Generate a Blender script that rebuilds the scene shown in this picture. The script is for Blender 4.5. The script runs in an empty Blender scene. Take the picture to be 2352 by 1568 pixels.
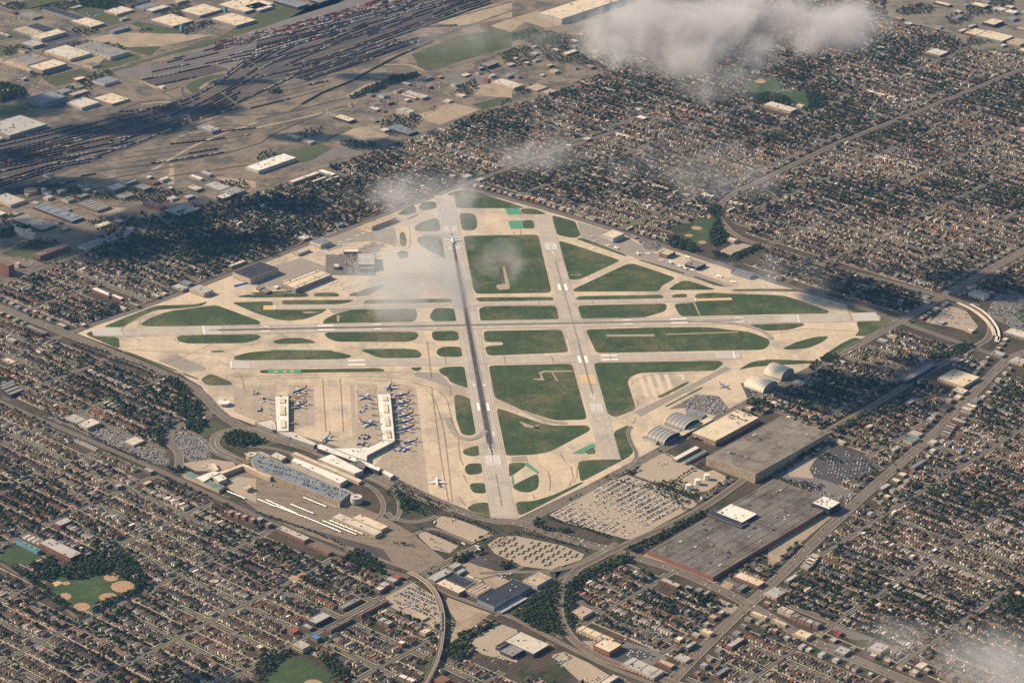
import bpy, math, random
import numpy as np
from mathutils import Vector, Matrix
random.seed(7); RNG = np.random.default_rng(7)
R = math.radians
SC = bpy.context.scene
COL = SC.collection
# ---------------------------------------------------------------- camera
F0, PX, PY = 6005.2, 1176.0, 784.0            # focal length and centre in the 2352 x 1568 photo frame
CP = np.array([4150.6, 3456.5, 2833.6])
YAW, PIT, ROL = 3.842, -0.4141, 0.0192
_d = np.array([math.cos(PIT)*math.cos(YAW), math.cos(PIT)*math.sin(YAW), math.sin(PIT)])
_r = np.array([math.sin(YAW), -math.cos(YAW), 0.0]); _u = np.cross(_r, _d)
_r2 = math.cos(ROL)*_r + math.sin(ROL)*_u; _u2 = -math.sin(ROL)*_r + math.cos(ROL)*_u
cam_data = bpy.data.cameras.new('camera'); cam = bpy.data.objects.new('camera', cam_data); COL.objects.link(cam)
cam_data.sensor_width = 36.0; cam_data.lens = F0/2352*36.0; cam_data.clip_start = 10; cam_data.clip_end = 60000
cam.matrix_world = Matrix(((_r2[0], _u2[0], -_d[0], CP[0]), (_r2[1], _u2[1], -_d[1], CP[1]), (_r2[2], _u2[2], -_d[2], CP[2]), (0, 0, 0, 1)))
SC.camera = cam
# ---------------------------------------------------------------- light
SUN_AZ, SUN_EL = 147.0, 36.0
sd = Vector((math.sin(R(SUN_AZ))*math.cos(R(SUN_EL)), math.cos(R(SUN_AZ))*math.cos(R(SUN_EL)), math.sin(R(SUN_EL))))
sl = bpy.data.lights.new('sun', 'SUN'); sun = bpy.data.objects.new('sun', sl); COL.objects.link(sun)
sl.energy = 5.0; sl.angle = R(0.5); sl.color = (1.0, 0.79, 0.54)
sun.rotation_euler = sd.to_track_quat('Z', 'Y').to_euler(); sun.location = (0, 0, 3000)
w = bpy.data.worlds.new('World'); SC.world = w; w.use_nodes = True
nt = w.node_tree; bg = nt.nodes['Background']; sky = nt.nodes.new('ShaderNodeTexSky')
sky.sky_type = 'NISHITA'; sky.sun_disc = False; sky.sun_elevation = R(SUN_EL); sky.sun_rotation = R(SUN_AZ)
sky.altitude = 200; sky.air_density = 1.2; sky.dust_density = 1.0
nt.links.new(sky.outputs[0], bg.inputs[0]); bg.inputs[1].default_value = 0.080
SC.view_settings.view_transform = 'Standard'; SC.view_settings.look = 'None'
SC.view_settings.exposure = 0.54; SC.view_settings.gamma = 1.0
SC.cycles.volume_bounces = 1; SC.cycles.max_bounces = 5; SC.cycles.diffuse_bounces = 2; SC.cycles.transparent_max_bounces = 12
SC.cycles.volume_step_rate = 1.0; SC.cycles.use_denoising = False
SC.cycles.caustics_reflective = False; SC.cycles.caustics_refractive = False
# ---------------------------------------------------------------- photo frame <-> ground
def U(x, y, h=0.0):
    D = _d + (x-PX)/F0*_r2 - (y-PY)/F0*_u2
    t = (h-CP[2])/D[2]; P = CP+t*D
    return (float(P[0]), float(P[1]))
def UU(pts, h=0.0): return [U(a, b, h) for a, b in pts]
def PJ(P):
    P = np.asarray(P, float); V = P-CP; z = V@_d
    return np.stack([PX+F0*(V@_r2)/z, PY-F0*(V@_u2)/z], -1)
def T(c, r, *xy):        # points read from an enlarged tile of the photo -> frame
    return [(588*c+xy[i]/4, 392*r+xy[i+1]/4) for i in range(0, len(xy), 2)]
def inpoly(X, Y, poly):
    res = np.zeros(np.shape(X), bool); n = len(poly); j = n-1
    for i in range(n):
        xi, yi = poly[i]; xj, yj = poly[j]
        if yi != yj:
            res ^= ((yi > Y) != (yj > Y)) & (X < (xj-xi)*(Y-yi)/(yj-yi)+xi)
        j = i
    return res
def segdist(X, Y, pl):
    d = np.full(np.shape(X), 1e9)
    for (x0, y0), (x1, y1) in zip(pl[:-1], pl[1:]):
        dx, dy = x1-x0, y1-y0; L = dx*dx+dy*dy+1e-9
        t = np.clip(((X-x0)*dx+(Y-y0)*dy)/L, 0, 1)
        d = np.minimum(d, np.hypot(X-x0-t*dx, Y-y0-t*dy))
    return d
def chaikin(p, n=2, closed=True, k=.25):
    for _ in range(n):
        q = []; m = len(p)
        for i in range(m if closed else m-1):
            a, b = p[i], p[(i+1) % m]
            q += [(a[0]*(1-k)+b[0]*k, a[1]*(1-k)+b[1]*k), (a[0]*k+b[0]*(1-k), a[1]*k+b[1]*(1-k))]
        if not closed: q = [p[0]]+q+[p[-1]]
        p = q
    return p
def fillet(p, r=.12, rmax=14.):
    q = []; m = len(p)
    for i in range(m):
        a, b, c = p[i-1], p[i], p[(i+1) % m]
        la = math.hypot(a[0]-b[0], a[1]-b[1])+1e-6; lc = math.hypot(c[0]-b[0], c[1]-b[1])+1e-6
        ta = min(.33, rmax/la); tc = min(.33, rmax/lc)
        A = (b[0]+(a[0]-b[0])*ta, b[1]+(a[1]-b[1])*ta); Cc = (b[0]+(c[0]-b[0])*tc, b[1]+(c[1]-b[1])*tc)
        for s in (0, .33, .67, 1):
            q.append(((1-s)**2*A[0]+2*s*(1-s)*b[0]+s*s*Cc[0], (1-s)**2*A[1]+2*s*(1-s)*b[1]+s*s*Cc[1]))
    return q
# ---------------------------------------------------------------- materials
MATS = {}
def mat(name, rgb=(.3, .3, .3), rough=.9, amt=.18, scale=.03, metal=0., attr=False, fine=0.4, tint=None, slab=None):
    if name in MATS: return MATS[name]
    m = bpy.data.materials.new(name); m.use_nodes = True; MATS[name] = m
    t = m.node_tree; b = t.nodes['Principled BSDF']; b.inputs['Roughness'].default_value = rough
    b.inputs['Metallic'].default_value = metal
    b.inputs['Specular IOR Level'].default_value = .25
    L = t.links.new
    g = t.nodes.new('ShaderNodeNewGeometry')
    n1 = t.nodes.new('ShaderNodeTexNoise'); n1.inputs['Scale'].default_value = scale; n1.inputs['Detail'].default_value = 6
    n1.inputs['Roughness'].default_value = .65
    n2 = t.nodes.new('ShaderNodeTexNoise'); n2.inputs['Scale'].default_value = fine; n2.inputs['Detail'].default_value = 3
    L(g.outputs['Position'], n1.inputs['Vector']); L(g.outputs['Position'], n2.inputs['Vector'])
    ad = t.nodes.new('ShaderNodeMath'); ad.operation = 'ADD'; L(n1.outputs[0], ad.inputs[0]); L(n2.outputs[0], ad.inputs[1])
    mr = t.nodes.new('ShaderNodeMapRange'); mr.inputs['From Min'].default_value = .7; mr.inputs['From Max'].default_value = 1.3
    mr.inputs['To Min'].default_value = 1-amt; mr.inputs['To Max'].default_value = 1+amt; mr.clamp = False
    L(ad.outputs[0], mr.inputs[0])
    if attr:
        a = t.nodes.new('ShaderNodeAttribute'); a.attribute_name = 'Col'; src = a.outputs['Color']
    else:
        a = t.nodes.new('ShaderNodeRGB'); a.outputs[0].default_value = (*rgb, 1); src = a.outputs[0]
    if tint:                      # a second colour in patches (wear, dry grass, stains)
        mx = t.nodes.new('ShaderNodeMix'); mx.data_type = 'RGBA'
        n3 = t.nodes.new('ShaderNodeTexNoise'); n3.inputs['Scale'].default_value = tint[1]; n3.inputs['Detail'].default_value = 8; n3.inputs['Roughness'].default_value = .7
        L(g.outputs['Position'], n3.inputs['Vector'])
        r3 = t.nodes.new('ShaderNodeMapRange'); r3.inputs['From Min'].default_value = tint[2]; r3.inputs['From Max'].default_value = tint[2]+.12
        L(n3.outputs[0], r3.inputs[0]); L(r3.outputs[0], mx.inputs['Factor'])
        L(src, mx.inputs['A']); mx.inputs['B'].default_value = (*tint[0], 1); src = mx.outputs['Result']
    if slab:                      # poured lanes / roof sheets of slightly different age
        mp = t.nodes.new('ShaderNodeMapping'); mp.inputs['Rotation'].default_value = (0, 0, R(slab[2])); L(g.outputs['Position'], mp.inputs['Vector'])
        bk = t.nodes.new('ShaderNodeTexBrick'); bk.inputs['Scale'].default_value = 1; bk.inputs['Brick Width'].default_value = slab[0]; bk.inputs['Row Height'].default_value = slab[1]; bk.inputs['Mortar Size'].default_value = slab[1]*.012
        bk.inputs['Color1'].default_value = (1-slab[3],)*3+(1,); bk.inputs['Color2'].default_value = (1+slab[3], 1+slab[3]*.95, 1+slab[3]*.85, 1); bk.inputs['Mortar'].default_value = (.72, .70, .68, 1); L(mp.outputs[0], bk.inputs['Vector'])
        ml = t.nodes.new('ShaderNodeVectorMath'); ml.operation = 'MULTIPLY'; L(src, ml.inputs[0]); L(bk.outputs['Color'], ml.inputs[1]); src = ml.outputs[0]
    vm = t.nodes.new('ShaderNodeVectorMath'); vm.operation = 'SCALE'; L(src, vm.inputs[0]); L(mr.outputs[0], vm.inputs['Scale'])
    L(vm.outputs[0], b.inputs['Base Color'])
    return m
PAL = dict(cream=(.62, .52, .38), white=(.74, .70, .62), tan=(.42, .34, .25), gray=(.24, .23, .22), dark=(.055, .055, .065),
    navy=(.04, .045, .06), bluegray=(.20, .225, .25), lgray=(.40, .385, .36), brown=(.17, .13, .11), red=(.30, .10, .075),
    green=(.14, .22, .20), brick=(.22, .11, .08), beige=(.48, .40, .30), sand=(.45, .36, .25), black=(.02, .02, .025),
    blue=(.06, .16, .42), silver=(.55, .56, .57), teal=(.10, .30, .36), pale=(.55, .50, .42), mid=(.165, .155, .145), tarp=(.05, .22, .6))
def pm(k, rough=.85):
    c = PAL[k]; dark = tuple(v*.72 for v in c)
    if k in ('deck', 'fact', 'mid'): return mat('surface_'+k, c, rough=rough, amt=.22, scale=.02, fine=.15, tint=(tuple(v*f for v, f in zip(c, (.62, .58, .54))), .018, .48), slab=(70., 18., 0, .12))
    return mat('surface_'+k, c, rough=rough, amt=.16, scale=.025, fine=.3, tint=(dark, .03, .53), slab=(34., 11., 0, .05))
GLASS = mat('window_glass', (.03, .035, .045), rough=.25, amt=.05)
# ---------------------------------------------------------------- mesh helpers
def npmesh(name, V, F, mats, C=None, mi=None):
    V = np.asarray(V, np.float32); F = np.asarray(F, np.int32); k = F.shape[1]; n = len(F)
    me = bpy.data.meshes.new(name)
    me.vertices.add(len(V)); me.vertices.foreach_set('co', V.ravel())
    me.loops.add(n*k); me.loops.foreach_set('vertex_index', F.ravel())
    me.polygons.add(n); me.polygons.foreach_set('loop_start', np.arange(0, n*k, k, dtype=np.int32))
    if mi is not None: me.polygons.foreach_set('material_index', np.asarray(mi, np.int32))
    if C is not None:
        at = me.color_attributes.new('Col', 'FLOAT_COLOR', 'CORNER')
        c4 = np.ones((n*k, 4), np.float32); c4[:, :3] = np.repeat(np.asarray(C, np.float32), k, axis=0)
        at.data.foreach_set('color', c4.ravel())
    for m in (mats if isinstance(mats, (list, tuple)) else [mats]): me.materials.append(m)
    me.update(calc_edges=True); me.validate()
    return me
class MB:
    def __init__(s): s.v = []; s.f = []; s.m = []
    def poly(s, pts, mi=0):
        b = len(s.v); s.v += [tuple(p) for p in pts]; s.f.append(tuple(range(b, b+len(pts)))); s.m.append(mi)
    def prism(s, pts, z0, z1, mi=0, top=True, sides=True, bottom=False):
        if area(pts) < 0: pts = pts[::-1]
        n = len(pts); b = len(s.v)
        s.v += [(x, y, z0) for x, y in pts]+[(x, y, z1) for x, y in pts]
        if sides:
            for i in range(n): j = (i+1) % n; s.f.append((b+i, b+j, b+n+j, b+n+i)); s.m.append(mi)
        if top: s.f.append(tuple(range(b+n, b+2*n))); s.m.append(mi)
        if bottom: s.f.append(tuple(range(b+n-1, b-1, -1))); s.m.append(mi)
    def box(s, cx, cy, cz, sx, sy, sz, rot=0, mi=0):
        c, q = math.cos(rot), math.sin(rot)
        p = [(cx+c*a*sx/2-q*b*sy/2, cy+q*a*sx/2+c*b*sy/2) for a, b in ((-1, -1), (1, -1), (1, 1), (-1, 1))]
        s.prism(p, cz-sz/2, cz+sz/2, mi, bottom=True)
    def tube(s, p0, p1, r0, r1, n=8, mi=0, cap=True):
        p0, p1 = Vector(p0), Vector(p1); q = (p1-p0).to_track_quat('Z', 'Y').to_matrix(); b = len(s.v)
        for p, r in ((p0, r0), (p1, r1)):
            for i in range(n):
                a = 2*math.pi*i/n; s.v.append(tuple(p+q@Vector((r*math.cos(a), r*math.sin(a), 0))))
        for i in range(n): j = (i+1) % n; s.f.append((b+i, b+j, b+n+j, b+n+i)); s.m.append(mi)
        if cap: s.f.append(tuple(range(b+n-1, b-1, -1))); s.m.append(mi); s.f.append(tuple(range(b+n, b+2*n))); s.m.append(mi)
    def me(s, name, mats):
        me = bpy.data.meshes.new(name); me.from_pydata(s.v, [], s.f)
        for m in (mats if isinstance(mats, (list, tuple)) else [mats]): me.materials.append(m)
        me.polygons.foreach_set('material_index', s.m); me.update(); return me
def area(p): return .5*sum(p[i-1][0]*p[i][1]-p[i][0]*p[i-1][1] for i in range(len(p)))
def link(name, me, parent=None, loc=None, rz=0, **kw):
    o = bpy.data.objects.new(name, me); COL.objects.link(o)
    if parent is not None: o.parent = parent
    if loc is not None: o.location = loc
    if rz: o.rotation_euler = (0, 0, rz)
    for k, v in kw.items(): o[k] = v
    return o
def thing(name, label, cat, loc=(0, 0, 0), rz=0, group=None):
    wl = label.split()
    if len(wl) > 16: label = ' '.join(x for x in wl if x not in ('far', 'just'))
    o = link(name, None, None, loc, rz, label=label, category=cat); o.empty_display_size = 2
    if group: o['group'] = group
    return o
# flat layers: ground sheets, each a few centimetres above the last
def sheet(name, polys, z, m, smooth=0, world=False, rnd=0., kind='structure'):
    mb = MB()
    for k_, p in enumerate(polys):
        w_ = p if world else UU(p)
        if rnd: w_ = fillet(w_, rmax=rnd)
        if smooth: w_ = chaikin(w_, smooth)
        if area(w_) < 0: w_ = w_[::-1]
        mb.poly([(x, y, 2*z+.012*(k_ % 3)) for x, y in w_])
    me = mb.me(name, m)
    import bmesh
    bm = bmesh.new(); bm.from_mesh(me); bmesh.ops.triangulate(bm, faces=bm.faces[:], ngon_method='EAR_CLIP'); bm.to_mesh(me); bm.free()
    return link(name, me, kind=kind)
def strip(pl, wd, world=False):          # polyline -> list of quads (world)
    p = pl if world else UU(pl)
    p = [Vector(a) for a in p]; L = []; Rr = []
    for i, a in enumerate(p):
        d = (p[min(i+1, len(p)-1)]-p[max(i-1, 0)]).normalized(); n = Vector((-d.y, d.x))*wd/2
        L.append(a+n); Rr.append(a-n)
    return [[tuple(L[i]), tuple(Rr[i]), tuple(Rr[i+1]), tuple(L[i+1])] for i in range(len(p)-1)]
def strips(name, pls, wd, z, m, smooth=0, world=False):
    mb = MB()
    for k_, pl in enumerate(pls):
        pl = pl if world else UU(pl)
        if smooth: pl = chaikin([tuple(a) for a in pl], smooth, closed=False)
        for a in strip(pl, wd, True):
            if area(a) < 0: a = a[::-1]
            mb.poly([(x, y, 2*z+.012*(k_ % 3)) for x, y in a])
    return link(name, mb.me(name, m), kind='structure')
def circ(cx, cy, r, n=28, sx=1, rot=0, a0=0, a1=2*math.pi):
    return [(cx+r*sx*math.cos(a)*math.cos(rot)-r*math.sin(a)*math.sin(rot), cy+r*sx*math.cos(a)*math.sin(rot)+r*math.sin(a)*math.cos(rot)) for a in [a0+(a1-a0)*i/n for i in range(n)]]
EXCL = []        # world polygons where no generated house or tree may stand
EXCL_L = []      # (world polyline, half width)
# ================================================================ GROUND
GROUND = mat('ground_soil', (.076, .059, .042), amt=.4, scale=.02, fine=.12, tint=((.034, .044, .022), .011, .48))
sheet('ground', [[(-16000, -16000), (9000, -16000), (9000, 9000), (-16000, 9000)]], 0, GROUND, world=True)
ASPH = mat('asphalt_road', (.15, .132, .112), amt=.2, scale=.01, fine=.2)
CONC = mat('concrete_alley', (.34, .275, .21), amt=.18, scale=.02, fine=.3)
PAVE = mat('airfield_concrete', (.53, .435, .315), amt=.13, scale=.007, fine=.08, tint=((.37, .315, .245), .0055, .48), slab=(60., 22., -45, .055))
PAVG = mat('airfield_asphalt', (.285, .25, .21), amt=.12, scale=.01, fine=.1)
RUNW = mat('runway_grooved', (.43, .38, .315), amt=.10, scale=.012, fine=.06, tint=((.355, .32, .27), .01, .50), slab=(90., 14., -45, .04))
GRASS = mat('airfield_grass', (.050, .077, .028), amt=.36, scale=.012, fine=.1, tint=((.098, .098, .044), .006, .48), slab=(400., 16., -45, .07))
LAWN = mat('park_lawn', (.046, .078, .030), amt=.28, scale=.02, fine=.15, tint=((.075, .085, .035), .02, .52))
DIRT = mat('infield_clay', (.37, .23, .135), amt=.14, scale=.05, fine=.2, tint=((.44, .31, .20), .06, .52))
TURQ = mat('painted_turquoise', (.09, .27, .17), amt=.1)
WPAINT = mat('white_paint', (.80, .77, .70), amt=.05)
RPAINT = mat('red_brown_joint', (.36, .19, .09), amt=.15)
YPAINT = mat('yellow_paint', (.60, .36, .05), amt=.08)
RUBBER = mat('tyre_rubber', (.075, .072, .078), amt=.35, scale=.03, fine=.25)
RUBB2 = mat('tyre_rubber_faint', (.30, .27, .23), amt=.25, scale=.02, fine=.1)
AIRPORT = [(176, 766), (272, 801), (410, 857), (462, 887), (512, 949), (588, 977), (728, 1026), (838, 1068), (905, 1096), (1033, 1163), (1120, 1194), (1168, 1202), (1213, 1179), (1356, 1110), (1458, 1056), (1560, 1003), (1670, 946), (1788, 886), (1885, 826), (2066, 733), (1990, 712), (1780, 652), (1535, 572), (1265, 487), (1180, 464), (1046, 430), (868, 497), (748, 543), (645, 582), (430, 664), (375, 686)]
EXCL.append(UU(AIRPORT))
sheet('apron', [AIRPORT], .10, PAVE)
# grass islands, read tile by tile
G = []
def g(c, r, *xy): G.append(T(c, r, *xy))
def gf(*xy): G.append([(xy[i], xy[i+1]) for i in range(0, len(xy), 2)])
g(0,1,940,1437,1100,1370,1430,1240,1800,1228,1915,1200,1860,1238,1780,1255,1430,1280,1300,1335,1190,1395,1130,1440)
g(0,1,1290,1408,1380,1350,1560,1290,1990,1235,2380,1380,2392,1400,2370,1420,2300,1425,1400,1430,1310,1425)
g(1,1,-230,1210,150,1200,155,1235,70,1245,70,1278,330,1280,660,1270,600,1310,450,1365,300,1380,180,1365,0,1310,-140,1250)
gf(195,767,212,760,213,772,273,774,275,798,268,799,225,781)
gf(405,776,415,770,590,768,600,773,590,781,560,788,430,789,410,784)
g(1,1,235,1190,905,1187,860,1210,740,1230,245,1230)
g(1,1,-190,1160,-100,1140,380,1125,450,1118,485,1140,475,1160,0,1168)
g(1,1,528,1140,550,1122,740,1122,768,1140,755,1157,540,1157)
g(1,1,850,1145,880,1125,1100,1060,1200,1040,1100,1110,1010,1150,870,1155)
g(1,1,985,1217,1010,1185,1330,1180,1800,1175,1800,1218,1000,1224)
g(1,1,610,1397,640,1360,720,1320,880,1275,1470,1265,1480,1350,1440,1392,640,1405)
g(1,1,1590,1345,1640,1260,1820,1262,1845,1388,1640,1392)
gf(744,768,753,763,955,762,962,769,955,780,935,785,775,785,755,778)
gf(625,784,650,777,690,776,715,781,728,788,635,790)
g(1,1,1615,1475,1850,1470,1868,1545,1840,1562,1640,1562,1618,1530)
g(1,1,1745,222,1840,185,1900,175,2000,190,2351,300,2480,345,2290,346,1840,345,1825,230)
g(1,1,1500,320,1540,285,1650,285,1665,345,1530,370,1495,350)
g(1,1,1290,400,1440,310,1475,350,1470,385,1380,410)
g(1,1,1370,450,1480,400,1500,405,1420,445)
g(1,1,1455,520,1500,480,1660,430,1690,480,1695,557,1500,562,1460,545)
g(1,1,1475,640,1500,605,1700,602,1745,815,1640,760,1510,690)
g(1,1,1318,580,1345,563,1367,575,1387,650,1372,694,1340,697,1322,670)
g(1,1,1870,400,1900,388,2005,395,2030,450,2030,525,2000,548,1900,550,1882,500)
g(1,1,1290,740,1390,735,1402,800,1320,812)
g(1,1,1905,600,2591,588,2712,1100,2690,1122,2100,1132,2020,1130,1995,1080)
g(2,1,100,455,195,455,207,532,100,532)
g(2,1,75,350,200,350,330,400,88,401)
g(2,1,365,408,580,465,600,520,632,592,580,622,415,592)
g(2,1,428,642,560,680,985,820,978,835,640,992,560,1003,525,995)
g(2,1,562,1090,1050,860,1120,855,1508,985,1370,1062,1350,1108,570,1112)
g(2,1,585,625,640,618,1055,775,1045,787,960,760)
g(2,1,1150,820,1200,823,1595,942,1580,952,1500,930)
g(2,1,1650,970,1700,973,1948,1055,1930,1066,1850,1050)
g(2,1,1443,1085,1490,1050,1570,1011,1630,1013,1865,1088,1840,1094,1455,1098)
g(2,1,588,1165,640,1152,1375,1140,1393,1160,1380,1173,595,1190)
g(2,1,-340,1175,-300,1164,370,1160,388,1192,0,1200,-300,1205)
g(2,1,1463,1152,1500,1135,1600,1130,1615,1165,1480,1167)
g(2,1,-305,1270,-250,1245,390,1240,407,1262,430,1362,412,1372,0,1377,-200,1387,-290,1382)
g(2,1,600,1238,1400,1220,1422,1240,1415,1280,1380,1300,1180,1358,640,1367)
gf(1549,698,1595,695,1597,675,1640,672,1680,675,1764,677,1800,679,1840,691,1905,714,1900,720,1764,722,1563,727,1553,710)
g(2,1,2005,1092,2351,1085,2640,1090,2700,1120,2640,1112,2351,1106,2050,1106)
gf(1345,757,1500,752,1620,751,1720,762,1765,778,1768,790,1755,803,1370,811)
gf(1111,760,1290,757,1306,809,1120,817,1113,795,1155,793,1155,785,1113,786)
gf(1716,746,1760,744,1845,742,1848,747,1810,758,1760,760,1722,752)
g(3,1,710,1235,880,1270,960,1300,780,1307,740,1270)
g(3,1,808,1382,1030,1380,1035,1320,1100,1345,1145,1380,1130,1410,980,1480,900,1522,790,1517,840,1470)
g(3,1,1115,1330,1200,1347,1232,1372,1180,1397,1170,1360)
gf(1796,801,1830,785,1875,773,1905,772,1890,785,1855,800,1812,803)
gf(1888,818,1935,787,1962,775,1985,779,1893,825)
gf(1694,850,1726,831,1764,825,1889,829,1889,833,1764,840,1726,843)
g(2,2,750,195,1900,177,1947,200,1870,262,1850,270,1180,287,1090,322,1060,370,1132,600,1127,627,960,692,900,680,868,640)
g(2,2,-216,222,550,205,684,690,672,718,400,724,320,702,100,634,-30,572,-150,522,-162,500)
g(2,2,-142,622,-110,618,0,655,250,747,380,774,700,770,722,815,350,1012,200,1040,0,1046,-55,1045)
g(2,2,930,830,1060,768,1082,790,1055,850,1112,970,1112,1020,1070,1062,650,1282,625,1272,605,1130,620,1100,700,1088,1002,1082)
g(2,2,1322,512,1600,373,1637,371,1590,402,1380,517)
g(2,2,1398,597,1740,420,1757,425,1700,455,1420,602)
g(2,2,675,1010,752,970,772,1030,690,1037)
gf(1168,1063,1205,1062,1209,1068,1190,1082,1170,1096)
gf(1178,1114,1235,1086,1238,1105,1235,1122,1215,1131,1195,1129,1180,1122)
g(2,2,30,1472,200,1466,380,1410,620,1297,668,1290,600,1332,150,1565,60,1600)
g(1,2,-210,152,-180,130,-50,98,140,84,700,87,870,125,876,142,800,162,0,173,-190,173)
g(1,2,965,82,1000,74,1370,68,1480,75,1522,117,1515,140,1480,152,1130,153)
g(1,2,1657,90,1680,65,1740,47,1870,49,1897,80,1899,142,1700,142,1665,120)
g(1,2,30,277,50,262,1130,245,1184,260,1170,277,1100,280,50,292)
g(1,2,1422,240,1528,238,1500,267,1480,273,1440,262)
g(1,2,1678,257,1740,234,1922,228,1952,432,1780,372,1762,330,1690,292)
g(1,2,1818,500,1870,488,1960,520,1987,560,2022,832,2000,857,1950,864,1890,852,1840,720)
g(1,2,1896,1010,1920,988,2052,948,2060,1040,2000,1056,1920,1042)
g(1,2,1918,1152,1960,1120,2080,1117,2086,1190,2050,1216,1950,1226,1922,1196)
g(1,2,1962,1320,1990,1300,2110,1302,2119,1382,2090,1396,2000,1391,1970,1350)
gf(1070,1167,1090,1155,1123,1153,1128,1190,1110,1188)
g(0,2,1838,350,1930,292,2122,370,2136,402,1900,403)
g(0,2,1662,282,1820,340,1838,357,1700,311)
g(0,2,1932,88,2062,82,2050,99,1940,101)
g(0,2,1150,85,1300,140,1640,272,1600,272,1200,118)
sheet('airfield_grass', G, .22, GRASS, rnd=16)
for nm, p in (('a', T(1,1,2285,348,2410,345,2440,402,2310,404)), ('b', T(1,1,2315,463,2450,458,2457,533,2340,535)), ('c', T(2,2,553,1027,747,933,765,965,680,1008,665,1030)),
    ('d', [(1210,1061),(1238,1084),(1235,1088),(1205,1068)]), ('e', T(2,2,-2,1200,20,1300,8,1318,-5,1290)), ('f', T(1,2,110,256,412,258,412,293,110,293)), ('g', T(1,2,130,75,700,80,700,88,140,86)), ('h', T(1,2,970,70,1370,64,1370,72,1000,78))):
    sheet('painted_turf', [p], .42, TURQ)
sheet('yellow_letters', [T(1,2,a,270,a+32,270,a+32,284,a,284) for a in (168, 250, 316)], .46, YPAINT)
# asphalt and darker concrete patches on the field
sheet('apron_asphalt', [T(1,2,1440,300,1480,282,1660,285,1700,300,1750,350,1780,400,1770,425,1640,375,1500,330), T(1,1,925,760,940,705,1085,650,1215,695,1145,712,1140,750), T(1,1,650,700,790,675,800,700,660,745),
    T(1,1,665,1268,890,1262,860,1290,710,1312), T(0,2,1460,180,1620,120,1900,245,1880,270,1700,275), T(2,1,1155,650,1330,650,1415,700,1330,745,1230,720), T(1,1,610,550,900,520,1010,560,1270,520,1290,700,1080,640,870,660,700,680),
    T(2,1,600,470,1050,610,1500,860,2040,1060,1960,1075,1560,960,1160,810,640,620), T(1,1,60,900,420,800,650,880,640,920,240,1010,300,1060,0,1080)], .12, PAVG)
sheet('gray_taxiway', [T(2,2,85,640,280,730,380,755,500,762,515,745,380,735,240,690,120,632), T(2,2,0,1060,130,1050,150,1100,0,1105), T(2,2,1120,650,1560,440,1960,230,2010,250,1590,470,1180,690), T(1,1,1520,590,1790,590,1820,640,1700,600)], .25, PAVG)
# runways, painted lines
def quad(x0, y0, x1, y1, x2, y2, x3, y3): return [(x0,y0),(x1,y1),(x2,y2),(x3,y3)]
RW = {'runway_main': quad(998,450,1043,449,1187,1190,1127,1190), 'runway_second': quad(1226,494,1265,493,1426,1055,1380,1055),
      'runway_long': [(275,752),(1990,720),(1994,738),(278,773)], 'runway_lower': quad(529,830,1700,808,1704,824,530,848), 'runway_upper': quad(605,702,1601,684.5,1602,693,605,712)}
for i, (k, p) in enumerate(RW.items()): sheet('runway', [p], .28+.03*i, RUNW)
sheet('runway_blast_pad', [T(0,1,888,1442,1125,1440,1130,1520,885,1515), T(3,1,770,1310,990,1302,1030,1382,800,1382), T(0,2,2122,188,2300,190,2300,250,2122,250), T(2,2,1860,97,2010,97,2045,157,1880,160), T(3,1,110,1330,255,1328,280,1390,135,1392), T(0,1,1875,1430,2040,1430,2035,1507,1870,1507)], .50, mat('pale_concrete', (.47, .44, .40), amt=.08))
sheet('runway_patch', [T(2,2,615,305,755,303,778,392,635,390), T(1,1,70,1240,168,1242,165,1280,70,1278), T(2,1,1700,1178,2015,1168,2025,1190,1705,1200)], .52, mat('yellowed_concrete', (.58, .42, .22), amt=.08))
Wl = []; 
def lerp(a, b, t): return (a[0]+(b[0]-a[0])*t, a[1]+(b[1]-a[1])*t)
def rq(q, u0, u1, v0, v1):      # sub-rectangle of a runway quad; u across, v along (a-b edge to d-c edge)
    a, b, c, d = q
    def pt(u, v): return lerp(lerp(a, b, u), lerp(d, c, v), 0) if False else lerp(lerp(a, b, u), lerp(d, c, u), v)
    return [pt(u0, v0), pt(u1, v0), pt(u1, v1), pt(u0, v1)]
M_ = UU(RW['runway_main']); S_ = UU(RW['runway_second'])
def vof(q, y):                  # parameter along the runway for a photo row
    lo, hi = 0., 1.
    for _ in range(30):
        m = (lo+hi)/2; p = rq(q, .5, .5, m, m)[0]
        if PJ([p[0], p[1], 0])[1] < y: lo = m
        else: hi = m
    return (lo+hi)/2
def bars(q, y0, y1, u0, u1, n, gap=True):
    v0, v1 = vof(q, y0), vof(q, y1); L = []
    for i in range(n):
        if gap and i in (n//2,) and n % 2: continue
        a = u0+(u1-u0)*(i+.2)/n; b = u0+(u1-u0)*(i+.8)/n; L.append(rq(q, a, b, v0, v1))
    return L
E0, E1 = .17, .83
Wl += bars(M_, 1046, 1066, E0+.02, E1-.02, 13); Wl += bars(S_, 927, 944, E0, E1, 15); Wl += bars(S_, 560, 574, E0, E1, 15)
Wl += bars(M_, 520, 533, E0, .42, 5, False); Wl += bars(M_, 520, 533, .58, E1, 5, False)
for q, ys in ((M_, ((926, 944),)), (S_, ((818, 834), (653, 668)))):
    for y0, y1 in ys:
        for a, b in ((.24, .40), (.60, .76)): Wl.append(rq(q, a, b, vof(q, y0), vof(q, y1)))
for q, ys in ((M_, ((882, 889), (992, 1002))), (M_, ((567, 573),))):
    for y0, y1 in ys:
        for a in (.24, .30, .36, .62, .68, .74): Wl.append(rq(q, a, a+.035, vof(q, y0), vof(q, y1)))
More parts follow.
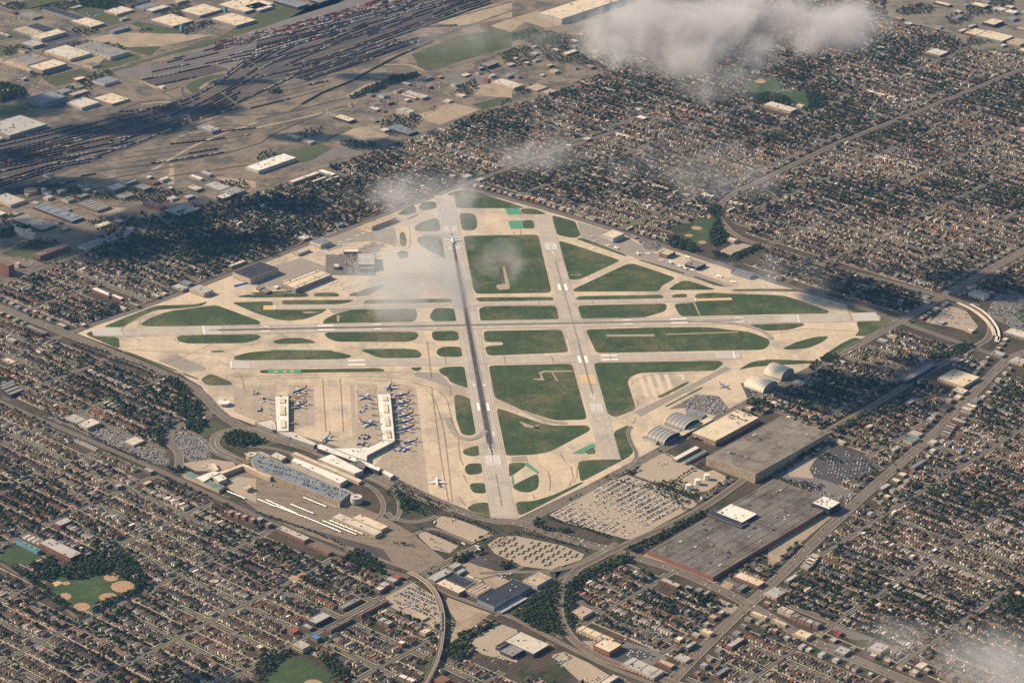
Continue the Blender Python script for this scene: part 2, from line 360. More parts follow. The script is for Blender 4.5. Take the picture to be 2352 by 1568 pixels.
Wl.append(rq(M_, .2, .8, vof(M_, 1067.5), vof(M_, 1069))); Wl.append(rq(S_, .17, .83, vof(S_, 945.3), vof(S_, 946.8))); Wl.append(rq(S_, .17, .83, vof(S_, 558), vof(S_, 559)))
sheet('runway_bars', Wl, .62, WPAINT, world=True)
Wl = []
Wl.append(rq(M_, .145, .165, .02, .97)); Wl.append(rq(M_, .835, .855, .02, .97)); Wl.append(rq(S_, .13, .15, .01, .985)); Wl.append(rq(S_, .85, .87, .01, .985))
for q, n, a, b in ((M_, 30, .1, .86), (S_, 24, .12, .78)):
    for i in range(n): v = a+(b-a)*i/n; Wl.append(rq(q, .492, .508, v, v+(b-a)/n*.55))
sheet('runway_lines', Wl, .60, mat('faded_white_paint', (.62, .57, .48), amt=.1), world=True)
LQ = UU(RW['runway_long']); LOW = UU(RW['runway_lower']); UP = UU(RW['runway_upper'])
def fx(q, x):
    lo, hi = 0., 1.
    for _ in range(30):
        m = (lo+hi)/2; p = lerp(lerp(q[0], q[1], m), lerp(q[3], q[2], m), .5)
        if PJ([p[0], p[1], 0])[0] < x: lo = m
        else: hi = m
    return (lo+hi)/2
def rx(q, x0, x1, v0, v1): a, b = fx(q, x0), fx(q, x1); return rq(q, a, b, v0, v1)
Wl = []
for x0, x1 in ((730, 768), (1540, 1579)):
    for v in ((.2, .34), (.66, .80)): Wl.append(rx(LQ, x0, x1, *v))
for x0, x1 in ((599, 619), (858, 877), (2050/4+1176+0, 1709), (1432, 1452)):
    for v in ((.2, .30), (.70, .80)): Wl.append(rx(LQ, min(x0, x1), max(x0, x1) if abs(x1-x0) < 60 else min(x0, x1)+18, *v))
Wl.append(rx(LQ, 466.5, 469.5, .02, .98)); Wl.append(rx(LQ, 1832, 1835, .02, .98))
for x0, x1 in ((800, 839), (1381, 1419)):
    for v in ((.12, .30), (.70, .88)): Wl.append(rx(LOW, x0, x1, *v))
Wl.append(rx(LOW, 529.5, 532.5, .02, .98)); Wl.append(rx(LOW, 1684, 1688, .02, .98)); Wl.append(rx(UP, 630, 632.5, .02, .98)); Wl.append(rx(UP, 1596, 1598, .02, .98))
for v in (.2, .42, .64): Wl.append(rx(LOW, 1690, 1700, v, v+.08))
sheet('runway_bars', Wl, .64, WPAINT, world=True)
sheet('runway_lines', [rx(LQ, 480, 1820, .03, .06), rx(LQ, 480, 1820, .94, .97)], .61, MATS['faded_white_paint'], world=True)
def digits(txt, q, u, y0, y1, wu, m=WPAINT, flip=False, up=None):
    """painted runway number: strokes on a 3 x 5 grid laid across the runway"""
    SEG = {'2': [(0,0,3,1),(2,0,3,3),(0,2,3,3),(0,2,1,5),(0,4,3,5)], 'L': [(0,0,1,5),(0,4,3,5)], 'R': [(0,0,1,5),(0,0,3,1),(2,0,3,3),(0,2,3,3),(1.2,3,2.1,4),(2,4,3,5)],
           '4': [(0,0,1,3),(0,2,3,3),(2,0,3,5)], '1': [(1,0,2,5)], '3': [(0,0,3,1),(0,2,3,3),(0,4,3,5),(2,0,3,5)], 'C': [(0,0,3,1),(0,0,1,5),(0,4,3,5)]}
    out = []
    v0, v1 = vof(q, y0), vof(q, y1)
    for k, (a, b, c, d) in enumerate(SEG[txt]):
        f = (lambda t: u+wu*(t/3-.5)) if not flip else (lambda t: u-wu*(t/3-.5))
        g_ = (lambda t: v0+(v1-v0)*t/5) if not flip else (lambda t: v1-(v1-v0)*t/5)
        e = .2; out.append(rq(q, f(a+(e if c-a < 1.01 else 0)), f(c-(e if c-a < 1.01 else 0)), g_(b+(e if d-b < 1.01 else 0)), g_(d-(e if d-b < 1.01 else 0))))
    return out
Dg = []
for t, q, u, y0, y1, fl in (('2', M_, .40, 1024, 1032, 0), ('2', M_, .60, 1024, 1032, 0), ('L', M_, .5, 1034, 1041, 0), ('2', S_, .38, 906, 914, 0), ('2', S_, .58, 906, 914, 0), ('R', S_, .5, 916, 923, 0),
        ('4', S_, .5, 577, 582, 1), ('L', S_, .5, 584, 589, 1), ('4', M_, .5, 535, 540, 1), ('R', M_, .5, 541, 546, 1)):
    Dg += digits(t, q, .5+(u-.5)*.8, y0-1, y1+1, .10, flip=fl)
for k, d in enumerate(Dg): pass
sheet('runway_numbers', Dg, .62, WPAINT, world=True)
# arrowheads in the displaced thresholds
Ar = []
for q, ys in ((M_, (1083, 1108, 1140)), (S_, (958, 982, 1008, 1034))):
    for y in ys:
        v = vof(q, y); dv = vof(q, y+6)-v
        for s in (-1, 1):
            a = rq(q, .5, .5, v, v)[0]; b = rq(q, .5+s*.05, .5+s*.05, v+dv, v+dv)[0]; c = rq(q, .5+s*.02, .5+s*.02, v+dv, v+dv)[0]; Ar.append([a, b, c])
    for u in (.24, .41, .59, .76):
        v = vof(q, 1071 if q is M_ else 948.5); dv = vof(q, 1076 if q is M_ else 953)-v
        for s in (-1, 1):
            a = rq(q, u, u, v, v)[0]; b = rq(q, u+s*.035, u+s*.035, v+dv, v+dv)[0]; c = rq(q, u+s*.012, u+s*.012, v+dv, v+dv)[0]; Ar.append([a, b, c])
sheet('runway_arrows', Ar, .66, WPAINT, world=True)
# rubber
def rub(q, u, w0, y0, y1, m, z, w1=None, n=14):
    L = []
    w1 = w1 or w0; v0, v1 = vof(q, y0), vof(q, y1); rr = random.Random(int(y0))
    for i in range(n):
        a = v0+(v1-v0)*i/n; b = v0+(v1-v0)*(i+1)/n; W0 = (w0+(w1-w0)*i/n); 
        L.append(rq(q, u-W0/2, u+W0/2, a, b))
    sheet('rubber_streak', L, z, m, world=True)
rub(M_, .5, .10, 536, 660, RUBBER, .70, .14); rub(M_, .5, .26, 600, 1030, RUBB2, .67, .30)
rub(M_, .5, .14, 660, 1020, RUBBER, .72, .23); rub(M_, .5, .10, 1020, 1046, RUBBER, .71, .03)
rub(M_, .5, .05, 1085, 1160, RUBB2, .69); rub(S_, .5, .08, 600, 700, RUBB2, .69, .05); rub(S_, .5, .06, 700, 905, RUBB2, .69, .09); rub(S_, .5, .03, 790, 900, mat('tyre_rubber_mid', (.15, .14, .13), amt=.3), .73)
sheet('rubber_streak', [rx(LQ, 480, 1700, .42, .60)], .67, RUBB2, world=True)
sheet('rubber_streak', [rx(LQ, 500+i*100, 600+i*100, .46, .585-.006*i) for i in range(11)], .70, mat('tyre_rubber_dark', (.10, .095, .095), amt=.5, scale=.012), world=True)
strips('rubber_turnoff', [T(1,2,2110,820,2060,870,1980,900,1890,890,1820,850,1780,780,1760,700), T(1,1,1530,593,1700,590,1770,602,1800,640), T(2,1,1560,1380,1900,1385,2200,1430,2351,1500,2380,1550)], 14, .74, RUBB2, smooth=2)
# thin joints, hold lines and taxi lines
JL = [T(1,2,1610,420,1660,800,1700,1100,1765,1470), T(1,2,608,340,640,830), T(1,2,770,340,800,830), T(1,2,1570,0,1610,340), T(1,2,1780,400,1790,500), T(1,2,1855,840,1860,970,1870,1060,1900,1140),
      T(1,2,1900,1220,1935,1300), T(1,2,1860,1420,1920,1510), T(0,2,1150,75,1900,115), T(0,2,1520,200,1800,90,1990,0), T(0,2,2070,315,2351,318), T(1,2,0,320,800,300,1200,285,1490,285), T(2,2,360,130,375,190), T(2,2,898,115,910,180),
      T(2,2,1110,760,1135,700), T(2,2,30,650,90,635), T(2,2,500,960,575,990), T(2,1,680,970,735,990), T(1,2,1735,150,1748,215), T(1,2,2275,140,2290,205), T(2,1,560,1380,1200,1350), T(3,1,380,1215,470,1170),
      T(3,1,510,1250,590,1200), T(3,1,720,1240,770,1380), T(3,1,0,1500,330,1455,820,1475), T(2,1,10,560,15,590), T(2,1,75,545,80,590), T(2,2,440,1030,480,1100,540,1150,560,1250,520,1330), T(2,2,530,1100,600,1150,590,1250,560,1300),
      T(2,2,240,1130,330,1200,350,1290,340,1370), T(2,2,190,1400,205,1450), T(2,1,245,1205,250,1235), T(2,1,735,1195,742,1228)]
strips('pavement_joint', JL, 1.25, .76, RPAINT)
TL = [T(1,2,0,345,700,330,1300,320,1600,430,1720,760,1770,1200,1800,1480), T(1,2,900,350,1500,380,1740,480,1790,700,1850,860), T(2,2,1090,400,1130,350,1300,300,1800,290), T(2,2,1150,540,1160,610,1000,660), T(0,2,2000,180,2220,300,2240,450),
      T(1,1,0,1415,130,1460,300,1540), T(1,1,1270,540,1300,700,1400,730,1420,640,1400,500), T(0,1,1290,1560,1100,1500,1130,1420,1300,1350,1500,1310,2000,1225), T(0,1,1290,1380,1270,1430,1310,1450), T(0,1,1640,1510,1590,1550,1640,1580)]
strips('taxi_line', TL, 1.1, .80, mat('faint_dark_line', (.26, .2, .13)), smooth=2)
# terminal apron weathering: darker strips either side of the piers
sheet('apron_wear', [T(1,2,530,400,545,790,480,770,470,400), T(1,2,870,400,905,920,860,900,800,930,540,790,500,600), T(1,2,1460,420,1500,900,1580,1400,1540,1400,1460,900,1400,600), T(1,2,300,420,470,400,480,760,300,820),
   T(1,2,880,400,1110,400,1160,940,960,960,910,900), T(1,2,1260,380,1430,400,1470,900,1500,1150,1100,1140,1280,900), T(1,2,-100,420,160,400,170,720,-60,740)][:1]+[T(1,2,862,395,905,395,925,880,890,930), T(1,2,1440,400,1470,440,1525,880,1590,1400,1550,1390,1485,880)], .13, mat('worn_concrete', (.38, .32, .25), amt=.2))
sheet('apron_gate_area', [T(1,2,300,400,470,395,485,780,420,790,300,820), T(1,2,930,395,1110,395,1160,920,1010,965,925,930), T(1,2,1245,380,1440,400,1480,880,1545,1380,1330,1310,1100,1130,1280,910), T(0,2,2140,420,2351,410,2540,400,2530,720,2390,745,2150,640)], .14, mat('oily_concrete', (.36, .30, .225), amt=.22, scale=.03, fine=.12))
sheet('apron_bay', [T(2,2,a,b,a+42,b,a+115,b+205,a+72,b+205) for a, b in ((1150, 305), (1225, 305), (1305, 300), (1390, 300))]+[T(2,2,1545,300,1580,300,1590,355,1560,362)], .2, mat('pale_bay', (.58, .49, .36), amt=.06))
sheet('dry_grass_path', [T(2,2,235,290,290,270,295,290,270,300,300,360,275,362,200,350,200,342,262,342,255,300), T(2,2,290,270,560,270,560,282,290,284), T(2,2,360,285,375,285,425,365,412,368), T(2,2,60,730,200,780,275,755,200,800,270,805,120,790), T(2,1,865,1508,1310,1503,1310,1525,870,1527), T(2,1,1410,1500,2080,1480,2080,1490,1410,1510),
   T(1,1,2265,880,2285,880,2330,1050,2330,1090,2240,1100,2210,1080,2210,1050,2290,1040), T(1,1,430,1300,500,1295,590,1303,480,1315,440,1312), T(1,1,740,1330,795,1340,765,1350,765,1390,745,1390), T(2,1,540,958,640,957,640,963,540,963), T(2,1,1655,1200,1680,1210,1732,1330,1720,1332)], .45, mat('dry_grass', (.33, .27, .19), amt=.2))
# ================================================================ LAND OUTSIDE THE FIELD
YARD = mat('yard_ballast', (.205, .165, .12), amt=.28, scale=.006, fine=.06, tint=((.10, .088, .072), .008, .46))
YDARK = mat('yard_dark', (.088, .076, .070), amt=.3, scale=.01, fine=.08)
FIELD = mat('rough_field', (.070, .082, .034), amt=.3, scale=.008, fine=.08, tint=((.12, .10, .055), .006, .53))
SAND = mat('bare_sand', (.34, .27, .19), amt=.2, scale=.01, fine=.1, tint=((.24, .195, .14), .012, .5))
LOT = mat('lot_asphalt', (.165, .152, .14), amt=.16, scale=.01, fine=.2)
LOTD = mat('lot_dark_asphalt', (.075, .072, .075), amt=.2, scale=.02, fine=.2)
LOTC = mat('lot_concrete', (.36, .30, .225), amt=.12, scale=.01, fine=.15)
BALL = mat('transit_ballast', (.225, .18, .135), amt=.22, scale=.02, fine=.15, tint=((.15,.125,.10), .02, .5), slab=(300., 9., 62, .08))
INDUS = [(-60, 690), (0, 653), (187, 584), (412, 502), (567, 452), (700, 400), (840, 350), (1063, 268), (1250, 225), (1370, 175), (1400, 60), (1500, 0), (1560, -90), (-200, -90)]
INDUS2 = [(2040, 42), (2180, 75), (2240, 115), (2352, 120), (2460, 110), (2420, -60), (2020, -60)]
EXCL += [UU(INDUS), UU(INDUS2)]
sheet('yard_ground', [INDUS], .06, YARD)
sheet('works_ground', [INDUS2], .06, mat('works_yard', (.20,.175,.14), amt=.2, scale=.01, tint=((.10,.105,.07), .012, .5)))
def patch(nm, polys, z, m, ex=True, **k):
    sheet(nm, polys, z, m, **k)
    if ex: EXCL.extend(UU(p) for p in polys)
patch('field', [T(0,0,230,90,420,40,640,0,800,60,1230,180,1050,235,780,150,560,60), T(0,0,1190,220,1260,200,1640,260,1690,300,1600,330,1440,320,1330,270),
  T(0,0,930,660,1200,600,1560,480,2000,350,2351,140,2351,270,2000,410,1560,505,1100,640,1000,680), T(0,0,1170,440,1380,425,1480,430,1380,520,1200,470), T(0,0,1050,540,1200,480,1310,530,1130,580),
  T(0,0,390,720,740,630,920,690,520,800,440,760), T(0,0,0,970,200,960,280,1010,0,1110), T(0,0,210,960,300,930,400,970,300,1010), T(0,0,0,750,230,820,250,880,0,950), T(0,0,640,-60,1240,-60,1240,40,1000,100,760,60),
  T(0,0,1700,800,1740,760,1900,700,2200,660,2000,740,1820,800,1840,850,1940,880,1900,920,1800,890), T(0,0,0,410,200,470,0,530), T(0,0,0,310,110,300,160,340,0,370), T(0,0,0,1210,120,1240,130,1270,0,1280),
  T(0,0,850,560,1100,520,1130,600,900,650), T(0,0,120,30,600,-60,640,0,300,80,200,90), T(1,0,0,100,150,60,340,60,420,100,480,60,900,0,700,-60,1000,-60,300,170,0,275),
  T(1,0,1430,500,1850,330,2200,280,2351,300,2351,430,1900,560,1600,650,1500,650,1480,580), T(1,0,640,1290,850,1160,910,1190,700,1270,660,1300), T(1,0,310,1400,580,1310,760,1400,600,1440,430,1500),
  T(1,0,1980,960,2351,870,2351,930,2100,1010), T(1,0,840,910,1000,830,1500,680,1520,700,1200,800,860,920), T(2,0,0,300,200,240,220,290,120,360,0,380), T(2,0,180,400,360,330,380,370,240,420), T(2,0,320,600,480,610,480,640,330,630),
  T(0,1,450,150,780,125,800,190,640,230,480,210), T(0,1,180,200,260,160,280,260,200,240), T(0,1,0,760,220,680,420,640,480,700,130,800), T(0,1,130,780,440,650,600,680,400,790,330,820), T(1,1,-60,1120,380,1100,430,1115,0,1140),
  T(3,1,1400,1345,1480,1305,1600,1330,1500,1392), T(3,1,1270,1410,1340,1395,1475,1430,1400,1462), T(1,3,750,430,830,370,1150,520,1180,600,1120,610), T(0,2,1800,780,1980,730,2090,800,1880,880),
  T(0,2,2030,850,2120,820,2351,840,2560,870,2600,930,2400,970,2150,985,2040,950), T(1,2,1290,1380,1400,1440,1660,1568,1560,1568,1300,1568), T(2,3,340,570,560,510,860,330,780,330,520,470,400,520,400,610),
  T(2,3,1000,600,1080,540,1130,570,1040,630), T(2,3,550,950,640,1000,560,1060,550,1000), T(3,3,760,1160,960,1180,900,1240,800,1200), T(2,3,430,620,1000,380,1100,430,1000,500,700,600,560,760,550,900,600,1100,520,1060,450,900,420,760),
  T(2,3,0,950,280,740,420,660,420,1000,490,1140,250,1100,30,1000), T(1,3,1740,1180,1900,1180,1980,1260,1760,1380), T(3,3,2200,900,2351,850,2351,960,2220,960), T(1,3,1560,1330,1660,1300,1620,1568,1540,1568)], .10, FIELD)
patch('sand_lot', [T(0,0,1830,810,1900,750,2200,660,2351,690,2200,800,2000,880,1900,880), T(0,0,1280,740,1500,730,1500,810,1420,820), T(0,0,800,360,1080,300,1900,320,1990,320,1500,425,1080,440,960,400), T(1,0,1500,200,1900,100,2351,20,2351,160,1860,240,1600,210),
  T(1,0,2150,240,2351,170,2351,300), T(2,0,0,170,240,100,500,220,300,260,120,200,0,290), T(1,0,660,1290,900,1180,1130,1150,1250,1240,1000,1330,790,1330), T(1,0,1500,1050,1800,940,2050,1010,1720,1150,1500,1100), T(1,0,830,880,1000,780,1240,720,1200,750,870,900),
  T(1,0,2200,760,2351,780,2351,900,2000,880,1960,800), T(1,3,1760,780,2160,930,1900,1120,1780,1200,1840,1000,1740,850), T(1,3,1880,480,1960,460,2200,540,2330,640,2310,720,2150,700,2080,620,1900,560), T(2,3,640,1180,760,1180,800,1230,740,1260),
  T(2,3,1850,850,1910,790,2080,870,2040,930,1930,920), T(2,3,1900,680,1960,630,2040,650,2020,700,1960,730), T(3,3,0,310,500,30,640,0,100,450,0,500), T(2,3,1200,400,1260,360,1900,640,1800,660), T(0,0,690,420,1000,500,850,640,640,580),
  T(1,3,980,290,1050,290,1480,400,1540,420,1480,500,1400,470,1050,340), T(3,2,1150,1380,1300,1220,1360,1200,1160,1420), T(0,1,1560,-60,1600,-60,1600,130,1540,130), T(0,1,1900,40,2351,100,2351,160,2200,150), T(0,1,850,340,1200,340,1000,420,880,400)], .12, SAND)
patch('asphalt_lot', [T(1,0,480,1500,740,1430,960,1400,1000,1350,780,1320,590,1430), T(1,0,1650,700,1880,650,2100,720,1840,790), T(0,2,1580,860,1690,810,1900,900,1945,1080,1750,1115,1680,1050), T(2,2,1560,560,1690,485,1900,500,2010,640,1930,700,1600,610,1440,620),
  T(3,1,2000,1330,2100,1130,2351,1150,2351,1490,2200,1420), T(0,1,130,800,330,830,400,860,250,880), T(2,3,880,1330,1020,1180,1300,1260,1440,1340,1300,1400,1100,1360,1000,1400), T(3,3,430,1210,620,1200,780,1260,600,1300), T(3,3,560,1060,680,1050,960,1170,760,1170),
  T(2,1,1150,640,1330,640,1400,690,1330,745,1230,725), T(3,2,2,1568,-100,1540,150,1180,400,1210,640,1320,830,1400,640,1460,400,1450), T(1,1,640,770,1110,760,1100,965,640,960), T(0,0,1130,640,1560,560,1900,430,2351,290,2600,190,3400,-60,3900,-60,3500,100,2900,330,2351,540,2000,640,1500,770,1300,730,1000,690),
  T(1,3,420,1480,420,1480,420,1481)][:-1], .14, LOT)
patch('dark_lot', [T(3,2,380,1170,440,1080,620,960,900,1060,1030,1160,860,1250,640,1310,430,1250), T(0,1,1700,290,1870,230,2030,290,1900,350), T(0,0,550,250,760,330,700,380,900,480,700,520,380,480), T(1,3,1960,460,2060,400,2110,440,2160,480,2060,500), T(2,3,880,1320,960,1240,1160,1250,1300,1320,1140,1370,960,1380), T(2,2,2100,380,2351,420,2340,500,2160,520)], .17, LOTD)
patch('concrete_lot', [[(1120,1250),(1145,1234),(1180,1229),(1290,1252),(1342,1272),(1335,1285),(1265,1308),(1200,1300),(1135,1270)], T(1,3,1660,60,1700,35,1800,40,2170,190,2180,215,2000,275,1650,130), T(1,3,1490,185,1540,165,1860,310,1780,375,1620,340,1500,230),
  [(1262,1182),(1385,1112),(1440,1090),(1592,1146),(1600,1160),(1460,1236),(1440,1238),(1300,1200)], T(1,3,1190,770,1440,645,1640,770,1700,950,1690,1060,1560,1085,1190,820), T(2,3,360,1310,480,1280,700,1380,900,1500,960,1568,640,1568),
  T(1,3,1960,1240,2040,1120,2260,1030,2400,1080,2400,1380,2100,1310), T(0,2,1660,1120,1950,1080,2150,1110,2170,1150,2010,1190,1800,1190), T(0,2,2090,1300,2180,1240,2351,1260,2351,1480,2240,1430,2110,1360), T(3,1,1480,1400,1650,1240,1820,1290,1930,1430,1880,1490,1700,1440), T(2,2,1120,1230,1250,1050,1420,1020,1780,1200,1720,1300,1500,1330,1300,1290), T(2,2,1480,1340,1620,1240,1850,1180,1990,1250,1800,1370,1640,1400),
  T(2,1,1895,745,2070,655,2205,690,2000,778), T(3,2,170,1190,560,950,600,1000,430,1090,380,1170,420,1260,200,1240), [(560,1040),(600,1036),(810,1130),(830,1150),(770,1165),(600,1090)]], .15, LOTC)
sheet('transit_yard', [[(500,1100),(560,1072),(640,1110),(830,1165),(870,1180),(940,1220),(1010,1275),(1022,1285),(960,1318),(880,1290),(700,1225),(600,1180)]], .158, BALL)
EXCL.append(UU([(500,1100),(560,1072),(640,1110),(830,1165),(870,1180),(940,1220),(1010,1275),(1022,1285),(960,1318),(880,1290),(700,1225),(600,1180)]))
patch('storage_lot', [T(0,2,400,690,600,700,960,800,1230,870,1250,900,1150,960,1400,970,1560,1060,1550,1140,1400,1120,960,930,600,760)], .16, LOT)
patch('park_lawn', [T(0,3,480,600,560,580,1000,525,1250,640,1260,700,1060,800,900,870,830,910,690,910,500,770), T(0,3,-60,390,100,330,180,335,360,420,330,480,200,480,0,440), T(1,3,60,1568,170,1400,320,1330,480,1370,700,1480,660,1568), T(2,1,1680,440,1820,440,1900,540,1930,600,1800,660,1640,655,1560,640,1660,520),
  [(1703,200),(1716,186),(1764,176),(1790,188),(1797,207),(1764,220),(1740,230),(1720,212)], [(1787,212),(1856,209),(1886,225),(1874,252),(1835,246)], T(3,1,2200,1290,2351,1270,2480,1330,2351,1400)], .18, LAWN)
sheet('park_path', [T(3,1,1450,1390,1490,1330,1510,1350,1480,1395)], .2, CONC)
def infield(nm, pts, a0=0):
    for i, (x, y, r) in enumerate(pts):
        c = U(x, y); sheet('dirt_infield', [[(c[0]+(a_-c[0])*(1+.05*math.sin(3*k_+i)), c[1]+(b_-c[1])*(1+.05*math.sin(2.3*k_+i))) for k_, (a_, b_) in enumerate(circ(c[0], c[1], r, sx=1.12, rot=.8+i))]], .24, DIRT, world=True)
infield('a', [(256,1325,17), (284,1347,26), (247,1370,17), (148,1370,15), (188,1393,17), (688,1326,17+4), (1746,187,20), (1600,524,15), (1582,541,11), (1613,557,12), (720,1572,20), (152,1175+6+158,8)])
sheet('dirt_infield', [T(0,3,480,650,530,630,580,645,510,685), T(0,3,285,515,350,505,415,535,350,575,310,550), T(2,1,1700,395,1720,390,1820,410,1815,440,1720,425)], .26, mat('dirt_tan', (.52,.38,.22), amt=.1))
# roads: main roads, ramps and rail corridors
MAINR = [([(1200,1199),(1356,1121),(1670,950),(1900,828),(2067,739),(2210,655),(2352,575),(2500,500)], 26), ([(-160,640),(0,706),(153,767),(400,868),(462,900),(505,950),(560,985),(640,1010),(760,1045),(880,1092),(1000,1150),(1120,1196),(1200,1199),(1290,1235),(1430,1270),(1560,1310),(1701,1376),(1856,1471),(2100,1570),(2352,1675)], 26),
  ([(-100,688),(0,651),(187,583),(412,501),(567,451),(700,402),(840,352),(1063,270)], 16), ([(153,767),(375,690),(642,586),(748,546),(868,499),(1020,442),(1064,426),(1250,356),(1420,300)], 20), ([(1046,427),(1180,460),(1265,484),(1535,567),(1780,648),(1990,709),(2067,739),(2240,800),(2352,838)], 22),
  (T(3,2,1560,820,700,1568)+T(3,3,-250,900,-650,1568,-900,1900)[0:0]+[(1764,1351),(1690,1412),(1538,1567),(1480,1630)], 24), (T(3,2,2400,80,2290,130,2200,150,1560,820), 24), (T(1,0,-200,1200,830,920,1050,830,1500,680,2000,560,2351,440,2700,330), 14),
  (T(0,0,-60,1150,200,1030,560,960,800,880), 10), (T(0,0,520,400,820,330,1030,240,1260,190,1560,90,1720,60), 14), (T(0,0,-60,370,200,440,600,580,900,680,1170,740), 14), (T(0,0,400,350,100,240,-60,180), 8), (T(0,3,0,470,400,700,700,970), 8)]
for i, (pl, wd) in enumerate(MAINR):
    strips('road', [pl], wd, .20+.012*i, ASPH, smooth=1 if i != 1 else 1)
    if wd >= 20: EXCL_L.append((UU(pl), wd/2+9))
    else: EXCL_L.append((UU(pl), wd/2+3))
def offset(pl, d):
    p = [Vector(a) for a in pl]; out = []
    for i, a in enumerate(p):
        t = (p[min(i+1, len(p)-1)]-p[max(i-1, 0)]).normalized(); out.append((a.x-t.y*d, a.y+t.x*d))
    return out
for pl, wd in MAINR[:2]+MAINR[5:7]:
    wp = chaikin(UU(pl), 1, closed=False)
    strips('lane_line', [offset(wp, s) for s in (-.35, .35)], .25, .39, YPAINT, world=True)
    strips('road_kerb', [offset(wp, s*(wd/2+.6)) for s in (-1, 1)], 1.6, .38, CONC, world=True)
RAMPS = [(T(0,2,1640,1170,1650,1080,1640,1010,1560,940,1540,860,1600,800,1750,740,1900,660,1960,650), 20), (T(0,2,1690,815,1850,880,1960,1020,2100,1080,2280,1150), 9), (T(0,2,2180,1080,1970,1000,1940,900,2000,840,2100,810,2351,790,2600,830,2900,920,3200,1010), 12),
  (T(0,2,2290,1120,2050,1000,1990,950,2010,870,2120,810), 8), (T(1,2,-200,960,0,960,300,1010,800,1230,1060,1330,1150,1430,1180,1520,1140,1620,1000,1700), 10), (T(1,2,960,1230,1200,1330,1300,1420,1330,1540,1290,1640,1200,1640), 9), (T(1,2,0,790,500,1000,900,1180,1250,1330,1500,1450,1800,1560), 12),
  (T(1,3,1200,0,1260,60,1440,100,1620,60,1660,30), 12), (T(1,3,1400,230,1500,180,1640,140,2000,290), 8), (T(2,3,-300,560,0,550,220,550,400,540,620,480,960,280), 9), (T(2,3,-300,620,0,540,100,500), 8), (T(2,2,1100,780,1060,830,1090,930,1150,1030,1130,1100,1060,1150), 8)]
for i, (pl, wd) in enumerate(RAMPS):
    strips('road', [pl], wd, .34+.004*i, ASPH, smooth=2); EXCL_L.append((UU(pl), wd/2+4))
    wp = chaikin(UU(pl), 2, closed=False); strips('road_kerb', [offset(wp, s*(wd/2+.5)) for s in (-1, 1)], 1.3, .40+.001*i, LOTC, world=True)
RAILS = [(T(3,0,2500,570,2351,630,1450,1000,600,1330)+T(2,1,2320,80,2050,200,1930,290,1895,380,1915,460,2000,560,2150,650)+T(3,1,0,695,500,870,980,990,1500,1130,1780,1200,2000,1330,2060,1440,2030,1540)+T(3,2,1960,20,1500,260,870,650,430,890,0,1100)+[(1640,1152),(1540,1206),(1426,1255),(1340,1300)]+T(2,3,620,500,480,660,430,800,430,950,500,1100,620,1230,850,1360,1200,1470,1500,1568,1800,1660), 22),
  ([(-200,820),(0,924),(120,975),(375,1084),(470,1130),(600,1190),(720,1243),(850,1300),(940,1326)], 15), (T(2,3,620,500,400,640,0,870,-160,960), 9), (T(1,3,1420,560,1560,640,1700,720,1960,830,2351,960)+T(2,3,300,1130,620,1290,900,1430,1200,1540,1400,1620), 13)]
BAL = mat('rail_ballast', (.215, .175, .135), amt=.2, scale=.03, fine=.2)
STEEL = mat('rail_steel', (.085, .075, .07), rough=.5, amt=.1)
for i, (pl, wd) in enumerate(RAILS):
    wp = chaikin(UU(pl), 2, closed=False); EXCL_L.append((UU(pl), wd/2+9))
    strips('rail_bed', [wp], wd, .50+.02*i, BAL, world=True)
    strips('rail_track', [offset(wp, s) for s in ((-4.5, -1.5, 1.5, 4.5) if wd > 14 else (-2, 2))], 1.1, .62, STEEL, world=True)
# Archer diagonal, parks and woods the houses keep out of
for p in (T(3,2,1380,250,1700,230,1980,330,1900,460,1640,470,1540,380), T(2,3,560,900,640,860,760,920,660,1000)): EXCL.append(UU(p))
SQ = [[(1480,1262),(1640,1330),(1940,1150),(1745,1090)], [(1590,985),(1640,1050),(1700,1085),(1850,1000),(1770,950)], [(975,1345),(1140,1404),(1270,1330),(1180,1280),(1040,1290)], [(1450,1050),(1600,960),(1670,946),(1790,1010),(1600,1150),(1480,1120)],
      [(400,1090),(520,1140),(940,1320),(1000,1300),(1140,1215),(1040,1165),(588,980),(505,950),(440,980),(390,1000),(370,1080)], [(1730,850),(1760,830),(1850,832),(1850,860),(1740,915),(1660,945)], [(2110,750),(2280,690),(2400,760),(2400,860),(2270,870),(2200,790)],
      [(1090,1450),(1150,1440),(1320,1500),(1440,1568),(1250,1568),(1080,1520)], [(1100,1200),(1360,1110),(1600,1150),(1430,1260),(1180,1330),(1100,1270)],
      [(590,1535),(640,1500),(700,1500),(800,1568),(560,1600)], [(1540,520),(1670,500),(1760,570),(1740,610),(1560,590)]]
EXCL += [UU(p) for p in SQ]
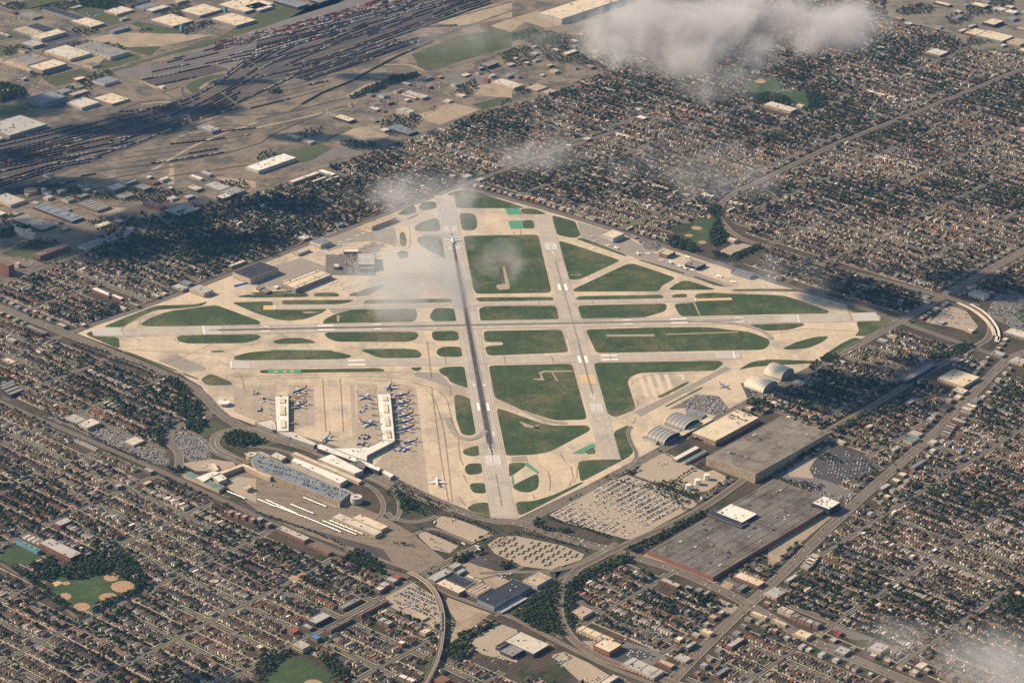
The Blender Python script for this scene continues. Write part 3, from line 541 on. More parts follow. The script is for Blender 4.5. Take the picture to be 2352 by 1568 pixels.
# ================================================================ BUILDINGS
unit = MB(); unit.box(0, 0, .5, 1, 1, 1); PAL['deck'] = (.215, .19, .16); PAL['fact'] = (.165, .148, .130); UNIT = [unit.me('roof_unit', pm(k)) for k in ('gray', 'lgray', 'dark')]
door_me = MB(); door_me.box(0, 0, .5, 1, 1, 1); DOORM = door_me.me('dock_door', pm('dark')); BANDM = {}
NB = [0]
def rectw(r, x0, y0, x1, y1, h):
    a = U(*T(*r, x0, y0)[0], h); b = U(*T(*r, x1, y1)[0], h); X0, X1 = sorted((a[0], b[0])); Y0, Y1 = sorted((a[1], b[1]))
    if X1-X0 < 8: X0 -= 4; X1 += 4
    if Y1-Y0 < 8: Y0 -= 4; Y1 += 4
    return [(X0, Y0), (X1, Y0), (X1, Y1), (X0, Y1)]
def inset(p, d):
    n_ = len(p); out = []
    if area(p) < 0: p = p[::-1]
    for i in range(n_):
        a, b, c = Vector(p[i-1]), Vector(p[i]), Vector(p[(i+1) % n_]); u = (b-a).normalized(); v = (c-b).normalized(); nu = Vector((-u.y, u.x)); nv = Vector((-v.y, v.x)); m = (nu+nv); m = m/max(.4, m.dot(nu)*1.0) if m.length > .1 else nu
        out.append(tuple(b+m*d))
    return out
def building(p, h, roof, wall, label, cat='warehouse', name=None, units=None, z0=0, doors=True, parapet=.9, band=0, ex=True, group=None, rib=0):
    if area(p) < 0: p = p[::-1]
    xs = [a[0] for a in p]; ys = [a[1] for a in p]; cx, cy = sum(xs)/len(xs), sum(ys)/len(ys); A = abs(area(p))
    q = [(x-cx, y-cy) for x, y in p]; t = thing(name or cat.replace(' ', '_'), label, cat, (cx, cy, z0), 0, group)
    if ex: EXCLB.append(inset(p, -7))
    m = MB(); m.prism(q, 0, h, top=False); link('wall', m.me('wall', pm(wall)), t)
    m = MB(); m.prism(inset(q, .02), h-.9, h-.05)
    rf = link('roof', m.me('roof', [pm(roof)]), t)
    m = MB(); o_, i_ = inset(q, -.15), inset(q, .5); n_ = len(q); b0 = len(m.v)
    for i in range(n_):
        j = (i+1) % n_; m.prism([o_[i], o_[j], i_[j], i_[i]], h-.3, h+parapet)
    link('parapet', m.me('parapet', pm(wall if wall not in ('dark', 'navy') else 'gray')), rf)
    rr = random.Random(int(cx*7+cy*3)); k = units if units is not None else min(14, int(A/900)+1); X0, X1, Y0, Y1 = min(xs)-cx, max(xs)-cx, min(ys)-cy, max(ys)-cy
    for i in range(k*3 if k else 0):
        x, y = rr.uniform(X0*.85, X1*.85), rr.uniform(Y0*.85, Y1*.85)
        if k <= 0: break
        if inpoly(np.array(x), np.array(y), q):
            u = link('roof_unit', UNIT[rr.randrange(3)], rf, (x, y, h-.04)); s = (rr.uniform(2.5, 7) if A > 20000 else rr.uniform(1.6, 3.4)) if A > 600 else 1.4; u.scale = (s*rr.uniform(.8, 2.0), s, rr.uniform(1.0, 2.2)); k -= 1
    if rib:
        for i in range(rib):
            y = Y0+(Y1-Y0)*(i+.5)/rib; mm_ = MB(); mm_.prism([(X0*.96, y-.8), (X1*.96, y-.8), (X1*.96, y+.8), (X0*.96, y+.8)], h-.04, h+(.45 if roof == 'fact' else 1.0)); link('roof_ridge', mm_.me('roof_ridge', pm('mid' if roof == 'fact' else roof)), rf)
    if doors and len(p) == 4 and A > 500:
        for i in range(min(9, int((Y1-Y0)/9))):
            y = Y0+(i+.6)*(Y1-Y0)/max(1, min(9, int((Y1-Y0)/9))); d = link('dock_door', DOORM, t, (X1+.03, y, .1)); d.scale = (.15, 3.2, 3.6)
    for b in range(band):
        z = h*(b+.55)/(band+.1); m = MB(); o2, i2 = inset(q, -.06), inset(q, .3)
        for i in range(n_):
            j = (i+1) % n_; a, c = o2[i], o2[j]; a2 = lerp(a, c, .02); c2 = lerp(a, c, .98); m.prism([a2, c2, lerp(i_[i], i_[j], .98), lerp(i_[i], i_[j], .02)], z-.7, z+.7)
        link('window_band', m.me('window_band', GLASS), t)
    NB[0] += 1
    return t
EXCLB = []
def B(r, x0, y0, x1, y1, h, roof, wall, label, cat='warehouse', **k): return building(rectw(r, x0, y0, x1, y1, h), h, roof, wall, label, cat, **k)
def BP(r, xy, h, roof, wall, label, cat='warehouse', **k): return building(UU(T(*r, *xy), h), h, roof, wall, label, cat, **k)
a=(0,0)
B(a,385,85,775,158,11,'navy','gray','huge dark navy roofed warehouse in the far upper left corner')
B(a,645,192,965,215,9,'cream','gray','cream roofed warehouse beside the huge dark navy one')
B(a,105,272,420,300,8,'tan','gray','tan roofed half of the three-tone works at upper left'); B(a,245,245,485,258,10,'navy','gray','dark roofed half of the three-tone works at upper left')
B(a,288,332,608,296,13,'cream','lgray','long white shed in front of the three-tone works'); B(a,190,395,412,400,10,'lgray','gray','grey roofed shed with white vents at upper left')
B(a,405,470,845,490,11,'pale','tan','tan roofed warehouse dotted with dark roof stains',units=14); B(a,690,425,1185,478,13,'gray','lgray','big charcoal roofed warehouse behind the tan dotted one')
B(a,80,545,452,545,9,'gray','tan','grey roofed warehouse with a white shed in front of it'); B(a,262,608,617,585,17,'cream','gray','tall white roofed shed at left above the truck yard'); B(a,-40,550,320,640,6,'tan','tan','low tan strip building along the grey warehouse')
B(a,1375,182,1782,190,9,'cream','gray','square cream warehouse with a blue tower at its corner'); B(a,1655,95,2045,88,9,'cream','gray','square cream warehouse second from the top edge'); B(a,1935,172,2355,185,10,'cream','gray','square cream warehouse nearest the container yard')
B(a,2000,42,2520,35,9,'cream','gray','long cream warehouse on the top edge'); B(a,1088,22,1386,5,9,'dark','brown','dark roofed works on the top edge'); B(a,958,100,1232,92,8,'pale','tan','stepped tan factory beside the dark wood',units=8)
B(a,1240,62,1472,45,9,'bluegray','gray','blue-grey shed left of the square cream warehouse'); B(a,1335,88,1562,62,9,'pale','gray','cream and grey L-shaped shed on the top left'); B(a,1000,282,1195,252,10,'bluegray','bluegray','blue-grey box building by the road junction')
B(a,850,742,1092,738,10,'bluegray','lgray','blue-grey roofed shed by the end of the field road'); B(a,250,902,604,888,18,'bluegray','bluegray','tall pale blue shed beside the left rail tracks'); B(a,858,902,1190,910,7,'cream','gray','cream roofed shed with a row of dark vents',units=12)
B(a,608,944,915,942,10,'pale','lgray','pale shed left of the one with dark vents'); B(a,-160,1160,432,1142,13,'lgray','gray','very large pale roofed warehouse cut by the left edge'); B(a,1788,1160,2030,1185,9,'lgray','gray','ribbed grey roof shed in the middle of the rail yard',rib=5)
B(a,508,832,665,832,8,'bluegray','gray','small blue-grey shed behind the tall pale blue one'); B(a,628,862,822,836,7,'tan','gray','low tan shed between two small industrial roads'); B(a,-90,1262,42,1268,10,'cream','gray','white shed corner on the left edge by the tracks')
B(a,170,132,392,148,7,'gray','gray','long grey shed in front of the huge dark warehouse'); B(a,1572,12,1735,0,9,'tan','gray','tan shed touching the top edge'); B(a,0,300,80,330,7,'cream','gray','small cream shed on the left edge'); B(a,0,552,60,548,8,'pale','gray','pale shed end on the left edge')
B(a,-60,60,170,110,8,'brown','brown','brown school-like block in the upper left corner'); B(a,640,770,760,800,5,'gray','gray','small grey shed by the blue-grey roofed one'); B(a,1480,795,1502,795,6,'white','white','small white tank-like hut by the sandy clearing')
a=(1,0)
B(a,160,8,486,40,10,'bluegray','navy','grey roofed warehouse on the top edge above the green bank'); B(a,490,0,695,-6,9,'gray','navy','grey warehouse end on the top edge'); B(a,-110,60,158,62,9,'cream','gray','cream warehouse just left of the green bank')
B(a,710,1072,918,1095,9,'cream','dark','cream roofed hall standing in the sand'); B(a,1340,850,1595,885,8,'lgray','gray','twin grey roofed sheds beside the scrap yard'); B(a,1290,1005,1462,1020,16,'lgray','pale','tall white factory with windows by the muddy lot',band=3)
B(a,1030,990,1150,1000,6,'pale','gray','small pale shed among parked trucks'); B(a,1195,1170,1490,1205,8,'bluegray','dark','cluster of blue-grey sawtooth roofs',rib=6); B(a,1120,1192,1235,1190,6,'pale','gray','small pale annex left of the blue-grey sawtooth roofs')
B(a,1520,718,1628,706,8,'lgray','gray','small grey shed beside the railway bank trees'); B(a,2060,590,2232,578,11,'gray','dark','dark grey block by the tree-lined embankment'); B(a,2160,752,2460,780,10,'pale','tan','long pale shed with a round-topped roof right of the scrap yards'); B(a,2250,690,2400,680,8,'bluegray','gray','blue-grey shed behind the long pale one')
B(a,2090,722,2155,725,14,'brick','brick','small red brick tower building by the long pale shed'); B(a,270,1240,412,1260,8,'cream','gray','white shed by the storage tanks'); B(a,420,1292,545,1300,6,'pale','tan','cream shed second from the storage yard')
B(a,0,1560,0,1560,9,'cream','white','white office annex of the big white logistics hall'); EXCLB.pop()
B(a,-96,1530,370,1450,12,'white','lgray','big white logistics hall left of the green lot'); B(a,1340,862,1470,905,6,'cream','gray','low cream shed in front of the twin grey ones'); B(a,1660,1180,1750,1195,6,'pale','gray','small pale hall at the muddy lot corner')
B(a,1000,1090,1130,1105,5,'gray','gray','dull grey shed right of the cream hall in the sand'); B(a,600,1040,760,1060,4,'gray','gray','low charcoal slab left of the cream hall in the sand')
a=(0,1)
B(a,-80,250,235,272,10,'lgray','tan','pale factory with cream front at the left edge below the tracks'); B(a,970,150,1165,140,9,'pale','gray','pale shed in the left industrial cluster'); B(a,1120,120,1260,90,8,'lgray','gray','grey shed behind the pale one in the left cluster')
B(a,1060,225,1240,220,6,'gray','gray','grey dock building with trucks around it'); B(a,1230,140,1400,150,13,'gray','dark','tall grey mill with silos'); B(a,1740,45,1870,70,7,'white','lgray','white round-topped shed above the dark roof'); B(a,1830,10,1960,30,8,'lgray','gray','grey shed beside the white round-topped one')
B(a,1706,150,1868,160,7,'pale','brown','brown and cream courtyard works',rib=2); B(a,1870,130,2120,150,7,'lgray','gray','long grey roofed works behind the courtyard one'); B(a,1985,235,2175,215,8,'pale','dark','cream roofed shed with a dark square inset'); B(a,2020,190,2260,180,9,'lgray','gray','ribbed silver roof works by the lush trees',rib=5)
B(a,1500,362,1850,348,10,'lgray','brick','ribbed silver roof hall with two white barrel skylights',rib=7); B(a,1310,290,1530,330,9,'brown','brick','dark brick shed beside the silver ribbed hall'); B(a,1730,285,2030,320,5,'dark','brick','black flat roof next to the silver ribbed hall')
B(a,700,300,1020,330,7,'gray','brown','long brown-grey ribbed works in the cloud shadow',rib=6); B(a,300,330,770,430,8,'bluegray','dark','wide slate factory roof in the deep cloud shadow',rib=5); B(a,100,440,520,500,7,'gray','dark','low slate roof works in the deep cloud shadow')
B(a,130,520,330,580,22,'lgray','pale','white modern tower block at the left edge',cat='office',band=4); B(a,870,500,1030,480,7,'cream','tan','small yellow-cream hall in the shaded works'); B(a,300,760,640,690,14,'brown','brick','long brown brick school block in the shade',cat='school',band=2)
B(a,720,690,1240,560,9,'gray','pale','very long narrow works with a pale cornice above the trees',rib=1); B(a,1080,555,1240,530,8,'bluegray','gray','pale blue shed at the end of the long narrow works'); B(a,-70,820,130,860,34,'brown','brick','tall brown apartment tower at the left edge',cat='apartment block',band=6)
B(a,130,845,195,850,12,'cream','tan','small cream annex next to the brown tower'); B(a,835,1085,1040,1135,8,'white','brick','white roofed school wing left',cat='school'); B(a,990,1135,1140,1170,8,'white','brick','white roofed school wing right of the other',cat='school')
B(a,1170,1210,1290,1235,7,'gray','brown','brown shop block on the airport road',cat='shop'); B(a,1065,1238,1165,1262,7,'pale','tan','cream shop with two roof pitches on the airport road',cat='shop'); B(a,1575,1060,1735,1075,7,'lgray','gray','blue-grey low office by the airport fence',cat='office'); B(a,1650,1015,1770,1030,7,'bluegray','gray','small blue-grey office behind the low one',cat='office')
B(a,1740,1078,1960,1095,13,'lgray','tan','tan fuel office with pale roof inside the left airport fence',cat='hangar'); B(a,2138,935,2560,895,17,'navy','tan','big hangar with navy roof and cream wall on the left field edge',cat='hangar'); B(a,2095,870,2260,830,6,'cream','gray','narrow cream shed behind the navy roofed hangar')
B(a,520,1400,610,1425,7,'lgray','brown','small grey shop at the left road junction',cat='shop'); B(a,720,1405,805,1410,6,'pale','brown','small pale shop at the left road junction',cat='shop'); B(a,240,1420,430,1490,6,'gray','brown','flat grey shop block left of the junction',cat='shop'); B(a,70,1540,150,1560,7,'lgray','gray','grey shop with rooftop unit on the left avenue',cat='shop')
B(a,1380,1140,1480,1150,6,'lgray','brown','low grey roofed shop by the left fence',cat='shop'); B(a,1475,1120,1530,1130,5,'pale','tan','tiny cream kiosk by the left fence',cat='shop')
a=(1,1)
B(a,990,490,1290,430,12,'tan','sand','tan maintenance hangar at the top left of the field',cat='hangar'); B(a,495,650,695,645,13,'bluegray','pale','blue-grey roofed hangar beside the row of white jets',cat='hangar',band=1); B(a,330,745,500,725,7,'lgray','tan','low pale terminal of the private jet apron',cat='terminal')
B(a,715,490,810,485,9,'bluegray','gray','small teal-grey hangar outside the top left fence',cat='hangar'); B(a,380,612,500,610,6,'pale','gray','small cream office outside the fence by the trees',cat='office'); B(a,228,1035,695,955,13,'cream','gray','long cream hangar with a row of small planes before it',cat='hangar',rib=2)
BP(a,(930,758,1085,758,1092,862,938,862),18,'lgray','gray','silver roofed hangar standing square to the photo',cat='hangar',units=4); BP(a,(945,878,1088,878,1090,898,950,898),10,'lgray','gray','low grey annex below the silver roofed hangar',cat='hangar'); BP(a,(803,724,940,724,942,745,803,745),7,'white','tan','narrow white canopy building above the dark car park',cat='hangar',units=0)
BP(a,(712,855,760,855,760,885,712,885),9,'pale','tan','small yellow-cream fuel building beside the dark car park',cat='office',units=1); B(a,30,1100,145,1105,5,'bluegray','brick','small dark blue roofed hut by the taxiway',cat='hut'); B(a,0,1080,80,1070,4,'tan','brick','small tan hut by the taxiway',cat='hut')
B(a,560,1,735,30,9,'white','gray','white works at the top left of the lush suburb'); B(a,295,95,590,20,9,'cream','gray','long cream shed above the lush suburb'); B(a,510,95,650,60,7,'white','gray','white annex of the long cream shed'); B(a,620,95,760,50,6,'pale','gray','pale strip roof at the lush suburb edge'); B(a,150,1058,210,1070,4,'white','tan','tiny white canopy on the left apron',cat='hut')
B(a,1770,40,1840,45,5,'pale','gray','pale roofed church outside the top corner',cat='church'); B(a,1880,50,1990,45,5,'lgray','gray','long grey roofed shop outside the top corner',cat='shop'); B(a,2000,80,2110,75,6,'lgray','gray','grey roofed store row outside the top corner',cat='shop'); B(a,700,130,840,110,5,'tan','brown','tan roofed block in the lush suburb',cat='apartment block')
a=(2,0)
B(a,240,120,1180,-60,20,'cream','lgray','enormous cream distribution hall at the top centre'); B(a,455,490,608,468,7,'cream','gray','small cream shed below the enormous hall'); B(a,0,690,82,700,8,'bluegray','gray','blue-grey shed beside the wooded corner at top centre'); B(a,-60,790,78,790,9,'cream','gray','cream shed left of the sand lots at top centre')
B(a,125,805,330,800,5,'tan','tan','flat tan yard building at top centre'); B(a,275,840,415,835,5,'tan','tan','second flat tan yard building at top centre'); B(a,1130,1075,1252,1080,7,'white','brown','bright white school roof in the upper suburb',cat='school'); B(a,635,1275,742,1270,7,'pale','brown','pale roofed school in the upper suburb',cat='school'); B(a,1125,1000,1195,1005,5,'white','gray','narrow white roofed hall in the upper suburb',cat='hall')
B(a,845,1110,905,1110,5,'pale','brick','small pale roofed brick hall in the upper suburb',cat='hall'); B(a,495,1328,545,1338,5,'white','gray','narrow white roof under the thin mist',cat='hall'); B(a,170,430,235,425,5,'pale','gray','pale hut in the rough field at top centre'); B(a,255,685,300,690,5,'white','gray','tiny white shed at top centre')
a=(3,0)
B(a,-40,960,275,1000,11,'pale','tan','tan brick school beside the upper park',cat='school',band=2); B(a,255,965,340,970,8,'cream','tan','cream gym next to the upper park school',cat='school'); B(a,1518,22,1692,42,8,'cream','dark','cream warehouse at the top right, leftmost of its row'); B(a,1850,38,2040,48,9,'cream','dark','cream warehouse at the top right, middle of its row'); B(a,2052,78,2200,82,7,'pale','gray','pale warehouse right of the middle one at top right')
B(a,2165,104,2305,108,8,'white','gray','bright white warehouse near the top right corner'); B(a,1968,205,2168,195,12,'cream','navy','tall cream warehouse standing alone at top right'); B(a,1735,285,1832,272,8,'pale','brick','small cream works left of the big pair at upper right'); B(a,1798,300,2005,285,9,'cream','brick','cream works second in the brick group at upper right'); B(a,1910,325,2262,335,11,'cream','bluegray','largest cream works with blue wall at upper right')
B(a,2195,382,2400,378,10,'tan','tan','tan flat works right of the largest cream one'); B(a,1442,478,1662,478,7,'pale','gray','long pale school in the upper right suburb',cat='school'); B(a,1475,445,1545,455,6,'white','gray','small white wing behind the long pale school',cat='school'); B(a,2170,165,2305,165,9,'bluegray','gray','blue-grey works near the top right corner'); B(a,2120,418,2198,412,6,'pale','gray','small pale shed below the brick group'); B(a,1765,45,1845,45,8,'bluegray','gray','small blue-grey warehouse between two cream ones')
B(a,1690,160,1800,150,8,'bluegray','gray','blue-grey shed in the upper right yards'); B(a,1240,212,1340,215,6,'pale','gray','pale roof under the cloud edge'); B(a,2290,460,2400,455,7,'cream','gray','cream roof on the right edge of the suburb'); B(a,1700,820,1760,820,5,'pale','brown','tiny pale roof by the straight railway'); B(a,605,635,665,635,5,'pale','brown','pale roof below the great cloud'); B(a,2310,1180,2400,1190,8,'cream','tan','cream roofed school at the right edge',cat='school')
a=(2,1)
B(a,815,585,1032,578,15,'cream','lgray','large cream square hangar on the right apron',cat='hangar'); B(a,1350,752,1502,745,12,'cream','brown','smaller cream hangar nearer the ball park',cat='hangar'); B(a,1590,855,1780,855,10,'gray','navy','dark fronted hangar behind the row of tails',cat='hangar'); B(a,2010,920,2240,950,9,'bluegray','bluegray','pale blue hangar under the mist on the right apron',cat='hangar',rib=5); B(a,1968,625,2075,632,10,'pale','tan','cream field house by the curved railway',cat='hall')
B(a,1970,362,2055,340,7,'white','lgray','white garage in the curve of the railway',cat='garage block'); B(a,1040,530,1118,515,5,'pale','gray','narrow pale depot outside the right fence'); B(a,1060,600,1160,610,4,'gray','gray','flat grey depot between the two cream hangars'); B(a,570,395,700,400,5,'brown','tan','row of brown shops on the upper right road',cat='shop'); B(a,680,420,770,440,5,'gray','tan','grey shops on the upper right road',cat='shop')
a=(3,1)
B(a,1842,1118,2035,1135,12,'lgray','pale','pale grey sports hall by the curved station',cat='hall'); B(a,1430,1190,1505,1192,6,'red','white','red roofed petrol station by the right junction',cat='petrol station',units=1); B(a,1540,1385,1640,1385,5,'lgray','gray','grey drive-in shop in the car park at right',cat='shop'); B(a,1815,1460,1900,1465,6,'cream','tan','small cream shop in the car park at right',cat='shop'); B(a,2165,1480,2420,1500,8,'pale','gray','pale L-shaped store at the right edge',cat='store'); B(a,2290,1180,2400,1190,6,'bluegray','gray','small blue-grey store at the right edge',cat='store')
B(a,1095,1510,1190,1520,5,'tan','tan','long tan roof behind the right fence',cat='shop'); B(a,1000,1550,1110,1560,5,'lgray','gray','grey roof behind the right fence',cat='shop'); B(a,1600,1110,1680,1115,6,'bluegray','gray','blue-grey row in the shaded corner at right',cat='shop')
a=(3,2)
B(a,1557,335,1945,328,9,'cream','tan','big cream supermarket on the right',cat='supermarket',units=12); B(a,1685,445,1842,450,7,'cream','tan','cream and dark shop below the supermarket',cat='shop'); B(a,1702,505,1792,502,6,'cream','tan','square cream shop on the right avenue',cat='shop'); B(a,605,168,715,185,6,'pale','tan','white roofed office by the right fence corner',cat='office'); B(a,222,370,350,380,6,'lgray','tan','white roofed shed near the vaulted hangars',cat='shed')
B(a,1215,345,1545,215,9,'gray','dark','long grey works in the cloud shadow at right'); B(a,1815,578,1922,592,7,'white','tan','bright white shop on the right avenue',cat='shop'); B(a,1860,532,1958,528,7,'bluegray','gray','blue-grey shop across the right avenue',cat='shop'); B(a,1678,712,1828,735,9,'lgray','brick','pale brick block on the right avenue',cat='apartment block',band=2); B(a,1282,838,1425,845,6,'lgray','tan','grey shed row left of the right avenue',cat='shop')
B(a,1240,905,1395,888,8,'green','tan','green-grey roofed hall left of the right avenue',cat='hall'); B(a,1465,918,1562,915,7,'pale','tan','pale square shop right of the avenue',cat='shop'); B(a,1115,990,1222,968,7,'lgray','tan','pale building at the avenue bend',cat='shop'); B(a,1308,1145,1460,1090,8,'bluegray','gray','blue-grey roofed hall in the avenue fork',cat='hall'); B(a,1178,1215,1285,1215,6,'cream','brown','cream roofed diner below the avenue fork',cat='shop'); B(a,1120,1268,1225,1272,6,'pale','brown','pale shop below the avenue fork',cat='shop')
B(a,1020,1350,1118,1310,10,'lgray','brown','tall grey block near the giant factory',cat='apartment block',band=2); B(a,2215,172,2400,175,8,'lgray','tan','grey flat roofed store at the right edge',cat='store'); B(a,2045,100,2190,112,7,'lgray','gray','pale long store by the diagonal avenue',cat='store'); B(a,1560,605,1705,590,7,'dark','brown','black roofed hall beside the avenue',cat='hall'); B(a,885,782,972,770,7,'cream','brick','cream topped brick house by the railway',cat='apartment block')
B(a,612,912,722,922,6,'lgray','tan','pale workshop near the dark car store',cat='shop'); B(a,1258,562,1352,545,6,'lgray','gray','grey hall in the shade of the railway trees',cat='hall'); B(a,1350,950,1480,960,4,'brown','brown','brown roof shops beside the avenue',cat='shop'); B(a,1740,1000,1790,985,7,'tarp','tan','small house covered by a bright blue tarpaulin',cat='house',units=0); B(a,1745,640,1880,655,7,'gray','brown','grey terrace of shops on the avenue',cat='shop'); B(a,1760,610,1890,620,6,'pale','brown','pale terrace of shops on the avenue',cat='shop')
B(a,960,1500,960,1500,6,'gray','gray','grey depot',cat='shop'); 
_t = [o for o in COL.objects if o.get('label') == 'grey depot'][0]
for o in list(_t.children_recursive)+[_t]: bpy.data.objects.remove(o)
for i, (x, y) in enumerate(((1640,742),(1625,765),(1605,790),(1590,815),(1575,840))): B(a,x,y,x+90,y+30,6,('gray','lgray')[i%2],'brown',('topmost','second','third','fourth','lowest')[i]+' narrow shop of the five in a row right of the avenue',cat='shop',units=1,group='narrow shops by the avenue')
a=(2,2)
B(a,1655,838,2268,700,14,'cream','tan','cream roofed parking garage with ramp opening',cat='parking garage',band=3,units=0); building(rectw((2,2),1788,1056,2910,840,24),24,'deck','tan','great brown-grey parking garage of many levels',cat='parking garage',band=5,units=6,doors=False)
B(a,1475,1075,1725,975,7,'white','gray','white striped bus canopy roof beside the garages',cat='canopy',units=0,rib=9); B(a,1560,1105,1790,1010,6,'green','tan','green roofed low garage beside the white canopy',cat='parking garage',units=0)
BP(a,(1595,622,1640,610,1790,670,1745,700,1600,650),8,'bluegray','gray','pale blue-grey office wing behind the domed hangars',cat='office'); B(a,2150,595,2215,605,6,'pale','tan','pale house by the cream garage',cat='house'); B(a,2440,380,2440,380,6,'pale','tan','x','shop'); _t=[o for o in COL.objects if o.get('label') == 'x'][0]
for o in list(_t.children_recursive)+[_t]: bpy.data.objects.remove(o)
a=(2,3)
building(rectw((2,3),1245,352,2990,-90,11),11,'fact','brick','giant red brick factory with a vast grey flat roof',cat='factory',units=40,rib=9,doors=False)
for x0,y0,x1,y1,h,c,l in ((1870,0,2255,15,18,'white','white raised bay on the giant factory roof'),(1790,15,2170,100,15.5,'navy','black low bay on the giant factory roof')): B(a,x0,y0,x1,y1,h,c,'navy',l,cat='factory bay',ex=False,doors=False)
B((3,2),400,1480,665,1478,19,'white','navy','white bay with rows of skylights at the end of the giant factory',cat='factory bay',ex=False,units=12,doors=False)
B(a,590,1070,940,1165,9,'cream','tan','long cream ribbed works in the bend of the curved rails',cat='factory',rib=4); B(a,745,1220,1010,1215,12,'cream','brick','cream brick works in front of the ribbed one',cat='factory'); B(a,540,915,750,905,9,'tan','tan','square tan roofed hall beside the wooded rail curve',cat='hall'); B(a,1005,1390,1400,1460,7,'lgray','tan','long light grey sheds by the lower rails',cat='warehouse',rib=3)
B(a,1325,1365,1500,1400,7,'tan','brick','tan and red shop by the diagonal avenue',cat='shop'); B(a,1355,620,1555,665,8,'lgray','brick','white roofed school west of the avenue corner',cat='school',band=1); B(a,2030,585,2325,640,8,'cream','brick','cream topped motel with brick walls',cat='motel'); B(a,2050,695,2175,672,7,'bluegray','brown','small pale blue roofed diner by the motel',cat='shop'); B(a,2190,920,2351,960,7,'cream','tan','cream shop at the avenue crossing',cat='shop')
B(a,1570,690,1665,690,8,'lgray','brown','grey shop left of the corner sand lot',cat='shop'); B(a,1685,715,1750,700,10,'gray','brown','narrow grey tenement left of the corner sand lot',cat='apartment block'); B(a,1745,745,1835,725,9,'lgray','brown','pale topped tenement left of the corner sand lot',cat='apartment block'); B(a,1880,920,1960,910,9,'pale','brown','pale tenement beside the corner sand lot',cat='apartment block'); B(a,1725,1085,1855,1100,7,'cream','tan','cream shop with yellow trees near the diagonal avenue',cat='shop')
B(a,1580,1230,1700,1195,9,'lgray','brown','grey corner block by the diagonal avenue',cat='apartment block'); B(a,1965,1215,2140,1160,8,'lgray','brick','grey roofed hall right of the diagonal avenue',cat='hall'); B(a,1855,1480,2005,1430,7,'bluegray','brown','pale blue roofed garage right of the diagonal avenue',cat='shop'); B(a,1485,1330,1650,1340,5,'lgray','tan','low pale shops left of the diagonal avenue',cat='shop'); B(a,805,1560,985,1510,8,'pale','gray','pale works on the bottom edge by the rails',cat='warehouse')
B(a,100,620,368,600,11,'tan','lgray','tan end hall of the works by the curved track',cat='warehouse'); B(a,-70,1180,345,1215,9,'pale','dark','long weathered pale works in the lower centre',cat='warehouse'); B(a,-110,1270,130,1250,8,'gray','dark','dark grey works in front of the weathered one',cat='warehouse'); B(a,1505,1165,1565,1150,6,'white','tan','small white roofed house in the lower rows',cat='house'); B(a,1590,900,1640,905,11,'bluegray','brown','slim blue-grey tenement in the lower rows',cat='apartment block')
a=(1,3)
B(a,1565,600,1810,545,13,'lgray','gray','grey hall of the works beside the elevated track',cat='warehouse'); B(a,1645,650,1945,700,10,'cream','brown','cream roofed hall of the works beside the elevated track',cat='warehouse'); B(a,1740,620,2020,650,10,'navy','navy','black roofed hall behind the cream one beside the elevated track',cat='warehouse'); B(a,1880,700,2180,690,9,'tan','gray','tan ribbed roof of the works in the lower centre',cat='warehouse',rib=5); B(a,2030,800,2530,680,13,'navy','bluegray','big navy roofed works in the lower centre',cat='warehouse')
B(a,1760,495,1895,480,7,'pale','gray','small white barrel roofs above the grey hall',cat='warehouse',rib=3); B(a,1825,550,1935,530,6,'lgray','gray','small white shed above the black roofed hall',cat='warehouse'); B(a,1920,585,2080,630,7,'pale','gray','cream strip roof behind the black hall',cat='warehouse'); B(a,2200,900,2500,790,4,'lgray','gray','long low pale dock beside the navy works',cat='warehouse'); B(a,695,40,1160,180,9,'pale','tan','long cream train workshop beside the yard',cat='train shed',units=4); B(a,880,50,1215,130,9,'cream','tan','second cream train workshop behind the long one',cat='train shed',units=3)
B(a,180,145,500,235,9,'lgray','brick','pale roofed school building below the tracks',cat='school',units=7); B(a,480,290,690,370,7,'brown','brick','brown brick works with two pale skylights',cat='factory'); B(a,1120,660,1235,660,9,'lgray','brown','grey tenement left of the cross avenue',cat='apartment block'); B(a,1185,610,1310,620,9,'lgray','brown','pale tenement by the rail bridge',cat='apartment block'); B(a,1240,580,1350,590,7,'red','brick','red roofed house by the rail bridge',cat='apartment block')
B(a,1085,695,1185,695,9,'pale','brown','brown tenement with cream top left of the cross avenue',cat='apartment block'); B(a,1500,1090,1610,1085,7,'cream','tan','cream roofed showroom in the dealer lot',cat='showroom'); B(a,1320,900,1590,960,4,'tan','tan','long tan sunken roof in the dealer car park',cat='showroom',units=0); B(a,470,985,690,950,9,'lgray','dark','grey corner hall on the cross avenue',cat='hall'); B(a,285,1080,400,1080,9,'red','brick','red brick hall with flat roof by the avenue',cat='hall')
B(a,495,1135,600,1145,9,'tarp','brown','flat roof with a bright blue patch by the lower avenue',cat='shop',units=0); B(a,330,1210,500,1220,12,'lgray','tan','tall grey roofed block above the lower park',cat='apartment block',band=2); B(a,0,1235,65,1225,8,'cream','brown','cream roofed hall at the lower left avenue',cat='shop'); B(a,765,870,960,790,7,'gray','brown','long dark brown terrace above the cross avenue',cat='shop'); B(a,935,930,1220,810,8,'brown','brick','long brown brick terrace below the cross avenue',cat='shop')
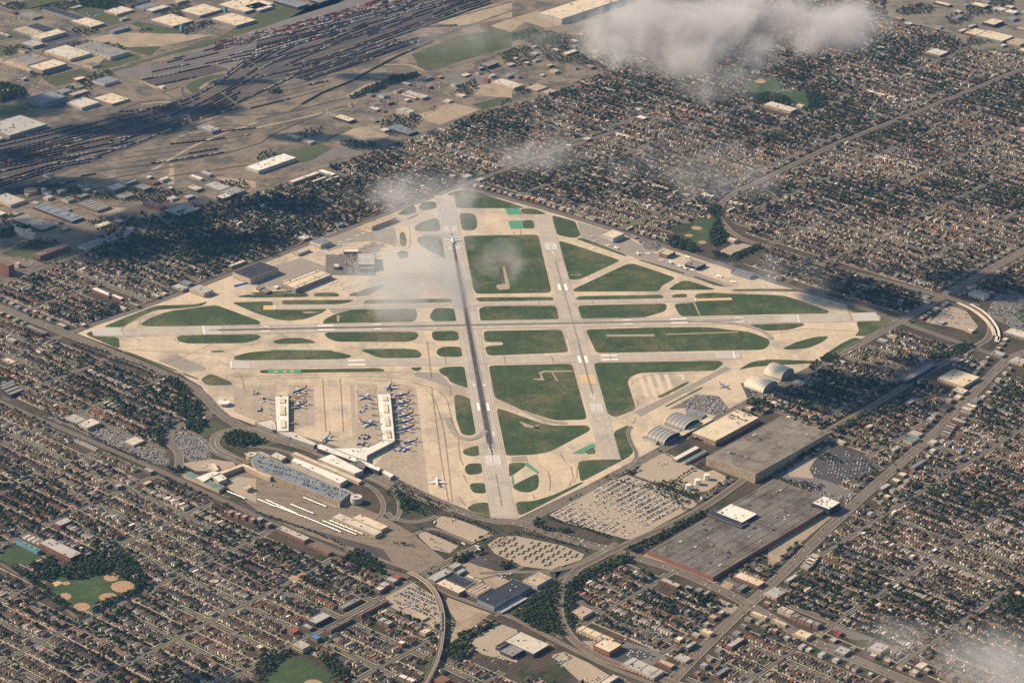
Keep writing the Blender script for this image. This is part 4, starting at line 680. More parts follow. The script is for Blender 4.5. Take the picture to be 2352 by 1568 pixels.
B(a,640,1060,890,975,8,'brown','brown','brown roofed terrace lower on the cross avenue',cat='shop'); B(a,1125,990,1195,975,10,'lgray','brown','first of three pale topped tenements by the dealer lot',cat='apartment block'); B(a,1180,1015,1250,1000,10,'lgray','brown','second of three pale topped tenements by the dealer lot',cat='apartment block'); B(a,1295,1190,1380,1190,10,'white','brick','white roofed tenement among red roofs',cat='apartment block'); B(a,1635,1530,1790,1530,10,'brick','brick','red ribbed roof tenements at the bottom edge',cat='apartment block'); B(a,1300,1500,1400,1510,8,'white','brown','left of the two bright white roofs at the bottom edge',cat='apartment block'); B(a,1370,1530,1470,1540,8,'white','brown','right of the two bright white roofs at the bottom edge',cat='apartment block')
B(a,430,1030,520,1060,6,'lgray','brown','pale roofed shop left of the grey corner hall',cat='shop'); B(a,2160,860,2200,850,5,'pale','gray','small pale dock hut below the navy works',cat='hut'); B(a,2200,1230,2360,1180,8,'dark','dark','black roofed works by the cream truck lot',cat='warehouse'); B(a,0,50,68,60,9,'lgray','brown','brown tenement left by the rail line',cat='apartment block'); B(a,80,105,155,100,9,'lgray','brown','brown tenement second by the rail line',cat='apartment block')
a=(0,3)
B(a,355,280,750,375,13,'lgray','brick','long pale roofed brick school by the ball-field park',cat='school',band=2,units=5); B(a,490,95,665,75,11,'lgray','brick','grey roofed brick school above the long one',cat='school',band=1); B(a,160,260,365,350,9,'green','teal','green-grey barrel gym left of the long school',cat='gym',units=0,rib=4)
for i in range(4): B(a,205+i*42,225+i*18,285+i*42,215+i*18,4,'pale','pale',('first','second','third','fourth')[i]+' of four pale school pavilions beside the green gym',cat='pavilion',units=0,group='school pavilions')
for i,(x,y) in enumerate(((2080,0),(2150,20),(2210,40),(2285,65))): B(a,x,y-8,x+75,y-8,9,'lgray','brick',('first','second','third','fourth')[i]+' brown tenement of the four at the avenue end',cat='apartment block',units=1,group='four brown tenements')
a=(3,3)
for i,(x,y) in enumerate(((88,885),(150,912),(205,945),(270,975),(335,1000),(395,1020))): B(a,x,y,x+98,y,10,('lgray','pale','bluegray','bluegray','lgray','gray')[i],('tan','tan','brick','brick','brown','brown')[i],('first','second','third','fourth','fifth','sixth')[i]+' flat roofed tenement from the avenue corner',cat='apartment block',units=1,group='row of six tenements')
B(a,25,985,180,1025,6,'cream','tan','long cream shop facing the six tenements',cat='shop'); B(a,230,1110,412,1120,8,'cream','tan','square cream hall below the six tenements',cat='hall'); B(a,600,1265,765,1265,7,'lgray','gray','pair of grey store roofs near the lower right cloud',cat='store'); B(a,915,1240,1112,1235,9,'lgray','tan','large grey hall beside the small green lot',cat='hall'); B(a,1338,1410,1475,1395,7,'cream','brown','cream shop near the corner cloud',cat='shop'); B(a,1410,1440,1500,1440,6,'lgray','brown','grey shop next to the cream one near the corner cloud',cat='shop')
B(a,610,1105,690,1100,6,'red','red','bright red and white burger stand by the avenue',cat='shop',units=1); B(a,2255,740,2400,760,9,'cream','brick','cream roofed school on the right edge',cat='school'); B(a,2050,900,2230,850,7,'brown','brown','brown roofed annex left of the small green lot',cat='hall'); B(a,-40,740,170,730,7,'lgray','tan','wide grey roof at the avenue corner',cat='store'); B(a,150,620,280,580,6,'lgray','gray','pale roofed workshop above the avenue corner',cat='shop')
for i in range(4): B(a,300+i*20,490-i*28,420+i*20,485-i*28,6,('lgray','lgray','cream','tan')[i],'tan',('lowest','second lowest','second highest','highest')[i]+' narrow store of the four beside the sand strip',cat='shop',units=0,group='narrow stores')
B(a,1630,1500,1745,1490,8,'brown','brick','brown brick block by the bottom right crossing',cat='apartment block'); B(a,-60,1035,0,1045,5,'gray','brown','small brown roofed house by the long cream shop',cat='house'); B(a,1055,655,1120,650,6,'pale','brown','pale roofed house in the right rows',cat='house'); B(a,1300,395,1350,400,6,'white','tan','small white roofed house in the right rows',cat='house')
a=(0,2)
B(a,590,700,790,715,7,'lgray','tan','grey shed next to the pale square hall by the rail line',cat='warehouse'); B(a,710,755,925,745,9,'pale','tan','pale square hall by the car store',cat='warehouse'); B(a,1135,915,1330,910,6,'pale','tan','tan pentagon canopy in the car store',cat='canopy',units=1); B(a,680,905,905,985,6,'bluegray','tan','long pale shed beside the rail line',cat='warehouse'); B(a,1310,1170,1420,1185,8,'lgray','brown','pale shop at the rail bridge',cat='shop')
B(a,1300,1300,1400,1290,8,'cream','brick','cream and red brick corner block',cat='apartment block'); B(a,1038,1320,1130,1320,8,'lgray','brown','grey tenement in the left rows',cat='apartment block'); B(a,2218,1335,2325,1335,9,'cream','tan','square cream office in the bus loop',cat='office'); B(a,330,75,400,80,6,'red','white','small red and white roof at the left avenue',cat='shop',units=1); B(a,20,165,150,185,5,'pale','tan','long pale roof on the left edge of the avenue',cat='shop')
for i in range(5): B(a,5+i*0,0,6,0,5,'gray','gray','x',cat='x') if 0 else None
for i,(x,y) in enumerate(((2,405),(10,430),(45,455),(75,480))): B(a,x,y,x+130,y-40,9,'gray','dark',('first','second','third','fourth')[i]+' long dark apartment slab at the left edge',cat='apartment block',units=0,group='dark apartment slabs')
# ---- smaller sheds and shops that fill the works districts and line the avenues
INF = [0]
def infill(pts, where, group, seed, sizes=(12, 34), hs=(5, 9), cat='shed', roofs=('lgray', 'gray', 'pale', 'bluegray', 'tan', 'cream', 'mid', 'brown')):
    rr = random.Random(seed)
    for k, (x, y) in enumerate(pts):
        w_, d_ = rr.uniform(*sizes), rr.uniform(*sizes); q = [(x-w_/2, y-d_/2), (x+w_/2, y-d_/2), (x+w_/2, y+d_/2), (x-w_/2, y+d_/2)]
        px = np.array([a[0] for a in q]+[x]); py = np.array([a[1] for a in q]+[y])
        if any(inpoly(px, py, e).any() for e in EXCLB) or inpoly(px, py, AW).any() or any((segdist(px, py, e) < wd+1).any() for e, wd in EXCL_L): continue
        r = rr.choice(roofs); h = rr.uniform(*hs); NM = dict(lgray='light grey', gray='grey', pale='pale', bluegray='blue-grey', tan='tan', cream='cream', mid='dull grey', brown='brown', white='white', navy='navy')
        building(q, h, r, rr.choice(['gray', 'tan', 'brown', 'brick', 'lgray']), f"{NM[r]} roofed {'long' if max(w_, d_) > 1.7*min(w_, d_) else 'squarish'} {cat} {where}", cat, group=group, units=1 if w_*d_ > 260 else 0, doors=False, parapet=.5); INF[0] += 1
AW = UU(AIRPORT)
def rnd_pts(poly, n_, seed):
    p = np.array(UU(poly)); rr = np.random.default_rng(seed); o = []
    while len(o) < n_:
        x, y = rr.uniform(p.min(0), p.max(0))
        if inpoly(np.array(x), np.array(y), [tuple(a) for a in p]): o.append((x, y))
    return o
infill(rnd_pts(T(0,1,450,180,1500,40,2200,20,2300,200,1500,420,300,620), 46, 1), 'in the works district above the lush suburb', 'small works above the lush suburb', 1)
infill(rnd_pts(T(0,0,0,0,1300,0,900,560,1100,760,500,1000,0,1000), 40, 2), 'among the upper left warehouses', 'small works at the upper left', 2, (14, 46))
infill(rnd_pts(T(1,0,1000,780,1700,700,2351,560,2700,420,2700,560,2100,800,1500,1050,1100,1050), 34, 3), 'between the scrap yards and the suburb', 'small works by the scrap yards', 3)
infill(rnd_pts(INDUS2, 30, 4), 'in the upper right works district', 'small works at the upper right', 4, (16, 50)); infill(rnd_pts(T(2,0,400,250,800,250,850,560,600,700,0,700,0,560), 22, 5), 'below the enormous distribution hall', 'small works below the enormous hall', 5)
infill(rnd_pts(T(0,1,0,80,480,40,900,300,300,620,0,600), 18, 6), 'by the storage tanks at the left', 'small works by the tanks', 6)
def along(pl, d, step, seed):
    rr = random.Random(seed); p = UU(pl); o = []
    for a, b in zip(p[:-1], p[1:]):
        L_ = math.dist(a, b); ux, uy = (b[0]-a[0])/L_, (b[1]-a[1])/L_
        for t in np.arange(8, L_-8, step):
            for s in (-1, 1): q = d+rr.uniform(0, 5); o.append((a[0]+ux*t-uy*s*q, a[1]+uy*t+ux*s*q))
    return o
infill(along([(1964,1176),(2154,989),(2314,816),(2352,770)], 33, 17, 7), 'fronting the upper diagonal avenue', 'shops on the upper diagonal avenue', 7, (9, 17), (5, 9), 'shop'); infill(along([(1750,1362),(1690,1412),(1600,1502),(1538,1567)], 33, 17, 8), 'fronting the lower diagonal avenue', 'shops on the lower diagonal avenue', 8, (9, 17), (5, 9), 'shop')
infill(along([(1730,1395),(1856,1471),(2100,1570)], 32, 17, 9), 'facing the avenue east of the crossing', 'shops on the east avenue', 9, (9, 17), (5, 9), 'shop'); infill(along([(2090,728),(2210,655),(2352,575)], 30, 20, 10), 'on the street beyond the right corner', 'shops beyond the right corner', 10, (9, 18), (5, 8), 'shop')
infill(along([(-60,670),(0,706),(140,762)], 30, 16, 11), 'on the street beyond the left corner', 'shops beyond the left corner', 11, (9, 17), (5, 8), 'shop'); infill(along([(1046,427),(1180,460),(1265,484),(1400,526),(1535,567)][::-1], 30, 22, 12), 'on the far street behind the right apron', 'shops on the far street', 12, (9, 18), (5, 8), 'shop')
print('infill', INF[0])
# ---- terminal complex
a=(1,2)
def pier(r, xy, h, label, pads):
    t = BP(r, xy, h, 'white', 'gray', label, cat='concourse', name='concourse', units=4, doors=False, parapet=.6)
    rf = [c for c in t.children if c.name.startswith('roof')][0]; cx, cy = t.location.x, t.location.y
    for p in pads:
        w_ = [(x-cx, y-cy) for x, y in UU(T(*r, *p), h+2)]; m = MB(); m.prism(w_, h-.04, h+2.4); link('roof_plinth', m.me('roof_plinth', pm('cream')), rf)
    return t
pierA = pier(a, (170,500,298,500,300,822,190,826,176,650), 10, 'shorter white concourse pier at left of the terminal', [(215,520,262,520,268,565,218,565),(215,590,262,590,270,672,220,672),(222,720,268,720,272,790,226,790)])
pierB = pier(a, (1110,482,1234,482,1276,915,1160,905,1130,700), 10, 'longer white concourse pier at right of the terminal', [(1160,500,1200,500,1210,540,1165,540),(1165,572,1208,572,1218,650,1172,650),(1176,700,1220,700,1230,772,1185,772),(1190,815,1230,815,1242,880,1200,880)])
BP(a,(700,978,960,975,1060,958,1160,908,1276,917,1020,1050,1018,1100,880,1050),10,'white','gray','white wedge building joining the right pier to the terminal',cat='terminal',doors=False)
BP(a,(190,828,340,830,560,940,530,958,250,862),9,'pale','gray','long pale corridor building between the two piers',cat='terminal',doors=False,units=2)
BP(a,(560,945,600,942,1150,1160,1130,1190,760,1050,560,980),12,'white','navy','long white terminal front with dark glass wall',cat='terminal',doors=False,band=1); BP(a,(1130,1185,1160,1172,1275,1222,1235,1252),8,'white','gray','white end block of the terminal front',cat='terminal',doors=False)
BP(a,(-10,745,160,712,180,760,186,812,150,812,40,770),8,'pale','gray','pale wing at the foot of the left pier',cat='terminal',doors=False); BP(a,(568,1078,690,1033,985,1185,905,1215),13,'white','tan','broad white ticketing hall of the terminal',cat='terminal',units=3,doors=False)
BP(a,(320,1095,345,1062,845,1265,772,1308),11,'white','lgray','long cream rental hall between terminal and parking garage',cat='terminal',units=3,doors=False); BP(a,(325,1025,365,1015,975,1275,945,1295),7,'pale','tan','long narrow curbside canopy of the terminal',cat='canopy',units=0,doors=False)
BP(a,(862,1112,955,1092,1015,1142,990,1168),15,'mid','dark','dark grey penthouse block on the terminal',cat='terminal',units=2,doors=False); BP(a,(125,1050,180,1012,282,1060,235,1092),9,'pale','gray','small pale office at the end of the rental hall',cat='office',units=3,doors=False)
PG = UU(T(1,2,-45,1075,18,1022,868,1388,768,1478,0,1170), 14); building(PG, 14, 'bluegray', 'tan', 'long terminal parking garage with cars on its roof deck', cat='parking garage', band=3, units=2, doors=False)
def helix(x, y, r, h, label):
    c = U(x, y, h); t = thing('parking_ramp', label, 'ramp tower', (c[0], c[1], 0)); EXCLB.append(circ(c[0], c[1], r+6))
    for k in range(5):
        m = MB(); o = circ(0, 0, r, 32); i_ = circ(0, 0, r*.45, 32); z = h*(k+1)/5
        for j in range(32): j2 = (j+1) % 32; m.poly([(*o[j], z), (*o[j2], z), (*i_[j2], z), (*i_[j], z)]); m.poly([(*o[j], z-1.5), (*o[j2], z-1.5), (*o[j2], z+.4), (*o[j], z+.4)]); m.poly([(*i_[j2], z-1.5), (*i_[j], z-1.5), (*i_[j], z), (*i_[j2], z)])
        link('ramp_deck', m.me('ramp_deck', pm('pale')), t)
    m = MB(); m.tube((0, 0, 0), (0, 0, h-1), r*.42, r*.42, 20); link('core', m.me('core', pm('gray')), t)
helix(588+920/4, 784+1425/4, 14, 16, 'round spiral car ramp at the right end of the terminal garage'); helix(577.5, 784+1035/4, 13, 12, 'round spiral car ramp at the left end of the terminal garage')
a=(0,2)
BP(a,(1668,1218,1732,1195,2062,1330,2012,1368),8,'green','tan','green-grey roofed train station by the yard',cat='station',units=0,rib=0,doors=False); BP(a,(1795,1250,1960,1185,2020,1205,1870,1290),10,'white','tan','white roofed hall over the train station',cat='station',doors=False,units=2); BP(a,(1950,1245,2030,1210,2085,1260,2010,1290),11,'white','tan','white square hall beside the station hall',cat='station',doors=False,units=1); BP(a,(1915,1120,1965,1110,2012,1180,1960,1190),8,'cream','tan','white bus shelter roof at the bus plaza',cat='canopy',units=0,doors=False)
BP(a,(2010,1195,2200,1128,2240,1122,2500,1240,2480,1252,2230,1145,2030,1222),11,'cream','tan','long zigzag footbridge from station to garage',cat='footbridge',units=0,doors=False)
# round building by the left apron, and its taller tail
c = U(515.5, 923, 9); t = thing('round_building', 'round white roofed building on the left apron edge', 'office', (c[0], c[1], 0)); m = MB(); m.prism(circ(0, 0, 13.2, 40), 0, 8.5); link('wall', m.me('wall', pm('tan')), t); m = MB(); m.prism(circ(0, 0, 14, 40), 8.45, 9.6); link('roof', m.me('roof', pm('white')), t); m = MB(); m.prism(circ(-7, -9, 3, 16), 9.65, 13); link('stair_tower', m.me('stair_tower', pm('pale')), t)
# vaulted hangars
def vault(r, x0, y0, x1, y1, base, rise, roof, label, ribs, axis='y', endm='navy', back=True):
    p = rectw(r, x0, y0, x1, y1, base); X0, Y0 = p[0]; X1, Y1 = p[2]; cx, cy = (X0+X1)/2, (Y0+Y1)/2; W, L = X1-X0, Y1-Y0; rz = 0
    if axis == 'x': W, L = L, W; rz = math.pi/2
    t = thing('vaulted_hangar', label, 'hangar', (cx, cy, 0), rz); N = 18; EXCLB.append(inset(p, -5))
    def arc(s, e=0): return [(s*W/2*math.sin(-math.pi/2+math.pi*i/N)*1.0, base+(rise+e)*math.cos(-math.pi/2+math.pi*i/N)**.85 if 0 < i < N else base) for i in range(N+1)]
    m = MB(); A = arc(1)
    for (xa, za), (xb, zb) in zip(A[:-1], A[1:]): m.poly([(xa, -L/2, za), (xa, L/2, za), (xb, L/2, zb), (xb, -L/2, zb)][::-1])
    link('roof', m.me('roof', mat('roof_metal_'+roof, PAL[roof], rough=.45, amt=.08)), t)
    for s in (-1, 1):
        m = MB(); m.poly([(x, s*(L/2-.2), z) for x, z in A]); link('end_wall', m.me('end_wall', pm(endm if s == 1 else 'lgray')), t)
    m = MB(); m.prism([(-W/2, -L/2), (W/2, -L/2), (W/2, L/2), (-W/2, L/2)], 0, base-.02); link('wall', m.me('wall', pm('gray')), t)
    for k in range(ribs):
        y = -L/2+L*k/(ribs-1); m = MB(); A2 = arc(1.006, .5)
        for (xa, za), (xb, zb) in zip(A2[:-1], A2[1:]): m.prism([(xa, y-.6), (xb, y-.6), (xb, y+.6), (xa, y+.6)], 0, 0, top=False, sides=False); m.poly([(xa, y-.6, za+.25), (xa, y+.6, za+.25), (xb, y+.6, zb+.25), (xb, y-.6, zb+.25)][::-1]); m.poly([(xa, y+.6, za-.6), (xb, y+.6, zb-.6), (xb, y+.6, zb+.25), (xa, y+.6, za+.25)]); m.poly([(xa, y-.6, za-.6), (xa, y-.6, za+.25), (xb, y-.6, zb+.25), (xb, y-.6, zb-.6)])
        link('roof_rib', m.me('roof_rib', pm('white')), t)
PAL['vgray'] = (.23, .225, .225); PAL['vcream'] = (.66, .57, .42)
vault((2,2),1228,880,1545,862,5,15,'vgray','grey vaulted hangar with white ribs, the nearer of the pair',6); vault((2,2),1398,750,1722,740,5,15,'vgray','grey vaulted hangar with white ribs, the farther of the pair',6)
vault((2,2),2130,410,2440,400,4,19,'vcream','nearer of the two cream vaulted hangars',7,endm='gray'); vault((3,2),-40,300,238,290,4,21,'vcream','farther and larger cream vaulted hangar',8,endm='gray')
B((2,2),1220,870,1330,925,7,'gray','lgray','low grey annex in front of the grey vaulted hangars',cat='hangar annex',doors=False); B((2,2),1545,880,1800,690,6,'cream','dark','long cream strip roof beside the grey vaulted hangars',cat='hangar annex',doors=False,units=2)
# storage tanks
def tank(x, y, r, h, c_, label, dome=0):
    c = U(x, y, h); t = thing('storage_tank', label, 'tank', (c[0], c[1], 0)); m = MB(); m.tube((0, 0, 0), (0, 0, h), r, r, 32, cap=False); link('shell', m.me('shell', pm(c_)), t)
    m = MB(); m.tube((0, 0, h-.05), (0, 0, h+.6+dome), r*1.01, r*.1, 32); link('roof', m.me('roof', pm(c_)), t); m = MB()
    m.box(r+.3, 0, h/2, .5, 1.2, h); link('ladder', m.me('ladder', pm('gray')), t); EXCLB.append(circ(c[0], c[1], r+4))
tank(1176+1623/4, 784+1312/4, 7.2, 14, 'white', 'left of the three white fuel tanks'); tank(1176+1707/4, 784+1266/4, 7.2, 14, 'white', 'middle of the three white fuel tanks'); tank(1176+1791/4, 784+1220/4, 7.2, 14, 'white', 'right of the three white fuel tanks')
PAL['rust'] = (.40, .24, .15); tank(282/4, 392+175/4, 21, 11, 'rust', 'wide rust coloured storage tank at the left'); tank(402/4, 392+165/4, 9, 13, 'lgray', 'smaller grey storage tank beside the rust coloured one', 2)
def cooling(x, y, label):
    c = U(x, y, 12); t = thing('cooling_tower', label, 'tower', (c[0], c[1], 0)); m = MB(); m.box(0, 0, 9, 12, 12, 18); link('casing', m.me('casing', pm('teal')), t); m = MB()
    m.tube((0, 0, 18), (0, 0, 20.5), 4.4, 5, 16); link('fan_ring', m.me('fan_ring', pm('bluegray')), t)
cooling(417, 63, 'light blue box tower beside the square cream warehouse'); cooling(517, 21, 'light blue box tower between two cream warehouses')
# jet bridges belong to their concourse
jb = MB(); jb.box(9, 0, 4.2, 18, 2.6, 2.6); jb.box(19, 0, 4.2, 4, 4, 3.2); jb.tube((16, 0, 0), (16, 0, 3), .5, .5, 6); JBM = jb.me('jet_bridge', pm('lgray'))
for tt, pts in ((pierA, ((300,490,.3),(300,545,.3),(300,605,.3),(300,745,.3),(172,560,2.6),(178,620,2.6),(180,665,2.6),(280,500,1.2),(200,500,1.6),(172,520,2.9))), (pierB, ((1236,515,.25),(1242,585,.25),(1250,645,.25),(1255,715,.25),(1260,768,.2),(1270,828,.2),(1272,886,-.15),(1115,495,2.7),(1120,560,2.9),(1125,600,3),(1135,665,3),(1140,725,2.8),(1150,790,2.7),(1155,850,2.6),(1160,895,2.6),(1150,482,1.9),(1215,482,1.2)))):
    for x, y, ang in pts:
        c = U(*T(1,2,x,y)[0], 8); # ang: direction in the photo plane, measured from photo right, up
        e = U(*T(1,2,x+60*math.cos(ang),y-40*math.sin(ang))[0], 8); rz = math.atan2(e[1]-c[1], e[0]-c[0]); link('jet_bridge', JBM, tt, (c[0]-tt.location.x, c[1]-tt.location.y, .3), rz)
print('buildings', NB[0])
EXCL += EXCLB
# ================================================================ STREET GRID
BX, BY = 100.6, 201.2
def free(X, Y):
    ok = np.ones(np.shape(X), bool)
    for p in EXCL:
        a = np.asarray(p); m = (X > a[:, 0].min()) & (X < a[:, 0].max()) & (Y > a[:, 1].min()) & (Y < a[:, 1].max()) & ok
        if m.any():
            i = np.where(m); ok[i] &= ~inpoly(X[i], Y[i], p)
    for p, wd in EXCL_L:
        a = np.asarray(p); m = (X > a[:, 0].min()-wd) & (X < a[:, 0].max()+wd) & (Y > a[:, 1].min()-wd) & (Y < a[:, 1].max()+wd) & ok
        if m.any():
            i = np.where(m); ok[i] &= segdist(X[i], Y[i], p) > wd
    return ok
def seen(X, Y, mx=90):
    q = PJ(np.stack([X, Y, np.zeros_like(X)], -1)); return (q[..., 0] > -mx) & (q[..., 0] < 2352+mx) & (q[..., 1] > -mx) & (q[..., 1] < 1568+mx)
def quadmesh(name, Q, z, m, kind='structure'):
    Q = np.asarray(Q, float)     # n x 4 x 2
    V = np.zeros((len(Q)*4, 3)); V[:, :2] = Q.reshape(-1, 2); V[:, 2] = z
    return link(name, npmesh(name, V, np.arange(len(Q)*4).reshape(-1, 4), m), kind=kind)
def rects(x0, x1, y0, y1): return np.stack([np.stack([x0, y0], -1), np.stack([x1, y0], -1), np.stack([x1, y1], -1), np.stack([x0, y1], -1)], 1)
KX = np.arange(-62, 16); KY = np.arange(-26, 9)
def segs(vert, off, wd, step, z, name, m, jit=0., gap=None):
    """short pieces of street, pavement or alley, dropped where something else stands"""
    out = []
    if vert:
        X, Y = np.meshgrid(KX*BX+off, np.arange(KY[0]*BY, KY[-1]*BY, step)+step/2)
    else:
        Y, X = np.meshgrid(KY*BY+off, np.arange(KX[0]*BX, KX[-1]*BX, step)+step/2)
    X, Y = X.ravel(), Y.ravel(); k = seen(X, Y) & free(X, Y)
    if gap is not None:
        r = ((Y+BY/2) % BY-BY/2) if vert else ((X+BX/2) % BX-BX/2); k &= np.abs(r) > gap
    X, Y = X[k], Y[k]; a, b = (wd/2, step/2) if vert else (step/2, wd/2)
    quadmesh(name, rects(X-a, X+a, Y-b, Y+b), z, m)
WALK = mat('sidewalk_concrete', (.50, .45, .33), amt=.15, scale=.05, fine=.4)
segs(True, 0, 9.5, 16.77/2, .42, 'street', ASPH)
segs(False, 0, 9.5, 16.77/2, .46, 'street', ASPH)
segs(True, BX/2, 4.2, BY/24, .44, 'alley', CONC, gap=6)
for s in (-1, 1):
    segs(True, s*8.4, 1.7, BY/24, .50, 'sidewalk', WALK, gap=5)
    segs(False, s*8.4, 1.7, BX/12, .54, 'sidewalk', WALK, gap=5)
# ================================================================ HOUSES, GARAGES, TREES
def lownoise(X, Y, sc, seed):
    rr = np.random.default_rng(seed); v = 0
    for i in range(7):
        a = rr.uniform(0, 6.28); f = sc*rr.uniform(.5, 1.8); v = v+np.sin(X*math.cos(a)*f+Y*math.sin(a)*f+rr.uniform(0, 6.28))
    return v/3.0
nl = 23; lw = (BY-20)/nl
kk, mm, side, li = np.meshgrid(KX, KY, [-1, 1], np.arange(nl), indexing='ij')
kk, mm, side, li = [a.ravel() for a in (kk, mm, side, li)]
n = len(kk)
hr = np.random.default_rng(11)
hl = hr.uniform(10, 18.5, n)                                # depth along x
HX = kk*BX+side*(15.5+hl/2+hr.normal(0, .7, n)); HY = mm*BY+10+(li+.5)*lw
vis = seen(HX, HY, 60) & free(HX, HY) & free(kk*BX+side*20., HY) & free(kk*BX+side*40., HY)
bh = np.abs(np.sin(kk*12.9898+mm*78.233+side*37.7)*43758.5453) % 1     # one number per block face
keep = vis & (hr.random(n) > .09+.14*(bh > .85))
kk, mm, side, li, hl, HX, HY, bh = [a[keep] for a in (kk, mm, side, li, hl, HX, HY, bh)]
n = len(HX); print('houses', n)
ROOFC = np.array([(.115,.078,.056),(.085,.058,.044),(.125,.112,.10),(.18,.092,.058),(.055,.048,.046),(.22,.175,.13),(.088,.080,.082),(.15,.085,.06),(.33,.29,.25),(.115,.09,.062)])
ROOFN = ['brown','dark brown','grey','reddish brown','charcoal','tan','slate grey','russet','pale grey','olive brown']
WALLC = np.array([(.20,.145,.105),(.30,.24,.18),(.15,.09,.07),(.46,.43,.37),(.23,.19,.15),(.62,.59,.52)])
WALLN = ['brick','tan brick','dark brick','cream','sandy brick','white']
pal = (bh*1000).astype(int) % len(ROOFC)
rc = np.where(hr.random(n) < .62, pal, hr.integers(0, len(ROOFC), n)); wc = hr.integers(0, 6, n)
hw = hr.uniform(6.0, 6.9, n); hh = np.where(hr.random(n) < .5, 4.6, 6.2)+hr.normal(0, .3, n)
st = np.where(hr.random(n) < np.where(bh > .93, .9, .07), 2, np.where(bh*7 % 1 < .5, 0, 1)); hh[st == 2] = hr.uniform(7.5, 9, (st == 2).sum())
# unit house shapes: 0 hip, 1 gable, 2 flat. x along the depth, y across, z up to the eave = 1, roof rise given separately
def house_arrays(st_):
    W_ = [(-.5,-.5,0),(.5,-.5,0),(.5,.5,0),(-.5,.5,0),(-.5,-.5,1),(.5,-.5,1),(.5,.5,1),(-.5,.5,1)]
    wf = [(0,1,5),(0,5,4),(1,2,6),(1,6,5),(2,3,7),(2,7,6),(3,0,4),(3,4,7)]
    e = .56
    if st_ == 0: rv = [(-.53,-e,1),(.53,-e,1),(.53,e,1),(-.53,e,1),(-.28,0,2),(.28,0,2)]; rf = [(0,1,5),(0,5,4),(2,3,4),(2,4,5),(1,2,5),(3,0,4)]
    elif st_ == 1: rv = [(-.53,-e,1),(.53,-e,1),(.53,e,1),(-.53,e,1),(-.53,0,2),(.53,0,2)]; rf = [(0,1,5),(0,5,4),(2,3,4),(2,4,5),(1,2,5),(3,0,4)]
    else: rv = [(-.51,-.51,1),(.51,-.51,1),(.51,.51,1),(-.51,.51,1),(-.51,-.51,2),(.51,-.51,2)]; rv = [(-.5,-.5,1.2),(.5,-.5,1.2),(.5,.5,1.2),(-.5,.5,1.2)]; rf = [(0,1,2),(0,2,3)]
    return np.array(W_, float), np.array(wf), np.array(rv, float), np.array(rf)
def build_batch(X, Y, L, Wd, H, st_, rise, rcol, wcol):
    """one vertex/face/colour array for many houses of one style"""
    wv, wf, rv, rf = house_arrays(st_); tv = np.concatenate([wv, rv]); tf = np.concatenate([wf, rf+len(wv)]); N = len(X)
    Z = np.where(tv[None, :, 2] <= 1, tv[None, :, 2]*H[:, None], H[:, None]+(tv[None, :, 2]-1)*rise[:, None])
    if st_ == 2: Z = np.where(np.arange(len(tv))[None] >= 8, H[:, None]-.25, Z)
    V = np.stack([X[:, None]+tv[None, :, 0]*L[:, None], Y[:, None]+tv[None, :, 1]*Wd[:, None], Z], -1).reshape(-1, 3)
    Fc = (tf[None]+(np.arange(N)*len(tv))[:, None, None]).reshape(-1, 3)
    Cc = np.concatenate([np.repeat(wcol[:, None], len(wf), 1), np.repeat(rcol[:, None], len(rf), 1)], 1).reshape(-1, 3)
    return V, Fc, Cc
def merge(parts):
    Vs, Fs, Cs, o = [], [], [], 0
    for V, Fc, Cc in parts:
        Vs.append(V); Fs.append(Fc+o); Cs.append(Cc); o += len(V)
    return np.concatenate(Vs), np.concatenate(Fs), np.concatenate(Cs)
HOUSE = mat('shingle_and_brick', attr=True, amt=.16, scale=.06, fine=.5)
LM = [((215,1355),'the ball-field park'), ((40,1290),'the green sports court'), ((688,1340),'the bottom edge ball diamond'), ((1010,1480),'the curved elevated track'), ((1385,1470),'the long cream works by the curved rails'), ((1560,1560),'the diagonal avenue end'), ((1900,1500),'the cluster of flat-roofed shops'),
      ((2150,1300),'the long rows east of the huge factory'), ((2300,1500),'the cloud in the corner'), ((820,1290),'the small wooded park by the rail line'), ((450,1250),'the rail line west of the yard trains'), ((1230,1400),'the triangular wood'), ((640,1460),'the brick shops on the cross avenue'), ((1700,1480),'the brick corner shops'), ((30,1500),'the bottom left corner'), ((400,1500),'the lower left street ends'), ((2330,1400),'the right edge'), ((1250,1540),'the parking lot by the lower rails')]
def near(P2):
    i = min(range(len(LM)), key=lambda k: (LM[k][0][0]-P2[0])**2+(LM[k][0][1]-P2[1])**2); (lx, ly), nm = LM[i]
    dx, dy = P2[0]-lx, P2[1]-ly
    w_ = ('right of' if dx > 0 else 'left of') if abs(dx) > abs(dy)*1.3 else ('below' if dy > 0 else 'above')
    return ('far ' if math.hypot(dx, dy) > 130 else 'just ')+w_+' '+nm
hp = PJ(np.stack([HX, HY, hh], -1)); inside = (hp[:, 0] > 6) & (hp[:, 0] < 2346) & (hp[:, 1] > 6) & (hp[:, 1] < 1558)
dist = np.hypot(np.hypot(HX-CP[0], HY-CP[1]), CP[2]); order = np.argsort(np.where(inside, dist-hh*40, 1e9)); indiv = np.zeros(n, bool); indiv[order[:300]] = True
rise = hr.uniform(2.0, 3.0, n)
P_ = []
for s in (0, 1, 2):
    k = (st == s) & ~indiv; P_.append(build_batch(HX[k], HY[k], hl[k], hw[k], hh[k], s, rise[k], ROOFC[rc[k]]*hr.uniform(.8, 1.25, (k.sum(), 1))*(2.2 if s == 2 else 1), WALLC[wc[k]]))
V, Fc, Cc = merge(P_); link('houses', npmesh('houses', V, Fc, HOUSE, Cc), kind='stuff', label='dense rows of small brown and grey roofed houses around the airfield', category='houses')
HM = {}
